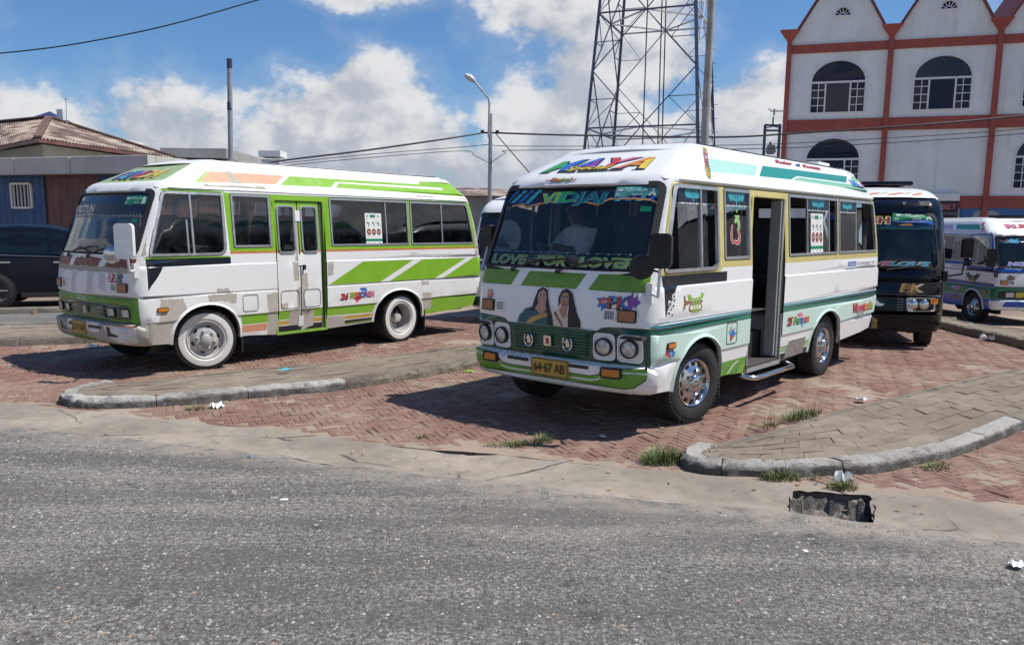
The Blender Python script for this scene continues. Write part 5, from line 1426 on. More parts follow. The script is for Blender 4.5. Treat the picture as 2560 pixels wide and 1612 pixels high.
# front stickers
def women():
    F0 = .003; it = []
    def p(P, m, o): it.append(('p', [(u * 1.0, .898 + (v - .898) * 1.06) for u, v in P], m, F0 + o * .0007))
    halo = [(-.385, .898), (-.365, .965), (-.285, 1.035), (-.19, 1.06), (-.165, 1.13), (-.135, 1.20), (-.085, 1.225), (-.03, 1.205), (-.012, 1.13), (.012, 1.075), (.075, 1.05), (.085, 1.13), (.115, 1.205), (.175, 1.225), (.24, 1.19), (.275, 1.10), (.30, 1.02), (.345, .95), (.345, .898)]
    p(halo, 0, 0)
    p([(-.375, .902), (-.355, .96), (-.275, 1.028), (-.20, 1.045), (.0, 1.04), (.035, .99), (.06, .902)], 1, 1)          # sari
    p([(-.27, .905), (-.20, .96), (-.10, .99), (.0, 1.015), (.005, .985), (-.09, .955), (-.18, .92), (-.20, .905)], 2, 2)   # gold border
    p([(-.20, 1.045), (-.175, 1.12), (-.145, 1.19), (-.09, 1.217), (-.035, 1.195), (-.018, 1.12), (.0, 1.06), (.03, .985), (.045, .902), (-.02, .902), (-.02, .99), (-.045, 1.03), (-.145, 1.03), (-.21, 1.005), (-.235, 1.02)], 3, 3)   # hair
    p([(-.165, 1.035), (-.125, 1.085), (-.05, 1.085), (-.035, 1.03), (-.09, .985)], 4, 4)   # neck
    p(blob(-.088, 1.128, .051, .068, 16, 2, .02), 4, 5)
    p([(-.135, 1.165), (-.10, 1.185), (-.09, 1.20), (-.14, 1.19)], 3, 6); p([(-.088, 1.20), (-.05, 1.175), (-.042, 1.14), (-.03, 1.19)], 3, 6)
    for du in (-.021, .019): p(blob(-.088 + du, 1.137, .0135, .0070, 10, 1, .03), 0, 6); p(blob(-.088 + du, 1.137, .0075, .0068, 8, 1, .05), 3, 7); p(blob(-.088 + du, 1.153, .0155, .0042, 8, 1, .05), 3, 6); p(blob(-.088 + du * 1.4, 1.112, .012, .012, 9, 1, .05), 5, 6)
    p([(-.055, 1.07), (-.045, 1.12), (-.043, 1.16), (-.036, 1.12), (-.045, 1.075)], 5, 6)
    p(blob(-.089, 1.095, .018, .0072, 10, 1, .05), 6, 7); p([(-.092, 1.135), (-.083, 1.112), (-.098, 1.112)], 5, 6)
    p([(.05, .902), (.035, .985), (.075, 1.035), (.125, 1.045), (.20, 1.02), (.215, .902)], 8, 1)      # second woman
    for k in range(7): p(splash(.062 + .013 * k, 1.012 - .016 * k, .016, 5, k), 9, 2)
    p([(.10, 1.04), (.135, 1.08), (.195, 1.08), (.185, 1.0), (.155, .965)], 5, 3)
    p([(.095, 1.05), (.09, 1.14), (.118, 1.197), (.172, 1.218), (.232, 1.185), (.265, 1.10), (.295, 1.02), (.335, .95), (.335, .902), (.205, .902), (.20, 1.0), (.205, 1.06), (.20, 1.13), (.165, 1.185), (.125, 1.16), (.112, 1.10)], 3, 4)
    p(blob(.160, 1.122, .047, .066, 16, 4, .02), 5, 5)
    p([(.118, 1.16), (.15, 1.19), (.165, 1.197), (.16, 1.20), (.12, 1.185)], 3, 6); p([(.168, 1.195), (.20, 1.165), (.205, 1.12), (.215, 1.18), (.185, 1.205)], 3, 6)
    for du in (-.019, .018): p(blob(.158 + du, 1.133, .0130, .0070, 10, 1, .03), 0, 6); p(blob(.158 + du, 1.133, .0080, .0068, 8, 1, .05), 3, 7); p(blob(.158 + du, 1.150, .0155, .0046, 8, 1, .05), 3, 6)
    p([(.152, 1.135), (.166, 1.108), (.148, 1.106)], 10, 6); p([(.185, 1.07), (.195, 1.12), (.196, 1.16), (.203, 1.12), (.195, 1.075)], 10, 6)
    p(blob(.157, 1.088, .018, .0080, 10, 1, .05), 7, 7)
    return it
sticker('portrait_sticker', busA, women(), FA, ['st_white', 'st_sari', 'gold', 'ink', 'st_skin', 'st_skin2', 'st_pink', 'st_red', 'st_cream', 'st_maroon', 'st_brown'])
sticker('graffiti_sticker', busA, [('p', splash(.555, 1.135, .07, 7, 3, 1.2), 0, .003), ('p', splash(.80, 1.15, .085, 8, 5, .9), 1, .003), ('p', [(.50, 1.12), (.60, 1.14), (.60, 1.185), (.50, 1.165)], 2, .0038)] + [('p', [(u, 1.10), (u + .014, 1.10), (u + .007, 1.10 - d_)], c, .003) for u, d_, c in ((.53, .05, 0), (.58, .035, 1), (.63, .07, 3), (.69, .045, 3), (.72, .03, 1))] + [('t', 'Lijn', .55, 1.152, .03, dict(off=.0046, mi=4, shear=.2, bold=.01))], FA, ['st_blue', 'st_purple', 'st_red', 'st_orange', 'st_white'])
decal_word('graffiti_lettering', busA, 'PK', FA, .675, 1.145, .095, .20, ['st_red', 'st_blue', 'st_sky', 'st_red', 'st_blue', 'st_orange'], 'ink', None, .1, bold=.03, off=.005)
sticker('bird_sticker', busA, [('p', splash(-.765, 1.11, .055, 7, 12, .7), 2, .003), ('p', splash(-.735, 1.13, .055, 7, 8, .7), 3, .0034), ('p', [(-.79, 1.10), (-.765, 1.085), (-.745, 1.12), (-.75, 1.165), (-.775, 1.18), (-.80, 1.15)], 1, .004), ('p', [(-.80, 1.185), (-.785, 1.185), (-.765, 1.15), (-.745, 1.185), (-.73, 1.185), (-.76, 1.12)], 0, .0046)], FA, ['st_cream', 'st_orange', 'st_blue', 'st_pink'])
decal_word('roof_lettering', busA, 'MAYA', FA, .0, 2.345, .105, 1.16, ['st_green', 'st_green', 'st_blue', 'st_blue', 'st_purple', 'st_purple', 'st_red', 'st_pink', 'st_orange', 'st_yellow'], 'ink', 'st_white', .30, bold=.03, arc=.018, off=.003)
decal_word('roof_lettering', busA, 'Special', FA, -.02, 2.298, .040, .50, 'st_yellow', 'ink', None, .35, bold=.015, off=.008)
decal_word('roof_lettering', busA, '~Shairal~', FA, -.20, 2.192, .034, .36, ['st_pink', 'st_orange', 'st_lime', 'st_pink'], 'ink', None, .2, bold=.015, off=.003)

# left side stickers
tr_ = [('p', [(-.40, 1.06), (-.375, 1.075), (-.365, 1.105), (-.28, 1.118), (-.05, 1.118), (-.05, 1.132), (-.28, 1.134), (-.365, 1.148), (-.375, 1.185), (-.40, 1.195), (-.388, 1.13)], 1, .003), ('p', rrect(-.30, 1.045, -.06, 1.11, .03), 1, .003), ('p', rrect(-.28, 1.06, -.08, 1.098, .02), 2, .0036)]
for u in (-.22, -.175, -.13): tr_.append(('p', [(u - .012, 1.03), (u + .012, 1.03), (u + .012, 1.165), (u - .012, 1.165)], 0, .0042))
tr_ += [('p', [(-.34, 1.205), (-.305, 1.185), (-.29, 1.205), (-.26, 1.175), (-.23, 1.15), (-.30, 1.135), (-.315, 1.16)], 0, .0032), ('p', [(-.02, 1.20), (-.055, 1.19), (-.07, 1.21), (-.09, 1.18), (-.14, 1.15), (-.08, 1.135), (-.05, 1.16)], 0, .0032)]
sticker('trumpet_sticker', busA, tr_, LA, ['st_lime', 'st_brown', 'paint_white'])
tb = []
for k, (u, v, r_) in enumerate(((-.58, 1.20, .035), (-.64, 1.14, .04), (-.585, 1.12, .036), (-.655, 1.06, .04), (-.60, 1.045, .034), (-.565, 1.165, .03), (-.62, 1.09, .03))):
    tb.append(('p', splash(u, v, r_, 5, k + 3), 0, .003)); tb.append(('p', blob(u + .006, v - .004, r_ * .42, r_ * .3, 9, k), 1, .0036))
sticker('tribal_sticker', busA, tb, LA, ['st_white', 'ink'])
sticker('butterfly_sticker', busA, [('p', splash(.565, .79, .05, 6, 1), 0, .003), ('p', splash(.61, .765, .06, 6, 2, 1.2), 1, .0034), ('p', splash(.58, .735, .04, 5, 6), 2, .0038), ('p', [(.545, .80), (.57, .86), (.58, .80)], 3, .004)], LA, ['st_sky', 'st_blue', 'st_red', 'st_orange'])
sticker('star_sticker', busA, [('p', splash(-.62, .715, .05, 6, 5, 1.5), 0, .003), ('p', splash(-.56, .715, .045, 6, 9, 1.4), 1, .0034), ('p', splash(-.59, .72, .03, 5, 2), 2, .0038)], LA, ['st_red', 'st_blue', 'st_sky'])
sticker('seating_sticker', busA, [('p', splash(2.33, .80, .075, 7, 3, 1.3), 3, .003), ('p', splash(2.42, .745, .07, 7, 6, 1.5), 2, .003)], LA, ['st_red', 'ink', 'st_sky', 'st_pink'])
decal_word('seating_lettering', busA, '25', LA, 2.02, .778, .085, .16, 'st_red', 'ink', None, .3, bold=.02, off=.0036)
decal_word('seating_lettering', busA, 'Persoon', LA, 2.36, .775, .085, .46, ['st_lime', 'st_green', 'st_sky', 'st_blue', 'st_pink', 'st_red', 'st_orange'], 'ink', 'st_white', .15, bold=.02, off=.0036)
sticker('name_sticker', busA, [('p', splash(4.45, .70, .085, 9, 4, 2.6), 0, .003)], LA, ['st_grey'])
decal_word('name_lettering', busA, 'Viraatonie', LA, 4.52, .775, .11, .82, ['st_red', 'st_pink', 'st_red', 'st_orange', 'st_lime'], 'st_maroon', 'st_cream', .2, bold=.02, off=.0038)
sticker('maker_badge', busA, [('p', rrect(3.84, 1.312, 4.15, 1.372, .004), 0, .003), ('t', 'ISUZU', 3.995, 1.342, .034, dict(off=.0042, mi=1, width=.26, bold=.01)), ], LA, ['st_blue', 'st_white'])
sticker('model_lettering', busA, [('t', 'JOURNEY', 4.47, 1.342, .040, dict(off=.003, mi=0, width=.56)), ('t', 'M', 4.84, 1.342, .036, dict(off=.003, mi=0, width=.06)), ('p', rrect(4.79, 1.315, 4.795, 1.37, .001), 0, .003), ('p', rrect(4.885, 1.315, 4.89, 1.37, .001), 0, .003)], LA, ['st_grey'])
decal_word('roof_lettering', busA, 'REPRODUCTION', LA, .245, 2.365, .055, .40, ['st_yellow', 'st_orange', 'st_red', 'st_pink', 'st_yellow'], 'ink', None, .0, rot=R(47), bold=.02, off=.003)
decal_word('roof_lettering', busA, 'Ruler', LA, 2.22, 2.487, .036, .48, 'st_red', 'st_maroon', None, .2, bold=.01, off=.003)
decal_word('roof_lettering', busA, 'of', LA, 2.63, 2.487, .036, .16, 'st_blue', 'ink', None, .2, bold=.01, off=.003)
decal_word('roof_lettering', busA, 'Kwatta', LA, 3.05, 2.487, .036, .56, 'st_red', 'st_maroon', None, .2, bold=.01, off=.003)
decal_word('roof_lettering', busA, 'Vireah', LA, 4.50, 2.362, .075, .60, ['st_sky', 'st_blue', 'st_sky', 'st_white', 'st_pink', 'st_red'], 'st_blue', 'st_white', .2, bold=.015, off=.003)
pmat('checker_plate', (0.42, 0.42, 0.41), 0.35, 0.7, var=0.5, vscale=55, bump=0.9, bscale=60)
ck = MB(); ck.prism([(2.00, .362), (2.545, .375), (2.56, .555), (2.09, .555)], LA, 0, .010); ck.build('tread_plate', 'checker_plate', busA)
# pane graphics
def tribal_top(u, z, s, o):
    it = []
    for sg in (-1, 1):
        for k in range(4):
            a = u + sg * (.012 + k * .030) * s; it.append(('p', [(a, z + .012 * k * .3), (a + sg * .035 * s, z + .05 * s), (a + sg * .062 * s, z + .052 * s), (a + sg * .040 * s, z + .028 * s), (a + sg * .018 * s, z - .012 * s)], 0, o))
            it.append(('p', [(a, z + .035 * s), (a + sg * .02 * s, z + .075 * s), (a + sg * .034 * s, z + .07 * s), (a + sg * .014 * s, z + .03 * s)], 0, o + .0004))
    it.append(('p', [(u - .006, z - .06 * s), (u + .006, z - .06 * s), (u + .012, z + .03 * s), (u, z + .085 * s), (u - .012, z + .03 * s)], 0, o))
    return it
def barb(u0, u1, z, o):
    it = [('p', [(u0, z), (u1, z), (u1, z + .006), (u0, z + .006)], 1, o)]
    n = max(2, int((u1 - u0) / .11))
    for k in range(n): it.append(('p', splash(u0 + (k + .5) * (u1 - u0) / n, z + .003, .014, 4, k), 1, o + .0005))
    return it
for u0, u1, o, sc in ((-.44, .10, -.016, 1.0), (.42, .93, -.008, 1.15), (2.50, 3.19, -.014, 1.3), (3.53, 4.17, -.014, 1.2)):
    sticker('pane_graphic', busA, tribal_top((u0 + u1) / 2, 2.03, sc, o) + barb(u0 + .01, u1 - .01, 1.975, o) + [('p', [(u0 + .005, 1.985), (u1 - .005, 1.985), (u1 - .005, 2.10), (u0 + .005, 2.10)], 2, o - .001)], LA, ['st_aqua', 'st_white', 'st_navy'])
om = MB(); o_ = -.008
def stroke(pts, w_): om.tube([LA(u, v, o_) for u, v in pts], w_, 4)
def strokes(mi_): pass
om_items = []
def ribbon(pts, w_, mi, o):
    P = [Vector(p) for p in pts]; l = []; r_ = []
    for i, p in enumerate(P):
        t_ = (P[min(i + 1, len(P) - 1)] - P[max(i - 1, 0)]).normalized(); n_ = Vector((-t_.y, t_.x)); k = w_ * (1 - .55 * abs(2 * i / (len(P) - 1) - 1))
        l.append(tuple(p + n_ * k)); r_.append(tuple(p - n_ * k))
    om_items.append(('p', l + r_[::-1], mi, o))
arc_ = lambda cu, cv, ru, rv, a0, a1, n=12: [(cu + ru * math.cos(R(a)), cv + rv * math.sin(R(a))) for a in np.linspace(a0, a1, n)]
for mi, w_, o in ((0, .028, o_), (1, .018, o_ + .001)):
    ribbon(arc_(.67, 1.795, .05, .05, 150, -80), w_, mi, o); ribbon(arc_(.67, 1.69, .06, .058, 80, -150), w_, mi if mi == 0 else 2, o); ribbon(arc_(.60, 1.72, .045, .085, 110, 290), w_ * .9, mi if mi == 0 else 2, o); ribbon(arc_(.68, 1.90, .05, .03, 200, 340), w_ * .7, mi, o)
om_items.append(('p', [(.675, 1.91), (.69, 1.925), (.675, 1.955), (.66, 1.925)], 1, o_ + .001))
sticker('pane_symbol', busA, om_items, LA, ['st_white', 'st_lime', 'st_red'])
def poster(root, fn, u0, v0, u1, v1, o):
    w_, h_ = u1 - u0, v1 - v0; it = [('p', rrect(u0, v0, u1, v1, .006), 0, o)]
    it += [('p', rrect(u0, v0 + h_ * .10, u1, v0 + h_ * .18, .001), 1, o + .0008), ('p', rrect(u0 + .3 * w_, v0 + h_ * .86, u0 + .62 * w_, v0 + h_ * .95, .01), 1, o + .0008), ('p', rrect(u0 + .08 * w_, v0 + h_ * .88, u0 + .2 * w_, v0 + h_ * .94, .002), 4, o + .0008), ('p', blob(u0 + .8 * w_, v0 + h_ * .90, .04 * w_, .035 * h_, 8, 1), 3, o + .0008)]
    for k in range(3):
        cu = u0 + w_ * (.2 + .3 * k)
        it += [('p', blob(cu, v0 + h_ * .40, .125 * w_, .085 * h_ * (w_ / h_) * 1.75, 16, 1, 0), 2, o + .0008), ('p', blob(cu, v0 + h_ * .40, .085 * w_, .06 * h_ * (w_ / h_) * 1.7, 16, 1, 0), 5, o + .0014), ('p', rrect(cu - .06 * w_, v0 + .39 * h_, cu + .06 * w_, v0 + .41 * h_, .001), 0, o + .002)]
        it += [('p', blob(cu - .03 * w_, v0 + h_ * .69, .05 * w_, .035 * h_, 9, k + 2, .2), 3, o + .0008), ('p', blob(cu + .03 * w_, v0 + h_ * .64, .045 * w_, .02 * h_, 9, k + 5, .2), 4, o + .0008), ('p', rrect(cu - .03 * w_, v0 + .59 * h_, cu + .05 * w_, v0 + .61 * h_, .001), 3, o + .0008), ('p', rrect(cu - .05 * w_, v0 + .045 * h_, cu + .03 * w_, v0 + .06 * h_, .001), 3, o + .0008)]
    sticker('rules_poster', root, it, fn, ['st_white', 'st_tctg', 'st_maroon', 'ink', 'st_grey', 'st_brown'])
poster(busA, LA, 2.60, 1.50, 2.99, 1.945, -.012)

# open folding door, step well, step bar
dl = MB(); dl.box((1.775, -.905, 1.24), (.035, .13, 1.66), mi=0); dl.box((1.735, -.90, 1.24), (.035, .11, 1.62), mi=0)
dl.box((1.7552, -.90, .95), (.004, .10, .03), mi=1); dl.box((1.7552, -.90, .89), (.004, .10, .05), mi=1)
dl.box((1.7552, -.90, 1.80), (.004, .11, .52), mi=3)
pmat('door_grey', (0.27, 0.275, 0.275), 0.5, var=0.1, dirt=0.3)
dl.build('folding_door', ['door_grey', 'band_green', 'glass_dark', 'cream_yellow'], busA, bevel=.006)
sp_ = MB(); sp_.box((1.415, -.70, .385), (.83, .56, .03), mi=1); sp_.box((1.415, -.425, .62), (.83, .02, .48), mi=0); sp_.box((1.015, -.70, .62), (.02, .56, .48), mi=0); sp_.box((1.818, -.72, .62), (.02, .54, .50), mi=0)
sp_.box((1.415, -.97, .352), (.83, .04, .04), mi=0)
sp_.build('step_well', ['door_grey', 'cabin_floor'], busA)
jb = MB()
for P0 in (rrect(1.005, 0.335, 1.83, 2.095, (0, 0, .05, .05)),): jb.ring(inset(P0, -.012), inset(P0, .018), LA, 0, .012, 0, off_in=-.05)
jb.build('door_frame', ['cream_yellow'], busA, smooth=40)
sb = MB(); sb.tube([(.98, -.90, .315), (.98, -1.02, .295), (1.03, -1.075, .29), (1.99, -1.075, .29), (2.05, -1.02, .30), (2.05, -.90, .33)], .026, 12); sb.build('step_bar', 'chrome', busA, smooth=60)
# mirrors
mirror(busA, FA(.93, 1.235, .02), (-0.98, -1.085, 1.22), (-1.01, -1.115, 1.585), R(16), 'rubber', 'white_steel', (.175, .275))
mr = MB(); mr.lathe([(.0, .03), (.06, .025), (.095, .01), (.10, -.005), (.0, -.006)], 20, (-1.07, -.98, 1.455), Matrix.Rotation(R(-62), 3, 'Z')); mr.tube([(-1.0, -1.09, 1.42), (-1.06, -1.0, 1.45)], .01, 6); mr.build('round_mirror', 'rubber', busA, smooth=40)
mirror(busA, RA_(.62, 1.30, .02), (-.62, 1.14, 1.33), (-.45, 1.19, 1.60), R(-12), 'rubber', 'white_steel', (.17, .36))
# roof vent at the back
rv = MB(); rv.box((4.25, -.25, 2.60), (.40, .45, .06)); rv.build('roof_vent', 'paint_white', busA, bevel=.02)

# ------------------------------------------------------------------ driver
def person(name, loc, rz, joints, radii, edges, mats, regions, label):
    me = bpy.data.meshes.new('figure'); me.from_pydata(joints, edges, []); me.update()
    o = bpy.data.objects.new(name, me); link(o)
    sk = o.modifiers.new('skin', 'SKIN'); sk.use_smooth_shade = True
    me.skin_vertices[0].data[0].use_root = True
    for v, r_ in zip(me.skin_vertices[0].data, radii): v.radius = (r_ if isinstance(r_, tuple) else (r_, r_))
    ss = o.modifiers.new('sub', 'SUBSURF'); ss.levels = 2; ss.render_levels = 2
    dg = bpy.context.evaluated_depsgraph_get(); dg.update()
    me2 = bpy.data.meshes.new_from_object(o.evaluated_get(dg))
    o.modifiers.clear(); o.data = me2
    for m in mats: me2.materials.append(MATS[m])
    for p in me2.polygons:
        p.material_index = regions(p.center); p.use_smooth = True
    o.location = loc; o.rotation_euler = (0, 0, rz)
    tag(o, label, 'person')
    return o
pmat('skin', (0.16, 0.085, 0.055), 0.55, var=0.1); pmat('shirt', (0.62, 0.63, 0.68), 0.8, var=0.06); pmat('trousers', (0.03, 0.035, 0.05), 0.8); pmat('hair', (0.012, 0.010, 0.009), 0.5)
# local: faces -x, seated; pelvis at the origin
J = [(0, 0, .10), (.05, 0, .30), (.06, 0, .46), (.03, 0, .57), (0.0, 0, .635), (-.01, 0, .72), (-.005, 0, .80),
     (.05, .17, .50), (-.10, .25, .32), (-.30, .14, .36), (-.38, .10, .39), (.05, -.17, .50), (-.10, -.25, .32), (-.30, -.14, .36), (-.38, -.10, .39),
     (-.06, .10, .08), (-.42, .13, .10), (-.46, .13, -.34), (-.56, .13, -.38), (-.06, -.10, .08), (-.42, -.13, .10), (-.46, -.13, -.34), (-.56, -.13, -.38)]
E_ = [(0, 1), (1, 2), (2, 3), (3, 4), (4, 5), (5, 6), (2, 7), (7, 8), (8, 9), (9, 10), (2, 11), (11, 12), (12, 13), (13, 14), (0, 15), (15, 16), (16, 17), (17, 18), (0, 19), (19, 20), (20, 21), (21, 22)]
Rd = [(.15, .12), (.15, .11), (.15, .11), (.065, .06), (.055, .055), (.085, .09), (.078, .085), .07, .052, .038, .036, .07, .052, .038, .036, .085, .065, .048, .04, .085, .065, .048, .04]
def reg(c):
    if c.z > .585 and c.x > -.3: return 3 if (c.z > .80 or (c.x > .03 and c.z > .66)) else 0
    if c.x < -.20 and c.z > .30: return 0
    return 1 if c.z > .13 else 2
MA = Matrix.Translation((0.959, 7.985, 0)) @ Matrix.Rotation(RZA, 4, 'Z')
drv = person('person', MA @ Vector((0.02, .46, 1.20)), RZA + R(-14), J, Rd, E_, ['skin', 'shirt', 'trousers', 'hair'], reg, 'driver in pale shirt sitting at the wheel of the minibus with the open door')
fc = MB()
for s in (-1, 1):
    fc.lathe([(.010, 0), (.008, .005), (0, .006)], 8, (-.092, s * .032, .735), Matrix.Rotation(-math.pi / 2, 3, 'Z'), 0); fc.box((.0, s * .088, .725), (.03, .018, .05), mi=1)
fc.box((-.102, 0, .712), (.03, .024, .045), mi=1); fc.box((-.088, 0, .672), (.012, .045, .010), mi=0)
fo = fc.build('face', ['hair', 'skin'], drv, bevel=.006)

# ================================================================== MINIBUS B (patched, lime)
RZB = R(90 - 37.5)
pB, fB = scheme_b()
bm_b = ['primer', 'paint_white_dull', 'ink', 'orange_line', 'lime_front']
bp_b = [(jag([(.55, .40), (.98, .40), (.98, .615), (.45, .60), (.50, .50)], .012, .05, 31), 1), (jag([(-.30, .40), (.2, .40), (.25, .44), (-.4, .44)], .01, .05, 32), 4), (rpoly([(.50, .596), (.95, .590), (.95, .612), (.60, .618)], .008), 3), (jag([(-.45, .50), (.35, .50), (.35, .615), (-.45, .615)], .006, .05, 33), 1)]
cfgB = dict(paint=pB, front_paint=fB, lip='paint_white_dull', frame='alu', glass='glass_b', wheel=wheel_b, steer=-R(17), bumper=(bp_b, bm_b), amber='amber_dull', vents=False)
busB, BB_, LB, RB_, FB_, REB, BFB = journey('minibus', (-4.464, 10.488, 0.0), RZB, cfgB)
tag(busB, 'patched white and lime green minibus with primer spots and white walled tyres, door shut', 'minibus')
number_plate(busB, BFB, -.10, .535, .34, .15, '55-70 AB')
for s in (-1, 1):
    sl = MB(); a, b_ = sorted((s * .14 - .02, s * .40)); sl.prism(rrect(a, .545, b_, .580, .01), BFB, 0, .003); sl.build('bumper_slot', 'ink', busB)
    sl = MB(); sl.prism(rpoly([(s * .60 - .09, .47), (s * .60 + .10, .47), (s * .60 + .10, .495), (s * .60 - .02, .51), (s * .60 - .04, .58), (s * .60 - .10, .585)], .012), BFB, 0, .003); sl.build('bumper_slot', 'ink', busB)
gr = MB(); gr.prism(rrect(-.42, .685, .40, .82, .01), FB_, 0, .003); gB = gr.build('grille', 'ink', busB)
for z in (.69, .745, .80):
    b_ = MB(); b_.prism(rrect(-.42, z, .40, z + .016, .002), FB_, .003, .018); b_.build('grille_bar', 'dark_green', gB)
b_ = MB(); b_.prism(rrect(-.025, .71, .025, .80, .01), FB_, .018, .028); b_.build('emblem', 'alu', busB)
for s in (-1, 1):
    for c_ in (.53, .79):
        hl = MB(); P = rrect(s * c_ - .075, .695, s * c_ + .075, .80, .015); hl.ring(P, inset(P, .01), FB_, 0, .016, 1); hl.prism(inset(P, .01), FB_, 0, .012, 0); hl.build('headlamp', ['lamp_glass', 'rubber'], busB)
sticker('maker_lettering', busB, [('t', 'ISUZU', -.10, .882, .042, dict(off=.004, mi=0, width=.24, bold=.02))], FB_, ['st_white'])
sticker('windscreen_band', busB, [('p', [(-.845, 1.83), (.850, 1.83), (.842, 2.108), (-.842, 2.108)], 0, off)] + [('p', [(u, 1.832 + .016 * (k % 2)), (u + .026, 1.832 + .016 * (k % 2)), (u + .026, 1.846 + .016 * (k % 2)), (u, 1.846 + .016 * (k % 2))], 1, off + .001) for k, u in enumerate(np.arange(-.83, .80, .028))], FB_, ['st_navy', 'st_grey'])
decal_word('banner_lettering', busB, 'KRISTUN', FB_, -.52, 1.935, .085, .62, 'st_cream', 'st_grey', None, .12, bold=.02, off=off + .0015)
pm = [('p', rrect(.43, 1.975, .815, 2.075, .004), 0, off + .003), ('t', 'TCT', .56, 2.048, .028, dict(off=off + .004, mi=1, bold=.02)), ('t', 'No. 25', .665, 2.048, .022, dict(off=off + .004, mi=1)), ('t', 'PK', .465, 2.0, .028, dict(off=off + .004, mi=1)), ('t', '55-70', .645, 2.0, .022, dict(off=off + .004, mi=1)), ('t', 'B', .765, 2.025, .07, dict(off=off + .004, mi=1, bold=.04)), ('p', blob(.475, 2.048, .026, .013, 14, 1, .02), 1, off + .004)]
sticker('permit_sticker', busB, pm, FB_, ['st_tctg', 'st_white'])
sticker('permit_sticker', busB, [('p', rrect(.66, 1.77, .76, 1.815, .003), 0, off)], FB_, ['st_tctg'])
sticker('graffiti_sticker', busB, [('p', splash(.57, 1.14, .075, 8, 3, 1.3), 0, .003), ('p', splash(.72, 1.15, .06, 7, 5, 1), 1, .003)] + [('p', [(u, 1.10), (u + .014, 1.10), (u + .007, 1.05)], 0, .003) for u in (.55, .60, .66)], FB_, ['st_pink', 'st_purple'])
decal_word('graffiti_lettering', busB, 'PK', FB_, .64, 1.15, .085, .20, ['st_cream', 'st_pink', 'st_cream', 'st_green'], 'ink', None, .1, bold=.03, off=.0045)
decal_word('roof_lettering', busB, 'GUNDA', FB_, .05, 2.35, .10, .98, ['st_purple', 'st_sky', 'st_blue', 'st_red', 'st_yellow', 'st_yellow'], 'ink', 'st_cream', .25, bold=.03, off=.003)
sticker('seating_sticker', busB, [('p', splash(2.50, .84, .06, 7, 3, 1.4), 1, .003), ('p', splash(2.38, .74, .06, 7, 6, 1.8), 0, .003)], LB, ['st_red', 'st_blue'])
decal_word('seating_lettering', busB, '26', LB, 2.12, .772, .085, .16, 'st_red', 'ink', None, .3, bold=.02, off=.0036)
decal_word('seating_lettering', busB, 'PERSONEN', LB, 2.46, .780, .075, .46, ['st_lime', 'st_orange', 'st_red', 'st_blue', 'st_purple', 'st_pink', 'st_pink'], 'ink', 'st_white', .05, bold=.03, off=.0036)
poster(busB, LB, 2.58, 1.492, 2.90, 1.94, -.006)
mirror(busB, FB_(.93, 1.235, .02), (-1.0, -1.09, 1.24), (-1.06, -1.14, 1.57), R(38), 'paint_white_dull', 'white_steel', (.20, .38))
mr = MB(); mr.lathe([(.0, .03), (.06, .025), (.095, .01), (.10, -.005), (.0, -.006)], 20, (-1.12, -.96, 1.42), Matrix.Rotation(R(-60), 3, 'Z')); mr.tube([(-1.03, -1.10, 1.42), (-1.11, -.98, 1.42)], .01, 6); mr.build('round_mirror', 'chrome', busB, smooth=40)
mirror(busB, RB_(.62, 1.30, .02), (-.62, 1.14, 1.33), (-.45, 1.17, 1.58), R(-12), 'rubber', 'white_steel', (.20, .36))
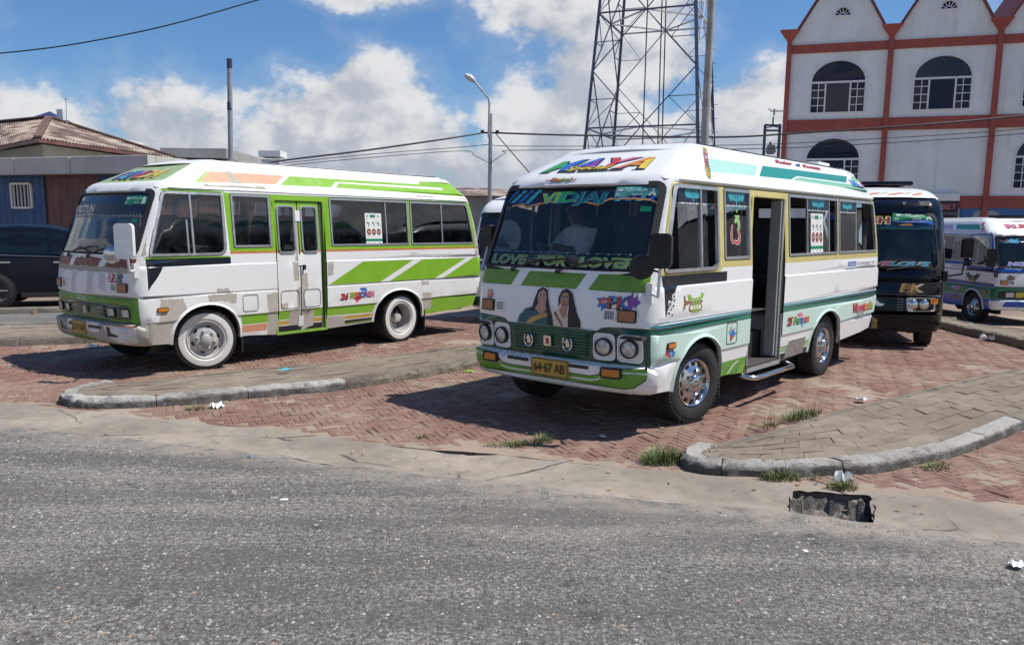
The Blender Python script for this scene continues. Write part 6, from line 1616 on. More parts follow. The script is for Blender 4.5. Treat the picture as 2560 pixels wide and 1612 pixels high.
# shut folding door: two leaves
pmat('door_gap', (0.07, 0.075, 0.08), 0.7, var=0.1)
fr_ = MB(); P0 = rrect(1.005, 0.335, 1.83, 2.095, (0, 0, .05, .05)); fr_.ring(inset(P0, -.010), inset(P0, .020), LB, 0, .010, 0, off_in=-.06); fr_.build('door_frame', ['lime'], busB, smooth=40)
for a, b_, wa, wb_, sd in ((1.030, 1.385, 1.055, 1.335, 1), (1.400, 1.745, 1.435, 1.71, 2)):
    wp = rrect(wa, 1.395, wb_, 2.015, .055); lf = rrect(a, .345, b_, 2.07, .02)
    J_ = lambda P, s: jag(P, .008, .04, s)
    paints = [([(a - .1, 1.430), (b_ + .1, 1.430), (b_ + .1, 2.1), (a - .1, 2.1)], 1), ([(a - .1, 1.40), (b_ + .1, 1.40), (b_ + .1, 1.43), (a - .1, 1.43)], 2), ([(a - .1, .52), (b_ + .1, .52), (b_ + .1, .635), (a - .1, .635)], 1), ([(a - .1, .45), (b_ + .1, .45), (b_ + .1, .505), (a - .1, .505)], 4), ([(a - .1, .30), (b_ + .1, .30), (b_ + .1, .435), (a - .1, .435)], 5)]
    if sd == 1: paints += [(J_([(1.26, 1.28), (1.36, 1.28), (1.36, 1.02), (1.28, 1.03)], 3), 3), (J_([(1.32, 1.30), (1.40, 1.30), (1.40, 2.0), (1.345, 2.0)], 4), 3), (J_([(1.20, .43), (1.40, .43), (1.40, .95), (1.31, .90), (1.33, .66), (1.20, .64)], 5), 3), (J_([(1.05, .74), (1.17, .74), (1.17, .66), (1.05, .66)], 6), 3)]
    else: paints += [(J_([(1.40, 1.12), (1.50, 1.13), (1.52, .95), (1.44, .82), (1.47, .64), (1.61, .62), (1.60, .40), (1.40, .36)], 7), 3)]
    uv, tr, mi = cdt(lf, [wp], paints, [], (.12, .12))
    leaf = mesh_obj('door_leaf', [LB(u, v, -.012) for u, v in uv], tr, ['paint_white_dull', 'lime', 'orange_line', 'primer', 'gold', 'navy_panel'], busB, mi, smooth=40)
    ew = MB(); ew.ring(lf, inset(lf, .003), LB, -.05, -.011, 0); ew.ring(wp, inset(wp, .022), LB, -.012, .002, 1, off_in=-.03)
    pp = rrect(a + .03, .665, b_ - .03, .905, .05); ew.ring(pp, inset(pp, .005), LB, -.012, -.007, 0); ew.build('leaf_trim', ['door_gap', 'alu'], leaf, smooth=40)
    pane('pane', inset(wp, .016), LB, -.022, 'glass_b', leaf)
hg = MB()
for z in (1.88, 1.30, .48): hg.prism(rrect(1.352, z - .07, 1.435, z + .07, .004), LB, -.012, -.006)
hg.build('hinge', 'paint_white_dull', busB)
hd = MB(); hd.prism(rpoly([(1.425, 1.17), (1.455, 1.17), (1.46, 1.23), (1.43, 1.24)], .01), LB, -.012, .02); hd.build('door_handle', 'rubber', busB)
dk = MB(); dk.prism(rrect(1.76, .345, 1.80, 2.06, .01), LB, -.03, -.012); dk.build('door_seal', 'door_gap', busB)
# curtain at the driver's window, head rests of grey cloth behind the screen
pmat('curtain_blue', (0.06, 0.16, 0.36), 0.9, var=0.2, vscale=30); pmat('curtain_grey', (0.42, 0.44, 0.43), 0.9, var=0.12, vscale=20)
def curtain(root, a, b_, z0, z1, mat, waves=7, amp=.02, taper=1.0):
    a, b_ = Vector(a), Vector(b_); d_ = (b_ - a); n_ = Vector((-d_.y, d_.x, 0)).normalized(); mb = MB(); k = 40; vs = []
    for j in range(2):
        for i in range(k + 1):
            t_ = i / k; q = t_ if j else (t_ * taper)
            p = a + d_ * q + n_ * amp * math.sin(t_ * waves * 6.283); vs.append((p.x, p.y, z1 if j else z0))
    mb.add(vs, [(i, i + 1, k + 2 + i, k + 1 + i) for i in range(k)])
    return mesh_obj('curtain', mb.v, mb.f, mat, root, smooth=80)
curtain(busB, (-.62, .80, 0), (-.62, .35, 0), 1.42, 1.88, 'curtain_grey', 4, .02, .7); curtain(busB, (-.60, -.10, 0), (-.60, -.45, 0), 1.42, 1.84, 'curtain_grey', 4, .02, .8)
curtain(busB, (-.40, .86, 0), (0.1, .88, 0), 1.42, 1.80, 'curtain_blue', 5, .015, .5)
# ================================================================== OTHER VEHICLES
CROWS = [(0.26, .93, 0.10, 6.4, .26, .2), (0.34, .97, 0.02, 6.42, .30, .2), (0.60, 1.0, 0.0, 6.45, .32, .2), (0.95, 1.0, 0.03, 6.46, .32, .2), (1.25, 1.0, 0.09, 6.46, .32, .2), (1.60, .985, .18, 6.45, .32, .22), (2.10, .95, .36, 6.40, .32, .24), (2.24, .935, .44, 6.36, .32, .25), (2.33, .915, .54, 6.30, .33, .26), (2.42, .87, .72, 6.2, .34, .27), (2.50, .78, .98, 6.0, .34, .28), (2.545, .66, 1.25, 5.8, .33, .28), (2.565, .55, 1.5, 5.6, .3, .28)]
pmat('black_paint', (0.003, 0.004, 0.009), 0.10, coat=0.0, spec=0.35)
pmat('blue_paint', (0.006, 0.080, 0.400), 0.25, coat=0.2, var=0.06)
pmat('blue_paint_light', (0.05, 0.15, 0.50), 0.3, coat=0.3)
def coaster(name, loc, rz, mats, paints_s, paints_f, scale=1.0, frame='rubber'):
    root = empty(name, loc, rz, scale)
    B = Body(CROWS, bow=0.12); L, Rr, Fr, Re = B.left(), B.right(), B.front(), B.rear()
    ws = rpoly([(-.88, 1.27), (.88, 1.27), (.80, 2.10), (-.80, 2.10)], .10)
    WN = [rpoly([(.50, 1.36), (1.30, 1.36), (1.30, 2.08), (.68, 2.08)], .06)] + [rrect(a, 1.36, a + 1.12, 2.08, .05) for a in (1.40, 2.60, 3.80, 5.0)]
    aF, aR = arch(1.05, .47, .80), arch(4.75, .50, .80)
    rw = rrect(-.75, 1.4, .75, 2.05, .08)
    zb = [(B.seam_f(.3)[0], .30), (1.6, .30), (4.0, .32), (6.0, .40)]
    B.shell('body', mats, root, zb, 2.565, (WN + [aF, aR], paints_s), (WN + [aF, aR], paints_s), ([ws], paints_f), ([rw], ()), (), (0.05,))
    for w_ in WN:
        window(root, w_, L, frame, 'glass_dark', .02); window(root, [(-u, v) for u, v in w_], Rr, frame, 'glass_dark', .02)
    window(root, rw, Re, 'rubber', 'glass_dark', .03)
    sh = MB(); sh.ring(inset(ws, -.02), inset(ws, .02), Fr, 0, .008, off_in=-.02); s_ = sh.build('windscreen', 'rubber', root, smooth=40)
    pane('pane', inset(ws, .014), Fr, -.006, 'glass_shield', s_, (.12, .12))
    ub = MB(); ub.box((3.3, 0, .50), (5.6, 1.5, .3)); ub.tube([(1.05, -.8, .36), (1.05, .8, .36)], .05); ub.tube([(4.75, -.8, .36), (4.75, .8, .36)], .07)
    for x in (1.05, 4.75): ub.box((x, 0, .845), (1.06, 1.9, .03)); [ub.box((x, s * .6, .55), (1.06, .12, .62)) for s in (-1, 1)]
    ub.build('chassis', 'underbody', root)
    fl = MB(); fl.box((3.3, 0, .86), (6.0, 1.84, .03)); fl.build('floor', 'cabin_floor', root)
    dd = MB(); dd.box((.42, 0, 1.10), (.45, 1.6, .28)); dd.build('dashboard', 'cabin_dark', root, bevel=.06, bseg=3)
    for (x, y) in [(1.15, .46), (1.15, -.46)] + [(x, y) for x in (2.2, 3.1, 4.0, 5.0) for y in (-.66, -.24, .24, .66)]:
        o = bpy.data.objects.new('seat', SEAT); o.location = (x, y, .76); link(o, root)
    for x in (1.05, 4.75):
        wheel_a(root, (x, -.845, .368), 0); wheel_a(root, (x, .845, .368), 0, flip=True)
    for u0 in (-.5, .12):
        wp = MB(); wp.tube([Fr(u0, 1.245, .03), Fr(u0 + .5, 1.33, .02)], .010, 6); wp.build('wiper', 'rubber', root)
    return root, L, Rr, Fr, Re

# ---- C: black coach behind the open-door minibus
cm = ['black_paint', 'paint_white', 'chrome', 'glass_dark', 'ink']
pf = [([(-1.2, 2.36), (1.2, 2.36), (1.2, 3), (-1.2, 3)], 1), ([(-1.2, 1.085), (1.2, 1.085), (1.2, 1.095), (-1.2, 1.095)], 2), ([(-1.2, .855), (1.2, .855), (1.2, .872), (-1.2, .872)], 2), ([(-1.2, .585), (1.2, .585), (1.2, .605), (-1.2, .605)], 2)]
ps = [([(-3, 2.33), (9, 2.33), (9, 3), (-3, 3)], 1)]
XC, YC = 5.62, 12.66; ZC = gz(6.2, 13.6); RZC = R(90 - 18)
busC, LC, RC, FC, REC = coaster('minibus', (XC, YC, ZC), RZC, cm, ps, pf, 1.0)
tag(busC, 'black minibus with white roof standing behind the white and teal one', 'minibus')
for s in (-1, 1):
    hl = MB(); P = rpoly([(s * .45, .625), (s * .86, .635), (s * .87, .835), (s * .43, .835)], .03); P = P if s > 0 else P[::-1]
    hl.ring(P, inset(P, .008), FC, 0, .010, 1); hl.prism(inset(P, .008), FC, 0, .006, 0)
    h_ = hl.build('headlamp', ['lamp_glass', 'chrome'], busC)
    for u in (.53, .69):
        lb = MB(); c = Vector(FC(s * u, .735, .008)); nrm = (Vector(FC(s * u, .735, .02)) - Vector(FC(s * u, .735, 0))).normalized(); M = nrm.to_track_quat('Y', 'Z').to_matrix() @ Matrix.Rotation(math.pi, 3, 'Z')
        lb.lathe([(.075, 0), (.06, .012), (.03, .018), (0, .02)], 20, c, M); lb.build('lens', 'chrome', h_, smooth=40)
    ts = MB(); P = rpoly([(s * .78, .74), (s * .885, .745), (s * .885, .825), (s * .78, .825)], .01); P = P if s > 0 else P[::-1]; ts.prism(P, FC, 0, .014); ts.build('turn_signal', 'amber', busC)
    fg = MB(); P = rrect(s * .60 - .16, .40, s * .60 + .16, .52, .03); fg.ring(P, inset(P, .012), FC, 0, .01, 0); fg.build('fog_lamp_recess', 'rubber', busC)
gr = MB(); gr.prism(rrect(-.40, .63, .40, .84, .02), FC, 0, .003, 1); gC = gr.build('grille', ['chrome', 'ink'], busC)
for k in range(5):
    b_ = MB(); b_.prism(rrect(-.39, .645 + k * .04, .39, .652 + k * .04, .001), FC, .003, .012); b_.build('grille_bar', 'st_grey', gC)
em = MB(); em.prism([(-.02, .72), (.02, .70), (.10, .705), (.12, .735), (.05, .745), (.02, .775), (.0, .80), (-.04, .80), (-.03, .775), (0.0, .755)], FC, .012, .022); em.build('horse_badge', 'chrome', busC)
decal_word('graffiti_lettering', busC, 'PK', FC, .50, .985, .12, .36, ['gold', 'st_brown', 'gold', 'st_cream'], 'st_brown', None, .15, bold=.03, off=.003)
sticker('graffiti_sticker', busC, [('p', splash(.50, .93, .06, 8, 4, 2.4), 0, .002)], FC, ['st_brown'])
sticker('windscreen_banner', busC, [('p', [(-.80, 1.93), (.815, 1.93), (.795, 2.085), (-.79, 2.085)], 0, -.003), ('p', [(-.80, 1.885), (.822, 1.885), (.82, 1.935), (-.80, 1.935)], 1, -.003), ('p', [(-.80, 1.872), (.822, 1.872), (.82, 1.886), (-.80, 1.886)], 2, -.003), ('p', blob(.40, 1.945, .10, .022, 12, 4, .35), 3, -.002)], FC, ['st_blue', 'st_aqua', 'st_lime', 'st_brown'])
decal_word('banner_lettering', busC, 'RUSH', FC, -.16, 2.01, .10, .62, 'st_maroon', 'st_cream', 'st_yellow', .05, bold=.03, off=-.001)
sticker('permit_sticker', busC, [('p', rrect(.18, 1.995, .78, 2.125, .004), 0, .0), ('t', 'TCT', .40, 2.09, .032, dict(off=.001, mi=1, bold=.02)), ('t', 'No. 29', .57, 2.09, .025, dict(off=.001, mi=1)), ('t', 'PK', .245, 2.03, .035, dict(off=.001, mi=1)), ('t', '03-05-CB', .53, 2.03, .022, dict(off=.001, mi=1)), ('t', 'A', .71, 2.06, .075, dict(off=.001, mi=1, bold=.04)), ('p', blob(.265, 2.09, .04, .016, 12, 1, 0), 1, .001)], FC, ['st_tctg', 'st_white'])
decal_word('slogan_lettering', busC, 'MARVELOUS', FC, .10, 1.345, .062, 1.30, ['st_lime', 'st_yellow', 'st_orange', 'st_pink', 'st_aqua', 'st_sky', 'st_sky'], 'ink', 'st_cream', .25, bold=.03, off=-.002)
number_plate(busC, FC, -.16, .43, .40, .15, '03-05 CB')
sticker('roof_graphic', busC, [('p', blob(-.1 + .17 * k, 2.43 + .012 * (k % 2), .10, .013, 10, k, .3, .15), k % 2, .003) for k in range(5)], FC, ['st_orange', 'st_cream'])
mb_ = MB(); mb_.prism(rrect(-.72, 2.22, .72, 2.29, .02), FC, 0, .03); mb_.build('visor', 'ink', busC, bevel=.01)
for u in (.34, .60):
    mb_ = MB(); mb_.lathe([(.022, 0), (.022, .02), (0, .024)], 10, FC(u, 2.255, .03), Matrix.Rotation(-math.pi / 2, 3, 'Z')); mb_.build('marker_lamp', 'chrome', busC)
mirror(busC, FC(.97, 1.16, .02), (-.06, -1.14, 1.22), (.04, -1.20, 1.60), R(14), 'black_paint', 'rubber', (.15, .30))
mr = MB(); mr.lathe([(0, .04), (.04, .035), (.062, .015), (.065, 0), (0, -.01)], 18, (.0, -1.22, 1.40), Matrix.Rotation(R(-80), 3, 'Z')); mr.build('round_mirror', 'black_paint', busC, smooth=60)
fi = MB(); fi.tube([FC(-.40, 2.36, 0), FC(-.40, 2.36, .10)], .012, 6); c_ = Vector(FC(-.40, 2.36, .16)); fi.tube([c_ + Vector((0, .05 * math.cos(a), .05 * math.sin(a))) for a in np.linspace(0, 6.283, 13)], .012, 6); fi.build('roof_ornament', 'chrome', busC)
rv = MB(); rv.box((2.1, -.1, 2.63), (1.1, 1.0, .08)); rv.build('roof_rack', 'black_paint', busC, bevel=.03)

# ---- E: white coach seen between the two front buses
em_ = ['paint_white', 'blue_paint_light', 'black_paint', 'st_white']
pfE = [([(-1.2, 1.06), (1.2, 1.06), (1.2, 1.20), (-1.2, 1.20)], 1), ([(-1.2, 2.08), (1.2, 2.08), (1.2, 2.16), (-1.2, 2.16)], 2), ([(-1.2, 2.43), (1.2, 2.43), (1.2, 2.445), (-1.2, 2.445)], 1)]
busE, LE, RE_, FE, REE = coaster('minibus', (-.05, 15.0, gz(0, 15)), R(90 - 22), em_, [([(-1, 1.0), (9, 1.0), (9, 1.2), (-1, 1.2)], 1)], pfE, .945)
tag(busE, 'white minibus with dark windscreen half hidden between the two front minibuses', 'minibus')
sticker('windscreen_band', busE, [('p', [(-.83, 1.86), (.83, 1.86), (.80, 2.085), (-.80, 2.085)], 0, -.003)] + [('p', [(-.83, 1.845), (.83, 1.845), (.83, 1.852), (-.83, 1.852)], 1, -.003)] + [('p', splash(-.8 + k * .16, 1.848, .02, 4, k), 1, -.002) for k in range(11)], FE, ['st_navy', 'st_grey'])
decal_word('banner_lettering', busE, 'SARGAM', FE, .08, 1.965, .12, .98, 'st_red', 'st_cream', None, .15, bold=.03, off=-.001)
sticker('permit_sticker', busE, [('p', rrect(.40, 1.96, .78, 2.06, .003), 0, .001), ('t', 'A', .72, 2.01, .06, dict(off=.002, mi=1, bold=.04)), ('t', 'TCT 13', .53, 2.03, .026, dict(off=.002, mi=1))], FE, ['st_blue', 'st_white'])
sticker('roof_graphic', busE, [('p', blob(.05 + .1 * k, 2.36 + .02 * (k % 2), .07, .008, 9, k, .3, .5), k % 3, .003) for k in range(5)], FE, ['st_blue', 'ink', 'st_red'])
for s in (-1, 1):
    hl = MB(); P = rrect(s * .66 - .2, .62, s * .66 + .2, .80, .03); hl.prism(P, FE, 0, .008); hl.build('headlamp', 'lamp_glass', busE)
mirror(busE, FE(.97, 1.16, .02), (-.05, -1.2, 1.22), (.02, -1.28, 1.56), R(14), 'rubber', 'white_steel', (.2, .36)); mirror(busE, FE(-.97, 1.16, .02), (-.05, 1.2, 1.22), (.02, 1.28, 1.56), R(-14), 'rubber', 'white_steel', (.2, .36))

# ---- D: blue and white minibus on the right, its right side to us
matsD = ['paint_white', 'blue_paint', 'band_green', 'teal_roof', 'st_lav', 'ink', 'st_white', 'blue_paint_light']
pD = [([(-1.5, .30), (6, .30), (6, .632), (-1.5, .632)], 1), ([(-1.5, .640), (6, .640), (6, .90), (-1.5, .90)], 2), ([(-1.5, .632), (6, .632), (6, .648), (-1.5, .648)], 6), ([(-1.5, .915), (6, .915), (6, .99), (-1.5, .99)], 1), (rpoly([(-.79, 1.30), (.345, 1.30), (.36, 2.165), (-.52, 2.165)], .03), 1), ([(.34, 1.395), (5.1, 1.395), (5.0, 2.155), (.34, 2.155)], 1), ([(-.80, 1.285), (.345, 1.285), (.345, 1.33), (-.80, 1.33)], 5),
      (rpoly([(.05, 2.268), (1.20, 2.28), (1.35, 2.40), (.28, 2.40)], .03), 3), (rpoly([(1.36, 2.28), (2.30, 2.285), (2.40, 2.385), (1.50, 2.39)], .03), 4), (rpoly([(2.45, 2.285), (4.8, 2.28), (4.7, 2.39), (2.55, 2.39)], .03), 3)]
fD = [([(-1.2, .64), (1.2, .64), (1.2, .935), (-1.2, .935)], 2), (rrect(-.88, .665, .88, .83, .02), 5), ([(-.95, 1.25), (.95, 1.25), (.95, 1.375), (-.95, 1.375)], 1), ([(-1.2, .30), (1.2, .30), (1.2, .635), (-1.2, .635)], 5), (rpoly([(-.74, 2.262), (.74, 2.262), (.62, 2.475), (-.62, 2.475)], .03), 0)]
bD = [(rpoly([(-.80, .46), (.80, .46), (.72, .60), (-.72, .60)], .03), 1)]
cfgD = dict(paint=(pD, matsD), front_paint=fD, lip='paint_white', frame='alu', glass='glass_dark', glass_r='glass_side', wheel=wheel_a, steer=R(8), bumper=(bD, ['paint_white', 'blue_paint']), amber='amber', vents=True)
busD, BD_, LD, RD, FD, RED, BFD = journey('minibus', (11.05, 18.15, gz(10.6, 18.2)), R(90), cfgD, .89)
tag(busD, 'blue and white minibus with green stripe at the right edge', 'minibus')
dp = MB(); dp.prism(rrect(1.01, .345, 1.825, 2.09, .03), LD, -.03, -.01); dp.build('folding_door', 'blue_paint', busD)
for u in (-.62, -.40, .40, .62):
    hl = MB(); hl.prism(rrect(u - .09, .69, u + .09, .80, .015), FD, 0, .012); hl.build('headlamp', 'st_yellow' if abs(u) < .5 else 'lamp_glass', busD)
decal_word('roof_lettering', busD, 'Dolla', RD, -.06, 2.35, .07, .34, 'gold', 'st_brown', None, .2, rot=R(-35), off=.003)
decal_word('roof_lettering', busD, 'RUDRA', FD, 0, 2.355, .09, 1.0, ['st_pink', 'st_red', 'st_purple'], 'ink', None, .2, bold=.03, off=.003)
sticker('maker_lettering', busD, [('t', 'SUPER DE LUXE', -.75, 1.345, .045, dict(off=.003, mi=0, width=.58, bold=.01))], RD, ['st_grey'])
sticker('winged_sticker', busD, [('p', [(.0, 1.13), (.12, 1.18), (.22, 1.24), (.20, 1.17), (.30, 1.22), (.26, 1.12), (.12, 1.03), (.06, .99), (-.02, 1.0)], 0, .003), ('p', [(.0 - .04, 1.13), (-.16, 1.18), (-.26, 1.24), (-.24, 1.17), (-.34, 1.22), (-.30, 1.12), (-.16, 1.03), (-.10, .99), (-.02, 1.0)], 0, .003), ('p', blob(-.02, 1.09, .07, .075, 12, 3, .15), 1, .004), ('p', splash(-.02, 1.02, .06, 7, 3, 2), 2, .0036)], RD, ['st_navy', 'st_brown', 'gold'])
sticker('seating_sticker', busD, [('p', splash(-.80, .80, .08, 8, 3, 2.6), 0, .003), ('p', rrect(-.66, .75, -.52, .86, .01), 1, .0036), ('p', splash(-.75, .55, .07, 8, 5, 2.6), 2, .003)], RD, ['st_lav', 'st_orange', 'st_brown'])
sticker('windscreen_banner', busD, [('p', [(-.842, 1.93), (.846, 1.93), (.842, 2.105), (-.842, 2.105)], 0, -.004), ('p', splash(-.5, 2.0, .07, 7, 2, 3), 1, -.003), ('p', splash(.3, 2.0, .07, 7, 4, 3), 1, -.003), ('p', splash(-.62, 2.02, .04, 5, 4), 2, -.002)], FD, ['st_navy', 'st_sky', 'st_red'])
decal_word('slogan_lettering', busD, 'NO LIMIT', FD, -.15, 1.47, .08, 1.1, ['st_lav', 'st_sky'], 'st_blue', 'st_white', .2, bold=.03, off=-.002)
sticker('graffiti_sticker', busD, [('p', splash(-.62, 1.14, .09, 9, 3, 1.3), 0, .003), ('p', blob(-.62, 1.14, .06, .05, 12, 2), 1, .004)], FD, ['st_navy', 'st_brown'])
mirror(busD, FD(-.93, 1.235, .02), (-1.05, 1.10, 1.24), (-1.05, 1.20, 1.62), R(-24), 'rubber', 'rubber', (.20, .42)); mirror(busD, FD(.93, 1.235, .02), (-1.05, -1.10, 1.24), (-1.05, -1.20, 1.62), R(24), 'rubber', 'rubber', (.20, .42))
hn = MB(); hn.prism(rrect(-.32, 1.05, -.18, 1.10, .01), RD, 0, .012); hn.build('door_handle', 'alu', busD)
rk = MB(); rk.box((.5, 0, 2.60), (.5, .7, .06)); rk.build('roof_vent', 'black_paint', busD, bevel=.02)

# ---- dark car at the left
def car(name, loc, rz):
    root = empty(name, loc, rz)
    st = [  # x, half width low, sill z, belt half width, belt z, roof half width, roof z
        (-.90, .55, .35, .60, .62, .50, .66), (-.82, .78, .26, .78, .72, .62, .80), (-.60, .86, .22, .85, .84, .70, .93), (0.0, .90, .20, .88, .95, .76, 1.03), (.38, .90, .20, .88, 1.00, .78, 1.10), (.80, .90, .20, .885, 1.02, .73, 1.36), (1.15, .90, .20, .885, 1.04, .67, 1.60), (1.6, .90, .20, .885, 1.055, .655, 1.70), (2.2, .90, .20, .885, 1.07, .645, 1.72), (2.8, .90, .20, .88, 1.09, .63, 1.69), (3.15, .895, .22, .87, 1.11, .61, 1.62), (3.45, .88, .26, .85, 1.10, .58, 1.42), (3.58, .84, .32, .80, 1.0, .55, 1.12), (3.64, .72, .40, .70, .85, .50, .92)]
    mb = MB(); ring = []
    for (x, wl, zs_, wb_, zb_, wr, zr) in st:
        h = [(wl * .86, zs_), (wl, zs_ + .07), (wl + .005, (zs_ + zb_) / 2), (wb_ + .012, zb_ - .10), (wb_, zb_), ((wb_ + wr) / 2 + .015, (zb_ + zr) / 2), (wr, zr - .05), (wr * .82, zr - .005), (0, zr + .012)]
        ring.append([(x, y, z) for y, z in h] + [(x, -y, z) for y, z in reversed(h[:-1])])
    n = len(ring[0]); vs = [p for r_ in ring for p in r_]
    fs = [(i * n + j, (i + 1) * n + j, (i + 1) * n + (j + 1) % n, i * n + (j + 1) % n) for i in range(len(ring) - 1) for j in range(n)] + [tuple(range(n)), tuple((len(ring) - 1) * n + j for j in range(n))[::-1]]
    mb.add(vs, fs); mb.build('body', 'car_paint', root, smooth=32)
    # side glass on the greenhouse
    def interp(x):
        for a, b_ in zip(st, st[1:]):
            if a[0] <= x <= b_[0]:
                t_ = (x - a[0]) / (b_[0] - a[0]); return [p + (q - p) * t_ for p, q in zip(a, b_)]
        return st[-1]
    for s in (1, -1):
        fn = lambda u, k, o: (lambda q: (u, s * ((q[3] + (q[5] - q[3]) * k) + .016 + o), q[4] + (q[6] - .05 - q[4]) * k))(interp(u))
        for P in ([(.62, .08), (1.55, .08), (1.55, .86), (1.18, .84), (.86, .50)], [(1.64, .08), (2.50, .08), (2.52, .84), (1.64, .86)], [(2.60, .10), (3.02, .14), (2.90, .74), (2.60, .82)]):
            g_ = MB(); g_.prism(P if s > 0 else P[::-1], fn, 0, .004); g_.build('side_window', 'glass_car', root)
        tr_ = MB(); tr_.prism([(.5, -.02), (3.1, -.02), (3.1, .035), (.5, .035)], fn, 0, .006); tr_.build('belt_trim', 'alu_dark', root)
        for x in (1.42, 2.42):
            h_ = MB(); h_.box((x, s * .915, .93), (.20, .03, .035)); h_.build('door_handle', 'alu', root, bevel=.01)
        m_ = MB(); m_.box((.72, s * 1.0, 1.08), (.12, .20, .14)); m_.build('mirror', 'car_paint', root, bevel=.04, bseg=3)
        sk = MB(); sk.box((1.3, s * .89, .24), (1.75, .04, .10)); sk.build('sill', 'rubber', root, bevel=.01)
        pk = MB(); pk.box((1.3, s * .912, .62), (1.9, .012, .03)); pk.build('side_moulding', 'car_paint', root)
        for x in (0.0, 2.62):
            ar = MB(); ar.disc((x, s * .904, .345), .385, 28, mi=0); ar.build('wheel_arch', 'ink', root)
            w_ = MB(); w_.lathe([(.225, .07), (.235, .078), (.225, .085), (.205, .05)], 32, mi=0); w_.lathe([(.205, .05), (.0, .045)], 32, mi=1); w_.lathe([(.055, .05), (.05, .085), (0, .09)], 16, mi=0)
            for k in range(5):
                a = 2 * math.pi * k / 5; w_.bar((.04 * math.cos(a), -.078, .04 * math.sin(a)), (.215 * math.cos(a), -.074, .215 * math.sin(a)), .055, .02)
            o = w_.build('wheel', ['alu', 'ink'], root, smooth=40); o.location = (x, s * .835, .345); o.rotation_euler = (0, 0, math.pi if s > 0 else 0)
            tyre(o, .345, 'tyre', .225)
    wsf = MB(); wsf.add([(.42, -.74, 1.125), (.42, .74, 1.125), (1.12, .63, 1.585), (1.12, -.63, 1.585)], [(0, 1, 2, 3)]); wsf.v = [(x, y, z + .022) for x, y, z in wsf.v]; wsf.build('windscreen', 'glass_car', root)
    for s in (-1, 1): hl = MB(); hl.box((-.70, s * .70, .74), (.22, .22, .12)); hl.build('headlamp', 'lamp_glass', root, bevel=.03)
    return root
pmat('car_paint', (0.005, 0.007, 0.013), 0.22, spec=0.3); pmat('glass_car', (0.006, 0.009, 0.014), 0.04, spec=0.6); pmat('alu_dark', (0.16, 0.16, 0.17), 0.3, 0.7)
carA = car('car', (-8.63, 18.85, 0.0), math.atan2(-.34, -.94))
tag(carA, 'dark blue hatchback parked in front of the corrugated shed', 'car')

# ================================================================== BUILDINGS
pmat('plaster_white', (0.74, 0.775, 0.76), 0.85, var=0.06, vscale=0.8, dirt=0.25, dirtcol=(0.42, 0.42, 0.41), dscale=0.6, bump=0.15, bscale=30)
m = MATS['plaster_white']; t = NT(m.node_tree); b = t.n['Principled BSDF']; bc = b.inputs['Base Color'].links[0].from_socket
rs = t.noise(t.vmath('MULTIPLY', t.add('ShaderNodeTexCoord').outputs['Object'], (3.2, 3.2, 0.22)), 1.0, 6, 0.6)
t.put(b.inputs['Base Color'], t.mix(t.ramp(rs, 0.52, 0.75, 0, 0.45), bc, (0.43, 0.43, 0.42)))        # rain streaks
pmat('brick_red_paint', (0.33, 0.078, 0.060), 0.75, var=0.10, vscale=1.2, dirt=0.25, dirtcol=(0.16, 0.05, 0.045), dscale=1.0)
pmat('frame_white', (0.70, 0.71, 0.71), 0.5, var=0.04); pmat('window_dark', (0.006, 0.010, 0.028), 0.05, spec=0.3)
pmat('roof_red', (0.19, 0.05, 0.045), 0.7, var=0.15); pmat('window_blind', (0.022, 0.026, 0.04), 0.06, spec=0.4)
fb_root = empty('building', (11.682, 36.0, 0), math.atan2(-.29571, .95528))
tag(fb_root, 'white building with red pillars and bands, arched windows and pointed gables', 'building')
fn0 = lambda u, v, o: (u, -o, v)
PIT = 3.93; S0 = -.14; NB = 4
win_list = []
for k in range(NB):
    win_list.append((S0 + PIT * k + .95, 6.61))
    if k != 1: win_list.append((S0 + PIT * k + .92, 3.47))
def arch_poly(a, z, w_=2.13, tr=1.25, top=.87, n=16):
    return [(a, z), (a + w_, z), (a + w_, z + tr)] + [(a + w_ / 2 + w_ / 2 * math.cos(t_), z + tr + top * math.sin(t_)) for t_ in np.linspace(0, math.pi, n)[1:-1]] + [(a, z + tr)]
out_ = [(-.24, -.6), (S0 + PIT * NB, -.6), (S0 + PIT * NB, 9.5)]
for k in reversed(range(NB)):
    b0 = S0 + PIT * k; out_ += [(b0 + PIT - .30, 9.95), (b0 + 2.02, 12.75), (b0 + .34, 9.95)] + ([(b0, 9.55)] if k else [(-.24, 9.95)])
semi = []
for k in range(NB):
    c = S0 + PIT * k + 2.02; semi.append([(c - .31, 10.47), (c + .31, 10.47)] + [(c + .31 * math.cos(t_), 10.47 + .34 * math.sin(t_)) for t_ in np.linspace(0, math.pi, 14)[1:-1]])
uv, tr, _ = cdt(out_, [arch_poly(*w_) for w_ in win_list] + semi, grid=(1.0, 1.0))
mesh_obj('wall', [(u, 0, v) for u, v in uv], tr, 'plaster_white', fb_root)
bk = MB(); bk.box((S0 + PIT * NB / 2, 6.0, 4.5), (PIT * NB, 11.5, 10.2)); bk.build('wall', 'plaster_white', fb_root)
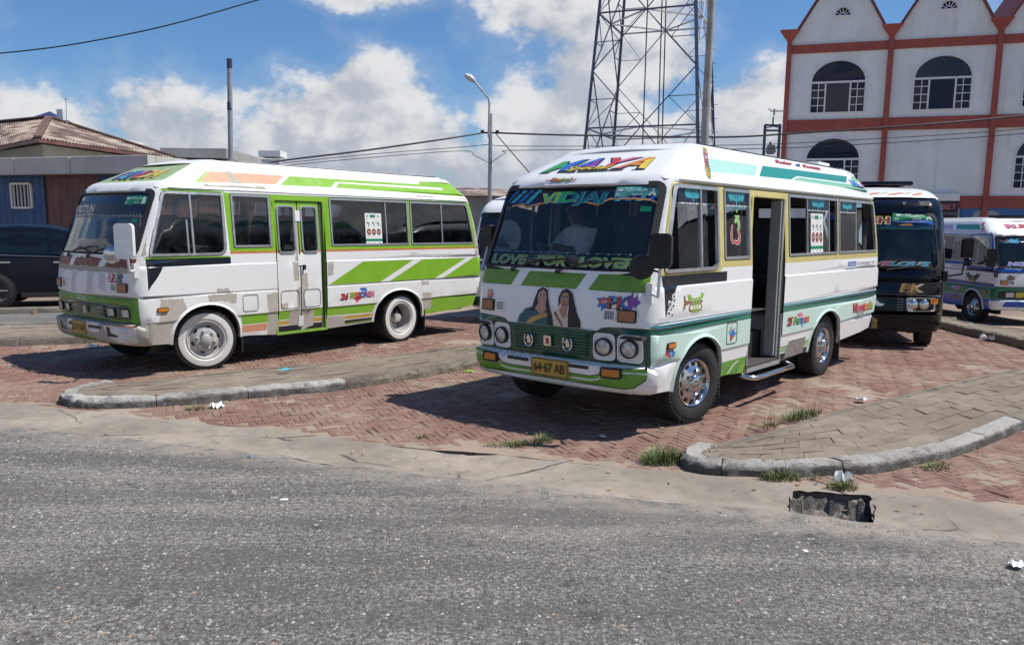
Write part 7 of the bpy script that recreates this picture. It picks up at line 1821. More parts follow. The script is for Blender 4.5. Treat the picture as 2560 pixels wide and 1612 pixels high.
for k in range(NB):
    b0 = S0 + PIT * k; rf = MB()
    ap = (b0 + 2.02, 12.80)
    for (sx, ex) in ((b0 - .02, 1), (b0 + PIT + .02, -1)):
        a = Vector((sx + .30 * ex, 0, 9.92)); b_ = Vector((ap[0], 0, ap[1])); d_ = (b_ - a).normalized(); nn = Vector((-d_.z, 0, d_.x)) * (.07 if ex > 0 else -.07)
        q = [a, b_, b_ + nn, a + nn]; rf.add([(p.x, -.16, p.z) for p in q] + [(p.x, 9.0, p.z) for p in q], [(0, 1, 2, 3), (4, 5, 6, 7), (0, 4, 5, 1), (1, 5, 6, 2), (2, 6, 7, 3), (3, 7, 4, 0)])
    rf.build('roof', 'roof_red', fb_root)
for k in range(NB + 1):
    b0 = S0 + PIT * k; p_ = MB(); p_.box((b0, -.07, 4.45), (.20, .16, 10.1)); p_.build('pillar', 'brick_red_paint', fb_root)
    h_ = MB(); h_.add([(b0 - .40, .02, 9.98), (b0 + .40, .02, 9.98), (b0, .02, 9.42), (b0 - .40, -.34, 9.98), (b0 + .40, -.34, 9.98), (b0, -.10, 9.42)], [(0, 1, 2), (3, 5, 4), (0, 3, 4, 1), (1, 4, 5, 2), (2, 5, 3, 0)]); h_.build('gutter_hopper', 'brick_red_paint', fb_root)
for z0, z1 in ((9.05, 9.39), (5.85, 6.35), (2.70, 3.18)):
    for k in range(NB):
        b0 = S0 + PIT * k; p_ = MB(); p_.box((b0 + PIT / 2, -.035, (z0 + z1) / 2), (PIT - .21, .08, z1 - z0)); p_.build('band', 'brick_red_paint', fb_root)
for (a, z) in win_list:
    P = arch_poly(a, z); f_ = MB(); f_.ring(inset(P, -.03), inset(P, .03), fn0, .0, .04, 0, off_in=-.10)
    W_, T_ = 2.13, 1.25; m1, m2 = a + .58, a + W_ - .58
    for bx0, bx1, bz0, bz1 in ((a, a + W_, z + T_ - .05, z + T_ + .03), (m1 - .03, m1 + .03, z, z + T_), (m2 - .03, m2 + .03, z, z + T_)): f_.box(((bx0 + bx1) / 2, .03, (bz0 + bz1) / 2), (bx1 - bx0, .08, bz1 - bz0))
    for c in (a + .31, a + W_ - .31): f_.box((c, .035, z + T_ / 2), (.03, .05, T_))
    for j in (1, 2, 3):
        for x0, x1 in ((a + .04, m1), (m2, a + W_ - .04)): f_.box(((x0 + x1) / 2, .036, z + T_ * j / 4), (x1 - x0, .045, .03))
    wd = f_.build('window', 'frame_white', fb_root)
    def glass(P, y=.06): mesh_obj('pane', [(u, y + rnd.uniform(-.004, .004), v) for u, v in P], [tuple(range(len(P)))], 'window_dark' if rnd.random() < .8 else 'window_blind', wd)
    glass([(a + W_ / 2 + (W_ / 2 - .03) * math.cos(t_), z + T_ + .87 * .97 * math.sin(t_)) for t_ in np.linspace(0, math.pi, 16)])
    glass([(m1 + .02, z + .03), (m2 - .02, z + .03), (m2 - .02, z + T_ - .04), (m1 + .02, z + T_ - .04)])
    for x0, x1 in ((a + .04, a + .30), (a + .32, m1 - .02), (m2 + .02, a + W_ - .32), (a + W_ - .30, a + W_ - .04)):
        for j in range(4): glass([(x0, z + T_ * j / 4 + .01), (x1, z + T_ * j / 4 + .01), (x1, z + T_ * (j + 1) / 4 - .01), (x0, z + T_ * (j + 1) / 4 - .01)], .062)
for k, P in enumerate(semi):
    c = S0 + PIT * k + 2.02; f_ = MB(); f_.ring(inset(P, -.05), inset(P, .02), fn0, 0, .05, 0, off_in=-.08)
    for t_ in (30, 60, 90, 120, 150): f_.bar((c + .1 * math.cos(R(t_)), .03, 10.47 + .1 * math.sin(R(t_))), (c + .30 * math.cos(R(t_)), .03, 10.47 + .32 * math.sin(R(t_))), .03)
    f_.tube([(c + .12 * math.cos(t_), .03, 10.47 + .13 * math.sin(t_)) for t_ in np.linspace(0, math.pi, 9)], .015, 5)
    wd = f_.build('window', 'frame_white', fb_root); mesh_obj('pane', [(u, .06, v) for u, v in P], [tuple(range(len(P)))], 'window_dark', wd)
# shop sign and painted hoarding on the ground floor
sg = MB(); sg.box((5.55, -.22, 2.62), (2.35, .12, .68), mi=0); sg.box((5.55, -.20, 3.12), (2.40, .14, .28), mi=1)
fS = lambda u, v, o: (u, -.285 - o, v)
text_on(sg, 'SURI', fS, 5.72, 2.74, .20, .74, .004, 2, .02); text_on(sg, 'BET', fS, 6.39, 2.74, .20, .56, .004, 3, .02); text_on(sg, 'SPORT BETTING', fS, 6.06, 2.47, .10, 1.25, .004, 4)
pmat('sign_black', (0.012, 0.012, 0.014), 0.4); pmat('sign_rose', (0.52, 0.13, 0.16), 0.5)
sgo = sg.build('shop_sign', ['sign_black', 'frame_white', 'st_white', 'sign_rose', 'st_grey']); sgo.matrix_world = fb_root.matrix_world; sgo.parent = None
sgo.location = fb_root.location; sgo.rotation_euler = fb_root.rotation_euler
tag(sgo, 'black shop sign with white and red lettering above the black minibus', 'sign')
pmat('mural_blue', (0.045, 0.14, 0.31), 0.7, var=0.1, vscale=2)
mu = MB(); mu.prism([(6.85, .2), (14.5, .2), (14.5, 2.68), (6.85, 2.68)], fn0, 0, .06, 0)
for it in ((rpoly([(7.25, 1.9), (8.25, 1.9), (8.3, 2.45), (8.1, 2.6), (7.35, 2.58)], .12), .004), (blob(8.95, 2.0, .45, .36, 18, 2, .04), .004), (blob(10.1, 2.05, .62, .36, 18, 3, .03), .004)): mu.prism(it[0], fn0, .06, .06 + it[1], 1)
mu.prism(rrect(7.45, 2.05, 7.95, 2.2, .06), fn0, .06, .068, 0); mu.prism(blob(10.1, 2.05, .5, .26, 18, 3, .03), fn0, .06, .068, 0); mu.prism(blob(7.6, 2.42, .06, .05, 10, 1), fn0, .06, .068, 0)
mu.build('mural', ['mural_blue', 'st_grey'], fb_root)

# ---- tin-walled shed with concrete fascia at the left
shed = empty('shed', (-9.6, 22.0, 0), math.atan2(.309, -.951) + math.pi)       # local x runs right along the front, origin at the corner
tag(shed, 'shed with blue and brown corrugated walls under a grey concrete fascia', 'shed')
pmat('concrete_fascia', (0.50, 0.485, 0.445), 0.9, var=0.12, vscale=0.7, dirt=0.35, dirtcol=(0.22, 0.21, 0.19), dscale=0.8, bump=0.2, bscale=20)
pmat('tin_blue', (0.020, 0.075, 0.190), 0.5, var=0.12, vscale=1.5, dirt=0.3, dirtcol=(0.10, 0.10, 0.12))
pmat('tin_brown', (0.130, 0.060, 0.050), 0.55, var=0.25, vscale=2.0, dirt=0.4, dirtcol=(0.05, 0.03, 0.03))
for x0, x1 in ((-10.5, -4.60), (-4.58, -2.62), (-2.60, 0.0)):
    f_ = MB(); f_.box(((x0 + x1) / 2, .15, 3.31), (x1 - x0, .30, .46)); f_.build('fascia_panel', 'concrete_fascia', shed, bevel=.015)
for y0, y1 in ((.31, 1.6), (1.62, 5.5)):
    f_ = MB(); f_.box((-.15, (y0 + y1) / 2, 3.31), (.30, y1 - y0, .46)); f_.build('fascia_panel', 'concrete_fascia', shed, bevel=.015)
sl = MB(); sl.box((-5.2, 2.9, 3.38), (10.2, 5.2, .10)); sl.build('roof_slab', 'concrete_fascia', shed)
def tin(x0, x1, z0, z1, mat, y=.48, axis='x'):
    k = int((x1 - x0) / .065); vs = []; pat = (0, 0, 1, 1)
    for i in range(k + 1):
        x = x0 + (x1 - x0) * i / k; o = .03 * pat[i % 4]
        p = (x, y - o) if axis == 'x' else (y + o, x)
        vs += [(p[0], p[1], z0), (p[0], p[1], z1)]
    return mesh_obj('corrugated_sheet', vs, [(2 * i, 2 * i + 2, 2 * i + 3, 2 * i + 1) for i in range(k)], mat, shed)
tin(-10.5, -5.35, -.1, 1.55, 'tin_blue'); tin(-10.5, -5.35, 1.56, 3.10, 'tin_blue', .49); tin(-4.50, -4.06, -.1, 3.1, 'tin_blue'); tin(-5.34, -4.51, 2.9, 3.1, 'tin_blue'); tin(-5.34, -4.51, -.1, 2.15, 'tin_blue')
tin(-4.05, -3.10, -.1, 3.1, 'tin_brown', .50); tin(-3.09, -2.12, -.1, 3.1, 'tin_brown'); tin(-2.11, -1.10, -.1, 3.1, 'tin_blue'); tin(-1.09, -.45, -.1, 3.1, 'tin_brown'); tin(.6, 5.3, -.1, 3.1, 'tin_brown', -.5, 'y')
wn = MB()
for b_ in ((-5.32, 2.15, -4.53, 2.20), (-5.32, 2.83, -4.53, 2.88), (-5.32, 2.15, -5.27, 2.88), (-4.58, 2.15, -4.53, 2.88)): wn.box(((b_[0] + b_[2]) / 2, .46, (b_[1] + b_[3]) / 2), (b_[2] - b_[0], .06, b_[3] - b_[1]))
for k in range(1, 6): wn.box((-5.32 + k * .132, .455, 2.515), (.022, .04, .66))
wo = wn.build('window', 'frame_white', shed); mesh_obj('pane', [(-5.3, .52, 2.17), (-4.55, .52, 2.17), (-4.55, .52, 2.87), (-5.3, .52, 2.87)], [(0, 1, 2, 3)], 'window_dark', wo)

# ---- hipped tin roof behind the fascia
pmat('roof_tin', (0.255, 0.185, 0.150), 0.75, var=0.1); pmat('ridge_brown', (0.13, 0.075, 0.06), 0.75, var=0.2, vscale=3)
m = MATS['roof_tin']; t = NT(m.node_tree); b = t.n['Principled BSDF']
tcx = t.add('ShaderNodeTexCoord').outputs['Object']
mp = t.vmath('MULTIPLY', tcx, (0.5, 0.5, 5.0)); nz = t.noise(mp, 1.6, 8, 0.72)
t.put(b.inputs['Base Color'], t.mix(t.ramp(nz, 0.44, 0.58), (0.105, 0.060, 0.048), (0.38, 0.32, 0.265)))
K, Rr_, Lr, Pk, Rg = Vector((-14.14, 25.0, 4.23)), Vector((-12.89, 32.0, 4.23)), Vector((-18.6, 28.9, 4.13)), Vector((-15.69, 28.5, 5.24)), Vector((-20.0, 30.9, 5.24))
hip = empty('house', tuple((K.x, K.y, 0))); tag(hip, 'house with peeling brown corrugated hip roof behind the shed', 'house')
def ridged(a, b_, c, d_, name, n=60):
    """corrugated roof slope a-b eave, d-c ridge"""
    vs = []; nr = (b_ - a).cross(d_ - a).normalized()
    if nr.z < 0: nr = -nr
    for i in range(n + 1):
        t_ = i / n; o = nr * (.035 if i % 2 else 0); vs += [a.lerp(b_, t_) + o - Vector((K.x, K.y, 0)), d_.lerp(c, t_) + o - Vector((K.x, K.y, 0))]
    return mesh_obj(name, vs, [(2 * i, 2 * i + 2, 2 * i + 3, 2 * i + 1) for i in range(n)], 'roof_tin', hip, smooth=75)
ridged(K, Rr_, Pk.lerp(Rr_, .98), Pk, 'roof', 90); ridged(K, Lr, Rg, Pk, 'roof', 70)
Kb = K + (Rr_ - K) * .95 + (Lr - K) * .95
ridged(Rr_, Kb, Rg, Pk, 'roof', 10); ridged(Lr, Kb, Rg.lerp(Kb, .05), Rg, 'roof', 10)
hb = MB()
for a, b_ in ((K, Pk), (Pk, Rg), (Pk, Rr_)): hb.bar(a + Vector((0, 0, .05)) - Vector((K.x, K.y, 0)), b_ + Vector((0, 0, .05)) - Vector((K.x, K.y, 0)), .22, .05)
hb.build('ridge_cap', 'ridge_brown', hip)
fbz = MB()
for a, b_ in ((K, Rr_), (K, Lr)): fbz.bar(a - Vector((K.x, K.y, .06)), b_ - Vector((K.x, K.y, .06)), .05, .10)
fbz.build('fascia_board', 'tin_brown', hip)
pmat('house_wall', (0.30, 0.28, 0.24), 0.9, var=0.15)
hw = MB(); c1 = [K + (Rr_ - K) * .06 + (Lr - K) * .08, K + (Rr_ - K) * .92 + (Lr - K) * .08, K + (Rr_ - K) * .92 + (Lr - K) * .9, K + (Rr_ - K) * .06 + (Lr - K) * .9]
hw.add([(p.x - K.x, p.y - K.y, z) for z in (0, 4.12) for p in c1], [(0, 1, 5, 4), (1, 2, 6, 5), (2, 3, 7, 6), (3, 0, 4, 7)]); hw.build('wall', 'house_wall', hip)

# ---- roofs and blocks further back
pmat('grey_concrete', (0.30, 0.295, 0.28), 0.9, var=0.15, vscale=0.6, dirt=0.4, dirtcol=(0.16, 0.155, 0.15), dscale=0.7)
pmat('blue_roof', (0.030, 0.045, 0.13), 0.5); pmat('white_roof', (0.62, 0.63, 0.64), 0.6, var=0.05); pmat('pale_blue_wall', (0.52, 0.57, 0.63), 0.8, var=0.06)
g1 = empty('building', (-14.5, 42.0, 0)); tag(g1, 'grey concrete building with flat parapet far behind the patched minibus', 'building')
for (c, d_, n_) in (((-.2, 0, 2.5), (2.8, 6, 4.3), 'wall'), ((-.2, -.2, 4.98), (3.0, 6.6, .42), 'parapet'), ((1.72, 0, 2.3), (.8, 5, 4.6), 'wall'), ((2.4, .5, 2.2), (.8, 5, 4.4), 'wall'), ((4.0, .5, 2.2), (1.0, 5, 4.55), 'wall')):
    q = MB(); q.box(c, d_); q.build(n_, 'grey_concrete', g1)
g2 = empty('water_tower', (-12.0, 40.5, 0)); tag(g2, 'white stair tower with overhanging top behind the patched minibus', 'tower')
q = MB(); q.box((.38, 0, 2.4), (.82, .9, 4.9)); q.build('shaft', 'pale_blue_wall', g2)
q = MB(); q.box((.38, 0, 5.10), (1.04, 1.2, .28)); q.build('head', 'plaster_white', g2)
g3 = empty('building', (-12.5, 36.5, 0)); tag(g3, 'low hall with white metal roof behind the shed', 'building')
q = MB(); q.add([(-6.5, 0, 5.35), (-3.1, -.6, 4.72), (-.5, 0, 4.28), (-.5, 6, 4.28), (-6.5, 6, 5.35), (-3.1, 6, 4.72)], [(0, 1, 5, 4), (1, 2, 3, 5)]); q.build('roof', 'white_roof', g3)
q = MB(); q.box((-3.6, 3, 2.0), (5.6, 5.0, 4.2)); q.build('wall', 'plaster_white', g3)
g4 = empty('building', (-17.7, 32.0, 0)); tag(g4, 'building with dark blue pyramid roof behind the brown hip roof', 'building')
q = MB(); q.box((0, 1, 2.5), (5, 3, 5.0)); q.build('wall', 'plaster_white', g4)
q = MB(); q.add([(-.75, -.5, 5.48), (.75, -.5, 5.48), (.75, 1, 5.48), (-.75, 1, 5.48), (0, .25, 5.95)], [(0, 1, 4), (1, 2, 4), (2, 3, 4), (3, 0, 4)]); q.box((-1.2, .3, 5.38), (3.4, 2.0, .2)); q.build('roof', 'blue_roof', g4)
q = MB(); q.box((-15.48, 28.9, 5.2), (.20, .20, .75)); o = q.build('chimney', 'pale_blue_wall'); tag(o, 'pale square chimney standing above the brown hip roof', 'chimney')
q = MB(); q.tube([(-14.62, 27.6, 4.6), (-14.60, 27.6, 5.78)], .012, 6); q.bar((-14.66, 27.6, 5.72), (-14.54, 27.6, 5.74), .02); o = q.build('antenna', 'alu'); tag(o, 'thin aerial mast above the brown hip roof', 'antenna')
# long low row closing the yard at the back
pmat('far_wall', (0.40, 0.37, 0.34), 0.9, var=0.15, vscale=0.5, dirt=0.3)
for i, (x, y, w_, d_, h_, lb, mt, rt) in enumerate(((-2.5, 40, 8, 6, 3.4, 'low grey shop row behind the street lamp', 'grey_concrete', 'roof_tin'), (5.8, 33, 9, 5, 3.0, 'pale low building behind the open door minibus', 'plaster_white', 'white_roof'), (22, 47, 22, 9, 5, 'pale building far behind the gabled one', 'far_wall', 'white_roof'), (46, 27, 9, 22, 5.5, 'unseen grey building added beyond the right edge of the yard for pane reflections', 'far_wall', 'roof_tin'), (44, -6, 9, 26, 4.2, 'unseen long building added across the road beyond the right edge for pane reflections', 'grey_concrete', 'white_roof'), (-34, 34, 18, 9, 5, 'grey building beyond the left edge of the yard', 'grey_concrete', 'roof_tin'))):  # the two right edge blocks are unseen, added for dark reflections in bus windows
    r_ = empty('building', (x, y, -.3)); tag(r_, lb, 'building')
    q = MB(); q.box((0, 0, h_ / 2), (w_, d_, h_)); q.build('wall', mt, r_)
    q = MB(); q.add([(-w_ / 2 - .3, -d_ / 2 - .3, h_), (w_ / 2 + .3, -d_ / 2 - .3, h_), (w_ / 2 + .3, 0, h_ + .5), (-w_ / 2 - .3, 0, h_ + .5), (w_ / 2 + .3, d_ / 2 + .3, h_), (-w_ / 2 - .3, d_ / 2 + .3, h_)], [(0, 1, 2, 3), (3, 2, 4, 5)]); q.build('roof', rt, r_)
    for k in range(int(w_ / 2.2)):
        xx = -w_ / 2 + 1.1 + k * 2.2; q = MB(); q.box((xx, -d_ / 2 - .01, 1.7), (1.0, .06, 1.2)); wo = q.build('window', 'frame_white', r_); q = MB(); q.box((xx, -d_ / 2 - .05, 1.7), (.86, .02, 1.06)); q.build('pane', 'window_dark', wo)

# ================================================================== MASTS, POLES, WIRES
pmat('steel_blue', (0.075, 0.10, 0.155), 0.5, 0.3, var=0.2); pmat('galv', (0.36, 0.38, 0.40), 0.45, 0.4, var=0.15, dirt=0.2); pmat('steel_pale', (0.50, 0.52, 0.54), 0.5, 0.2, var=0.1)
pmat('pole_concrete', (0.33, 0.325, 0.31), 0.85, var=0.2, vscale=1.5, dirt=0.45, dirtcol=(0.09, 0.09, 0.085), dscale=1.2); pmat('cable', (0.012, 0.013, 0.02), 0.6); pmat('pole_grey', (0.30, 0.33, 0.37), 0.5, 0.2, var=0.12); pmat('pole_dark', (0.03, 0.045, 0.10), 0.5)
tw = empty('lattice_tower', (7.65, 46.7, -.3)); tag(tw, 'tall steel lattice mast rising behind the minibuses', 'tower')
ex_, ey_ = Vector((.932, -.362, 0)), Vector((.362, .932, 0))
def corner(i, z):
    s = (6.85 - .137 * z) / 2; sx, sy = ((-1, -1), (1, -1), (1, 1), (-1, 1))[i]; p = ex_ * s * sx + ey_ * s * sy; return Vector((p.x, p.y, z))
def strut(a, b_, w_, mat='steel_blue', name='brace'):
    q = MB(); q.bar(a, b_, w_, w_ * .8); return q.build(name, mat, tw)
ZL = [0, 7.3, 13.2, 18.6, 23.6, 28.2, 32]
for i in range(4): strut(corner(i, 0), corner(i, 32), .18, 'steel_blue', 'leg')
for f in range(4):
    a, b_ = f, (f + 1) % 4
    mat = 'steel_blue' if f in (0, 3) else 'steel_pale'
    for z0, z1 in zip(ZL, ZL[1:]):
        A0, A1, B0_, B1 = corner(a, z0), corner(a, z1), corner(b_, z0), corner(b_, z1)
        M0, M1 = (A0 + B0_) / 2, (A1 + B1) / 2; Mid = (z0 + z1) / 2
        Am, Bm = corner(a, Mid), corner(b_, Mid)
        strut(A1, B1, .09, mat)
        for C0, fr in ((a, Am), (b_, Bm)):                     # diamond bracing with short ties
            strut(fr, M1, .06, mat); strut(fr, M0, .06, mat)
            for e, M_ in ((.75, M1), (.25, M0)):
                p = fr.lerp(M_, .5); strut(corner(C0, p.z), p, .045, mat); strut(corner(C0, z1 if e > .5 else z0), p, .04, mat)
    for z1 in ZL[1:]:
        if f % 2 == 0: strut((corner(a, z1) + corner(b_, z1)) / 2, (corner((a + 1) % 4, z1) + corner((b_ + 1) % 4, z1)) / 2, .08, 'steel_pale'); strut((corner(a, z1) + corner(b_, z1)) / 2, (corner((a + 3) % 4, z1) + corner((b_ + 3) % 4, z1)) / 2, .08, 'steel_pale')
for x_ in (.0, .25, -.9):                            # feeder cables and ladder
    q = MB(); q.tube([(.4 + x_, .2, 0), (.2 + x_ * .7, .1, 32)], .035, 5); q.build('feeder_cable', 'cable', tw)
for s in range(24):
    q = MB(); p = corner(2, .8 + s * .75); q.bar(p, p + Vector((.28, .05, 0)), .025); q.build('rung', 'steel_blue', tw)

q = MB(); q.tube([(6.90, 30.0, -.3), (6.78, 30.0, 5.0), (6.86, 30.0, 14.5)], [.17, .145, .10], 14); o = q.build('utility_pole', 'pole_concrete', smooth=50); tag(o, 'thick weathered concrete pole in front of the lattice mast', 'pole')
st_ = empty('street_lamp', (-.98, 34.0, -.3)); tag(st_, 'street lamp on a pole carrying power lines behind the white minibus', 'street lamp')
q = MB(); q.tube([(0, 0, 0), (.03, 0, 6.55)], [.11, .075], 10); q.build('pole', 'galv', st_, smooth=50)
q = MB(); q.tube([(-.05, -.08, 5.6), (-.02, -.08, 6.9), (-.05, -.08, 7.12), (-.62, -.08, 7.78)], .04, 8); q.build('arm', 'galv', st_, smooth=50)
q = MB(); q.tube([(-.58, -.08, 7.74), (-.66, -.08, 7.82), (-.80, -.08, 7.92), (-.98, -.08, 8.0), (-1.02, -.08, 7.99)], [.05, .10, .13, .09, .02], 10); q.build('lamp_head', 'steel_pale', st_, smooth=50)
q = MB(); q.bar((-.35, 0, 5.80), (.35, 0, 5.80), .06); q.box((-.30, 0, 5.84), (.14, .1, .12)); q.box((.30, 0, 5.84), (.14, .1, .12)); q.build('bracket', 'cable', st_)
q = MB(); q.tube([(-7.12, 21, -.1), (-7.09, 21, 3.2), (-7.02, 21, 5.55)], .062, 12); o = q.build('steel_pole', 'pole_grey', smooth=50)
for z_ in ((-7.021, 5.55, -7.015, 5.78), (-7.055, 4.55, -7.05, 4.75)): cp = MB(); cp.tube([(z_[0], 21, z_[1]), (z_[2], 21, z_[3])], .066, 12); cp.build('band', 'pole_dark', o)
tag(o, 'plain grey steel pole rising behind the patched minibus', 'pole')
def cable(name, pts, r_, label, group=None, sag=0.0):
    P = [Vector(p) for p in pts]; q = MB(); L_ = []
    for i in range(len(P) - 1):
        a, b_, c, d_ = P[max(i - 1, 0)], P[i], P[i + 1], P[min(i + 2, len(P) - 1)]
        for j in range(8):
            t_ = j / 8; L_.append(.5 * ((2 * b_) + (c - a) * t_ + (2 * a - 5 * b_ + 4 * c - d_) * t_ * t_ + (3 * b_ - a - 3 * c + d_) * t_ ** 3))
    L_.append(P[-1]); q.tube(L_, r_, 5); o = q.build(name, 'cable', smooth=60); tag(o, label, 'cable', group); return o
cable('power_cable', [(-14, 27.4, 3.1), (-9.95, 30, 3.69), (-8.64, 31, 4.09), (-5.86, 32, 4.56), (-2.9, 33, 5.11), (-1.3, 33.9, 5.48)], .035, 'thick black cable running left from the street lamp')
cable('power_cable', [(-.66, 34, 5.50), (1.82, 33.5, 5.39), (6.4, 32.5, 5.25), (8.44, 31.5, 5.17), (10.5, 31, 5.27), (13.7, 30, 5.42), (18, 29, 5.76), (26, 26, 6.6)], .035, 'thick black cable running right across the gabled building')
cable('power_cable', [(-9.8, 30, 3.76), (-5.86, 32, 4.41), (-2.16, 33.7, 4.9), (-.97, 34, 5.05)], .014, 'thin upper wire running left from the street lamp')
cable('power_cable', [(-.94, 34, 5.05), (.24, 34, 4.99), (7.83, 32, 4.9), (11.99, 31, 5.01), (18.04, 29, 5.31), (26, 26, 6.1)], .014, 'thin upper wire running right from the street lamp')
cable('power_cable', [(-9.8, 30, 3.68), (-5.86, 32, 4.29), (-2.16, 33.7, 4.75), (-1.6, 33.9, 4.60), (-1.0, 33.9, 4.3)], .014, 'thin lower wire looping to the street lamp from the left')
cable('power_cable', [(-.95, 33.9, 4.3), (-.35, 34, 4.7), (.25, 34, 4.83), (7.84, 32, 4.75), (12, 31, 4.84), (18.06, 29, 5.15), (26, 26, 5.9)], .014, 'thin lower wire looping from the street lamp to the right')
cable('guy_wire', [(-.73, 34, 5.46), (-.1, 32.5, 4.63), (.53, 31, 3.81), (2.0, 27.6, 1.9)], .02, 'slanting stay wire from the street lamp pole')
cable('overhead_wire', [(-12, 11.7, 3.75), (-7.57, 12, 4.07), (-5.49, 12.3, 4.45), (-3.76, 12.7, 5.03), (-2.33, 13, 5.55), (3, 14, 7.8)], .010, 'single thin wire crossing the upper left sky')
# transformer frame at the corner of the gabled building
tf = empty('transformer_frame', (9.8, 33.0, -.3)); tag(tf, 'black steel frame with flood lamp at the corner of the gabled building', 'frame')
q = MB(); q.bar((0, 0, 0), (0, 0, 6.1), .09); q.build('post', 'pole_dark', tf); q = MB(); q.bar((.58, 0, 0), (.58, 0, 6.1), .09); q.build('post', 'pole_dark', tf)
for z in (6.08, 5.88): q = MB(); q.bar((0, 0, z), (.6, 0, z), .07); q.build('crossbar', 'pole_dark', tf)
for a, b_ in (((0, 0, 6.12), (.6, 0, 5.98)), ((0, 0, 5.96), (.6, 0, 6.12))): q = MB(); q.bar(a, b_, .04); q.build('brace', 'pole_dark', tf)
q = MB(); q.add([(.14, -.12, 5.32), (.40, -.12, 5.32), (.44, -.12, 5.06), (.36, -.12, 4.98), (.18, -.12, 4.98), (.10, -.12, 5.06)] + [(.14, .1, 5.32), (.40, .1, 5.32), (.44, .1, 5.06), (.36, .1, 4.98), (.18, .1, 4.98), (.10, .1, 5.06)], [(0, 1, 2, 3, 4, 5), (11, 10, 9, 8, 7, 6)] + [(i, (i + 1) % 6, 6 + (i + 1) % 6, 6 + i) for i in range(6)]); q.box((.24, 0, 5.38), (.08, .08, .14)); q.tube([(.40, 0, 5.2), (.52, 0, 5.24), (.57, 0, 5.5)], .025, 6); q.build('flood_lamp', 'alu_dark', tf)
q = MB(); q.tube([(.30, 0, 6.1), (.30, 0, 6.4)], .03, 6); q.tube([(.32, 0, 6.45), (.33, 0, 6.7)], .03, 6); q.build('insulator', 'pole_dark', tf)
aw = MB(); aw.add([(.10, -.3, 6.58), (.66, -.3, 6.60), (.70, .4, 6.70), (.20, .4, 6.78), (.10, -.3, 6.54), (.66, -.3, 6.56), (.70, .4, 6.66), (.20, .4, 6.74)], [(0, 1, 2, 3), (7, 6, 5, 4), (0, 4, 5, 1), (1, 5, 6, 2), (2, 6, 7, 3), (3, 7, 4, 0)]); aw.build('canopy', 'grey_concrete', tf)

# ================================================================== PLANTS AND LITTER
m, t, b = new_mat('grass')
geo = t.add('ShaderNodeNewGeometry'); rr_ = geo.outputs['Random Per Island']
cg = t.mix(rr_, (0.040, 0.095, 0.015), (0.105, 0.175, 0.035)); cg = t.mix(t.ramp(t.math('FRACT', t.math('MULTIPLY', rr_, 13.7)), .78, .85), cg, (0.26, 0.21, 0.09))
t.put(b.inputs['Base Color'], cg); b.inputs['Roughness'].default_value = 0.6; b.inputs['Transmission Weight'].default_value = 0.0
def tuft(label, x, y, z, rx, ry, n, h, seed, rot=0.0, seedheads=0):
    q = random.Random(seed); V = []; Fc = []
    for i in range(n):
        a = q.uniform(0, 6.283); d_ = math.sqrt(q.random()); u, v = rx * d_ * math.cos(a), ry * d_ * math.sin(a)
        bx_, by_ = u * math.cos(rot) - v * math.sin(rot), u * math.sin(rot) + v * math.cos(rot)
        hh = h * .78 * q.uniform(.35, 1.2) * (1.1 - .5 * d_); lean = q.uniform(.2, 1.0) * hh; la = a + q.uniform(-1, 1); w_ = q.uniform(.0018, .0038)
        if i < seedheads: hh = h * q.uniform(1.5, 2.2); lean = hh * .35; w_ = .0012
        px_, py_ = -math.sin(la) * w_, math.cos(la) * w_; b0 = len(V)
        for k, (f, ww) in enumerate(((0, 1), (.4, .9), (.75, .6), (1, .05))):
            ox, oy = math.cos(la) * lean * f * f, math.sin(la) * lean * f * f; zz = hh * (f - .25 * f * f * (lean / hh))
            V += [(bx_ + ox - px_ * ww, by_ + oy - py_ * ww, zz), (bx_ + ox + px_ * ww, by_ + oy + py_ * ww, zz)]
        Fc += [(b0 + 2 * k, b0 + 2 * k + 1, b0 + 2 * k + 3, b0 + 2 * k + 2) for k in range(3)]
    o = mesh_obj('grass_tuft', V, Fc, 'grass'); o.location = (x, y, z); tag(o, label, 'grass'); return o
tuft('small grass tuft beside crumpled paper at the left island', -3.02, 7.68, 0, .10, .07, 130, .09, 1)
tuft('low grass patch in the brick paving in front of the white minibus', .02, 6.50, 0, .26, .09, 330, .07, 2, .3); tuft('grass clump at the edge of the shadow of the white minibus', .26, 6.62, 0, .09, .07, 110, .11, 12)
tuft('bushy grass tuft at the rounded tip of the right island', 1.16, 6.08, 0, .20, .13, 520, .17, 3, .5, 16)
tuft('tall seeding grass along the back edge of the right island', 2.72, 7.52, .02, .34, .09, 420, .13, 4, .72, 40); tuft('thin dry grass sprigs at the back edge of the right island', 2.30, 7.12, .02, .16, .06, 90, .11, 5, .7, 20)
tuft('grass tuft at the foot of the white kerb left of the drain', 1.90, 5.62, 0, .15, .06, 240, .14, 6, 0, 8); tuft('grass tuft growing right behind the open drain', 2.27, 5.42, 0, .10, .06, 200, .12, 7)
tuft('sparse sprigs along the foot of the white kerb', 2.10, 5.63, 0, .22, .03, 60, .09, 9); tuft('grass tuft at the right end of the white kerb', 3.17, 5.93, 0, .15, .07, 180, .10, 8, .5); tuft('tiny grass tuft in the paving at the right edge', 3.72, 5.62, 0, .08, .05, 80, .05, 10); tuft('tiny grass tuft in the paving before the white minibus', -.75, 6.72, 0, .05, .04, 50, .06, 11)
pmat('paper', (0.70, 0.70, 0.69), 0.8, var=0.08); pmat('plastic_clear', (0.62, 0.64, 0.66), 0.25, var=0.2, vscale=20)
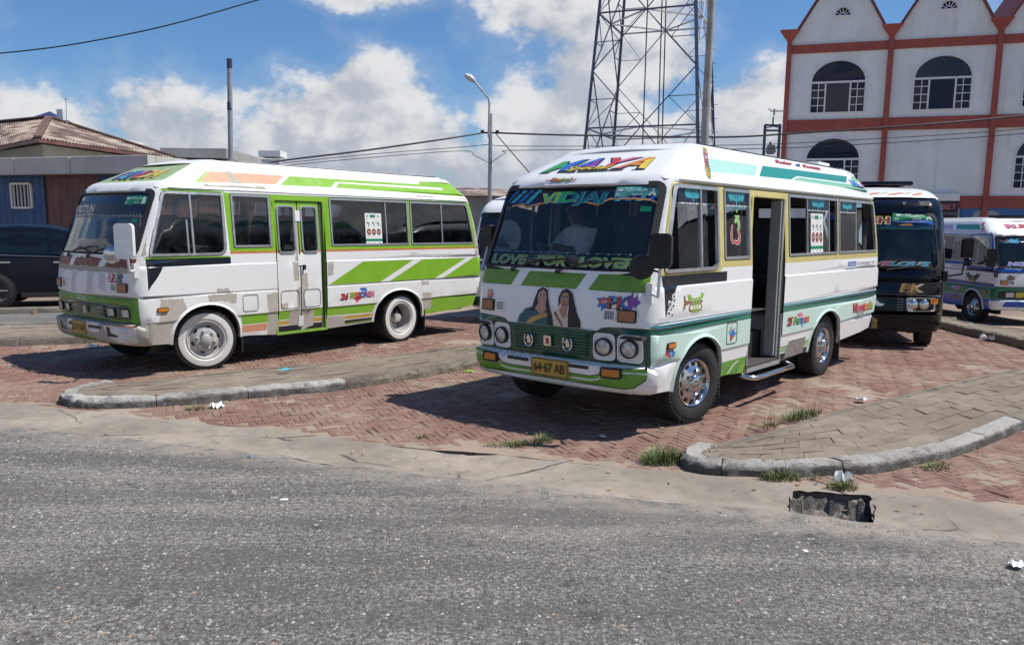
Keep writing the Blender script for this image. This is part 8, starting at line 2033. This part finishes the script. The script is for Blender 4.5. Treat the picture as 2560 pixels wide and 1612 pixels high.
def scrap(name, label, x, y, z, s, mat, seed, tall=.5, flat=False):
    q = random.Random(seed); n = 6; V = []
    for j in range(n):
        for i in range(n): V.append(((i / (n - 1) - .5) * s * q.uniform(.75, 1.2), (j / (n - 1) - .5) * s * .7 * q.uniform(.75, 1.2), (0.002 if flat else q.random() ** 2 * s * tall) + .003))
    o = mesh_obj(name, V, [(j * n + i, j * n + i + 1, (j + 1) * n + i + 1, (j + 1) * n + i) for j in range(n - 1) for i in range(n - 1)], mat); o.location = (x, y, z); o.rotation_euler = (0, 0, q.uniform(0, 3)); tag(o, label, 'litter'); return o
scrap('paper_scrap', 'crumpled white paper beside the left island', -2.86, 7.80, .005, .17, 'paper', 1, .35); scrap('paper_scrap', 'crumpled white paper standing at the foot of the white kerb', 2.31, 5.52, .01, .11, 'paper', 2, 1.0)
scrap('paper_scrap', 'white wrapper lying on the asphalt at the right edge', 2.66, 4.10, .03, .085, 'paper', 3, .2); scrap('paper_scrap', 'small flat white paper in the shadow of the white minibus', .78, 6.80, .005, .07, 'paper', 4, .1)
scrap('plastic_bottle', 'flattened clear plastic bottle by the back of the right island', 3.62, 8.34, .02, .12, 'plastic_clear', 5, .3); scrap('paper_scrap', 'small white scrap on the asphalt at mid left', -1.45, 5.05, .02, .05, 'paper', 6, .1, True)
scrap('paper_scrap', 'tiny white and blue scrap on the asphalt below the drain', 1.62, 4.28, .02, .035, 'paper', 7, .1, True); scrap('plastic_scrap', 'small blue scrap on the asphalt edge at left', -1.98, 6.02, .02, .035, 'st_blue', 8, .3)
scrap('plastic_scrap', 'turquoise plastic shred on the left island', -2.62, 9.35, .10, .14, 'st_aqua', 9, .2); scrap('plastic_scrap', 'green packet at the kerb behind the bumper of the white minibus', -.52, 9.86, .01, .10, 'st_lime', 10, .25)
scrap('plastic_scrap', 'pale scrap at the kerb behind the front of the patched minibus', -6.0, 11.6, .01, .16, 'paper', 11, .3); scrap('plastic_scrap', 'tiny blue scrap at the foot of the white kerb', 2.13, 5.52, .01, .03, 'st_blue', 12, .3); scrap('plastic_scrap', 'tiny red scrap at the foot of the white kerb', 1.98, 5.47, .01, .03, 'st_red', 13, .4)
scrap('plastic_bag', 'white plastic bag on the curved kerb before the blue minibus', 8.30, 14.2, gz(8.3, 14.2) + .02, .22, 'paper', 14, .6)
q = random.Random(5)
V = []; Fc = []
for i in range(160):
    x = q.uniform(-4.5, 4.2); y = q.uniform(y_on(ASPH, x) - .3, y_on(BRICK, x) + .8); s = q.uniform(.006, .016); a = q.uniform(0, 3); b0 = len(V); z = .012
    for k in range(4): V.append((x + s * math.cos(a + k * 1.57) * (1.8 if k % 2 else .6), y + s * math.sin(a + k * 1.57) * (1.8 if k % 2 else .6), z + .004 * (k % 2)))
    Fc.append((b0, b0 + 1, b0 + 2, b0 + 3))
pmat('dry_leaf', (0.36, 0.24, 0.12), 0.8, var=0.4, vscale=3)
o = mesh_obj('dry_leaves', V, Fc, 'dry_leaf'); tag(o, 'scattered tiny dry leaves and crumbs along the gutter', 'leaves', kind='stuff')
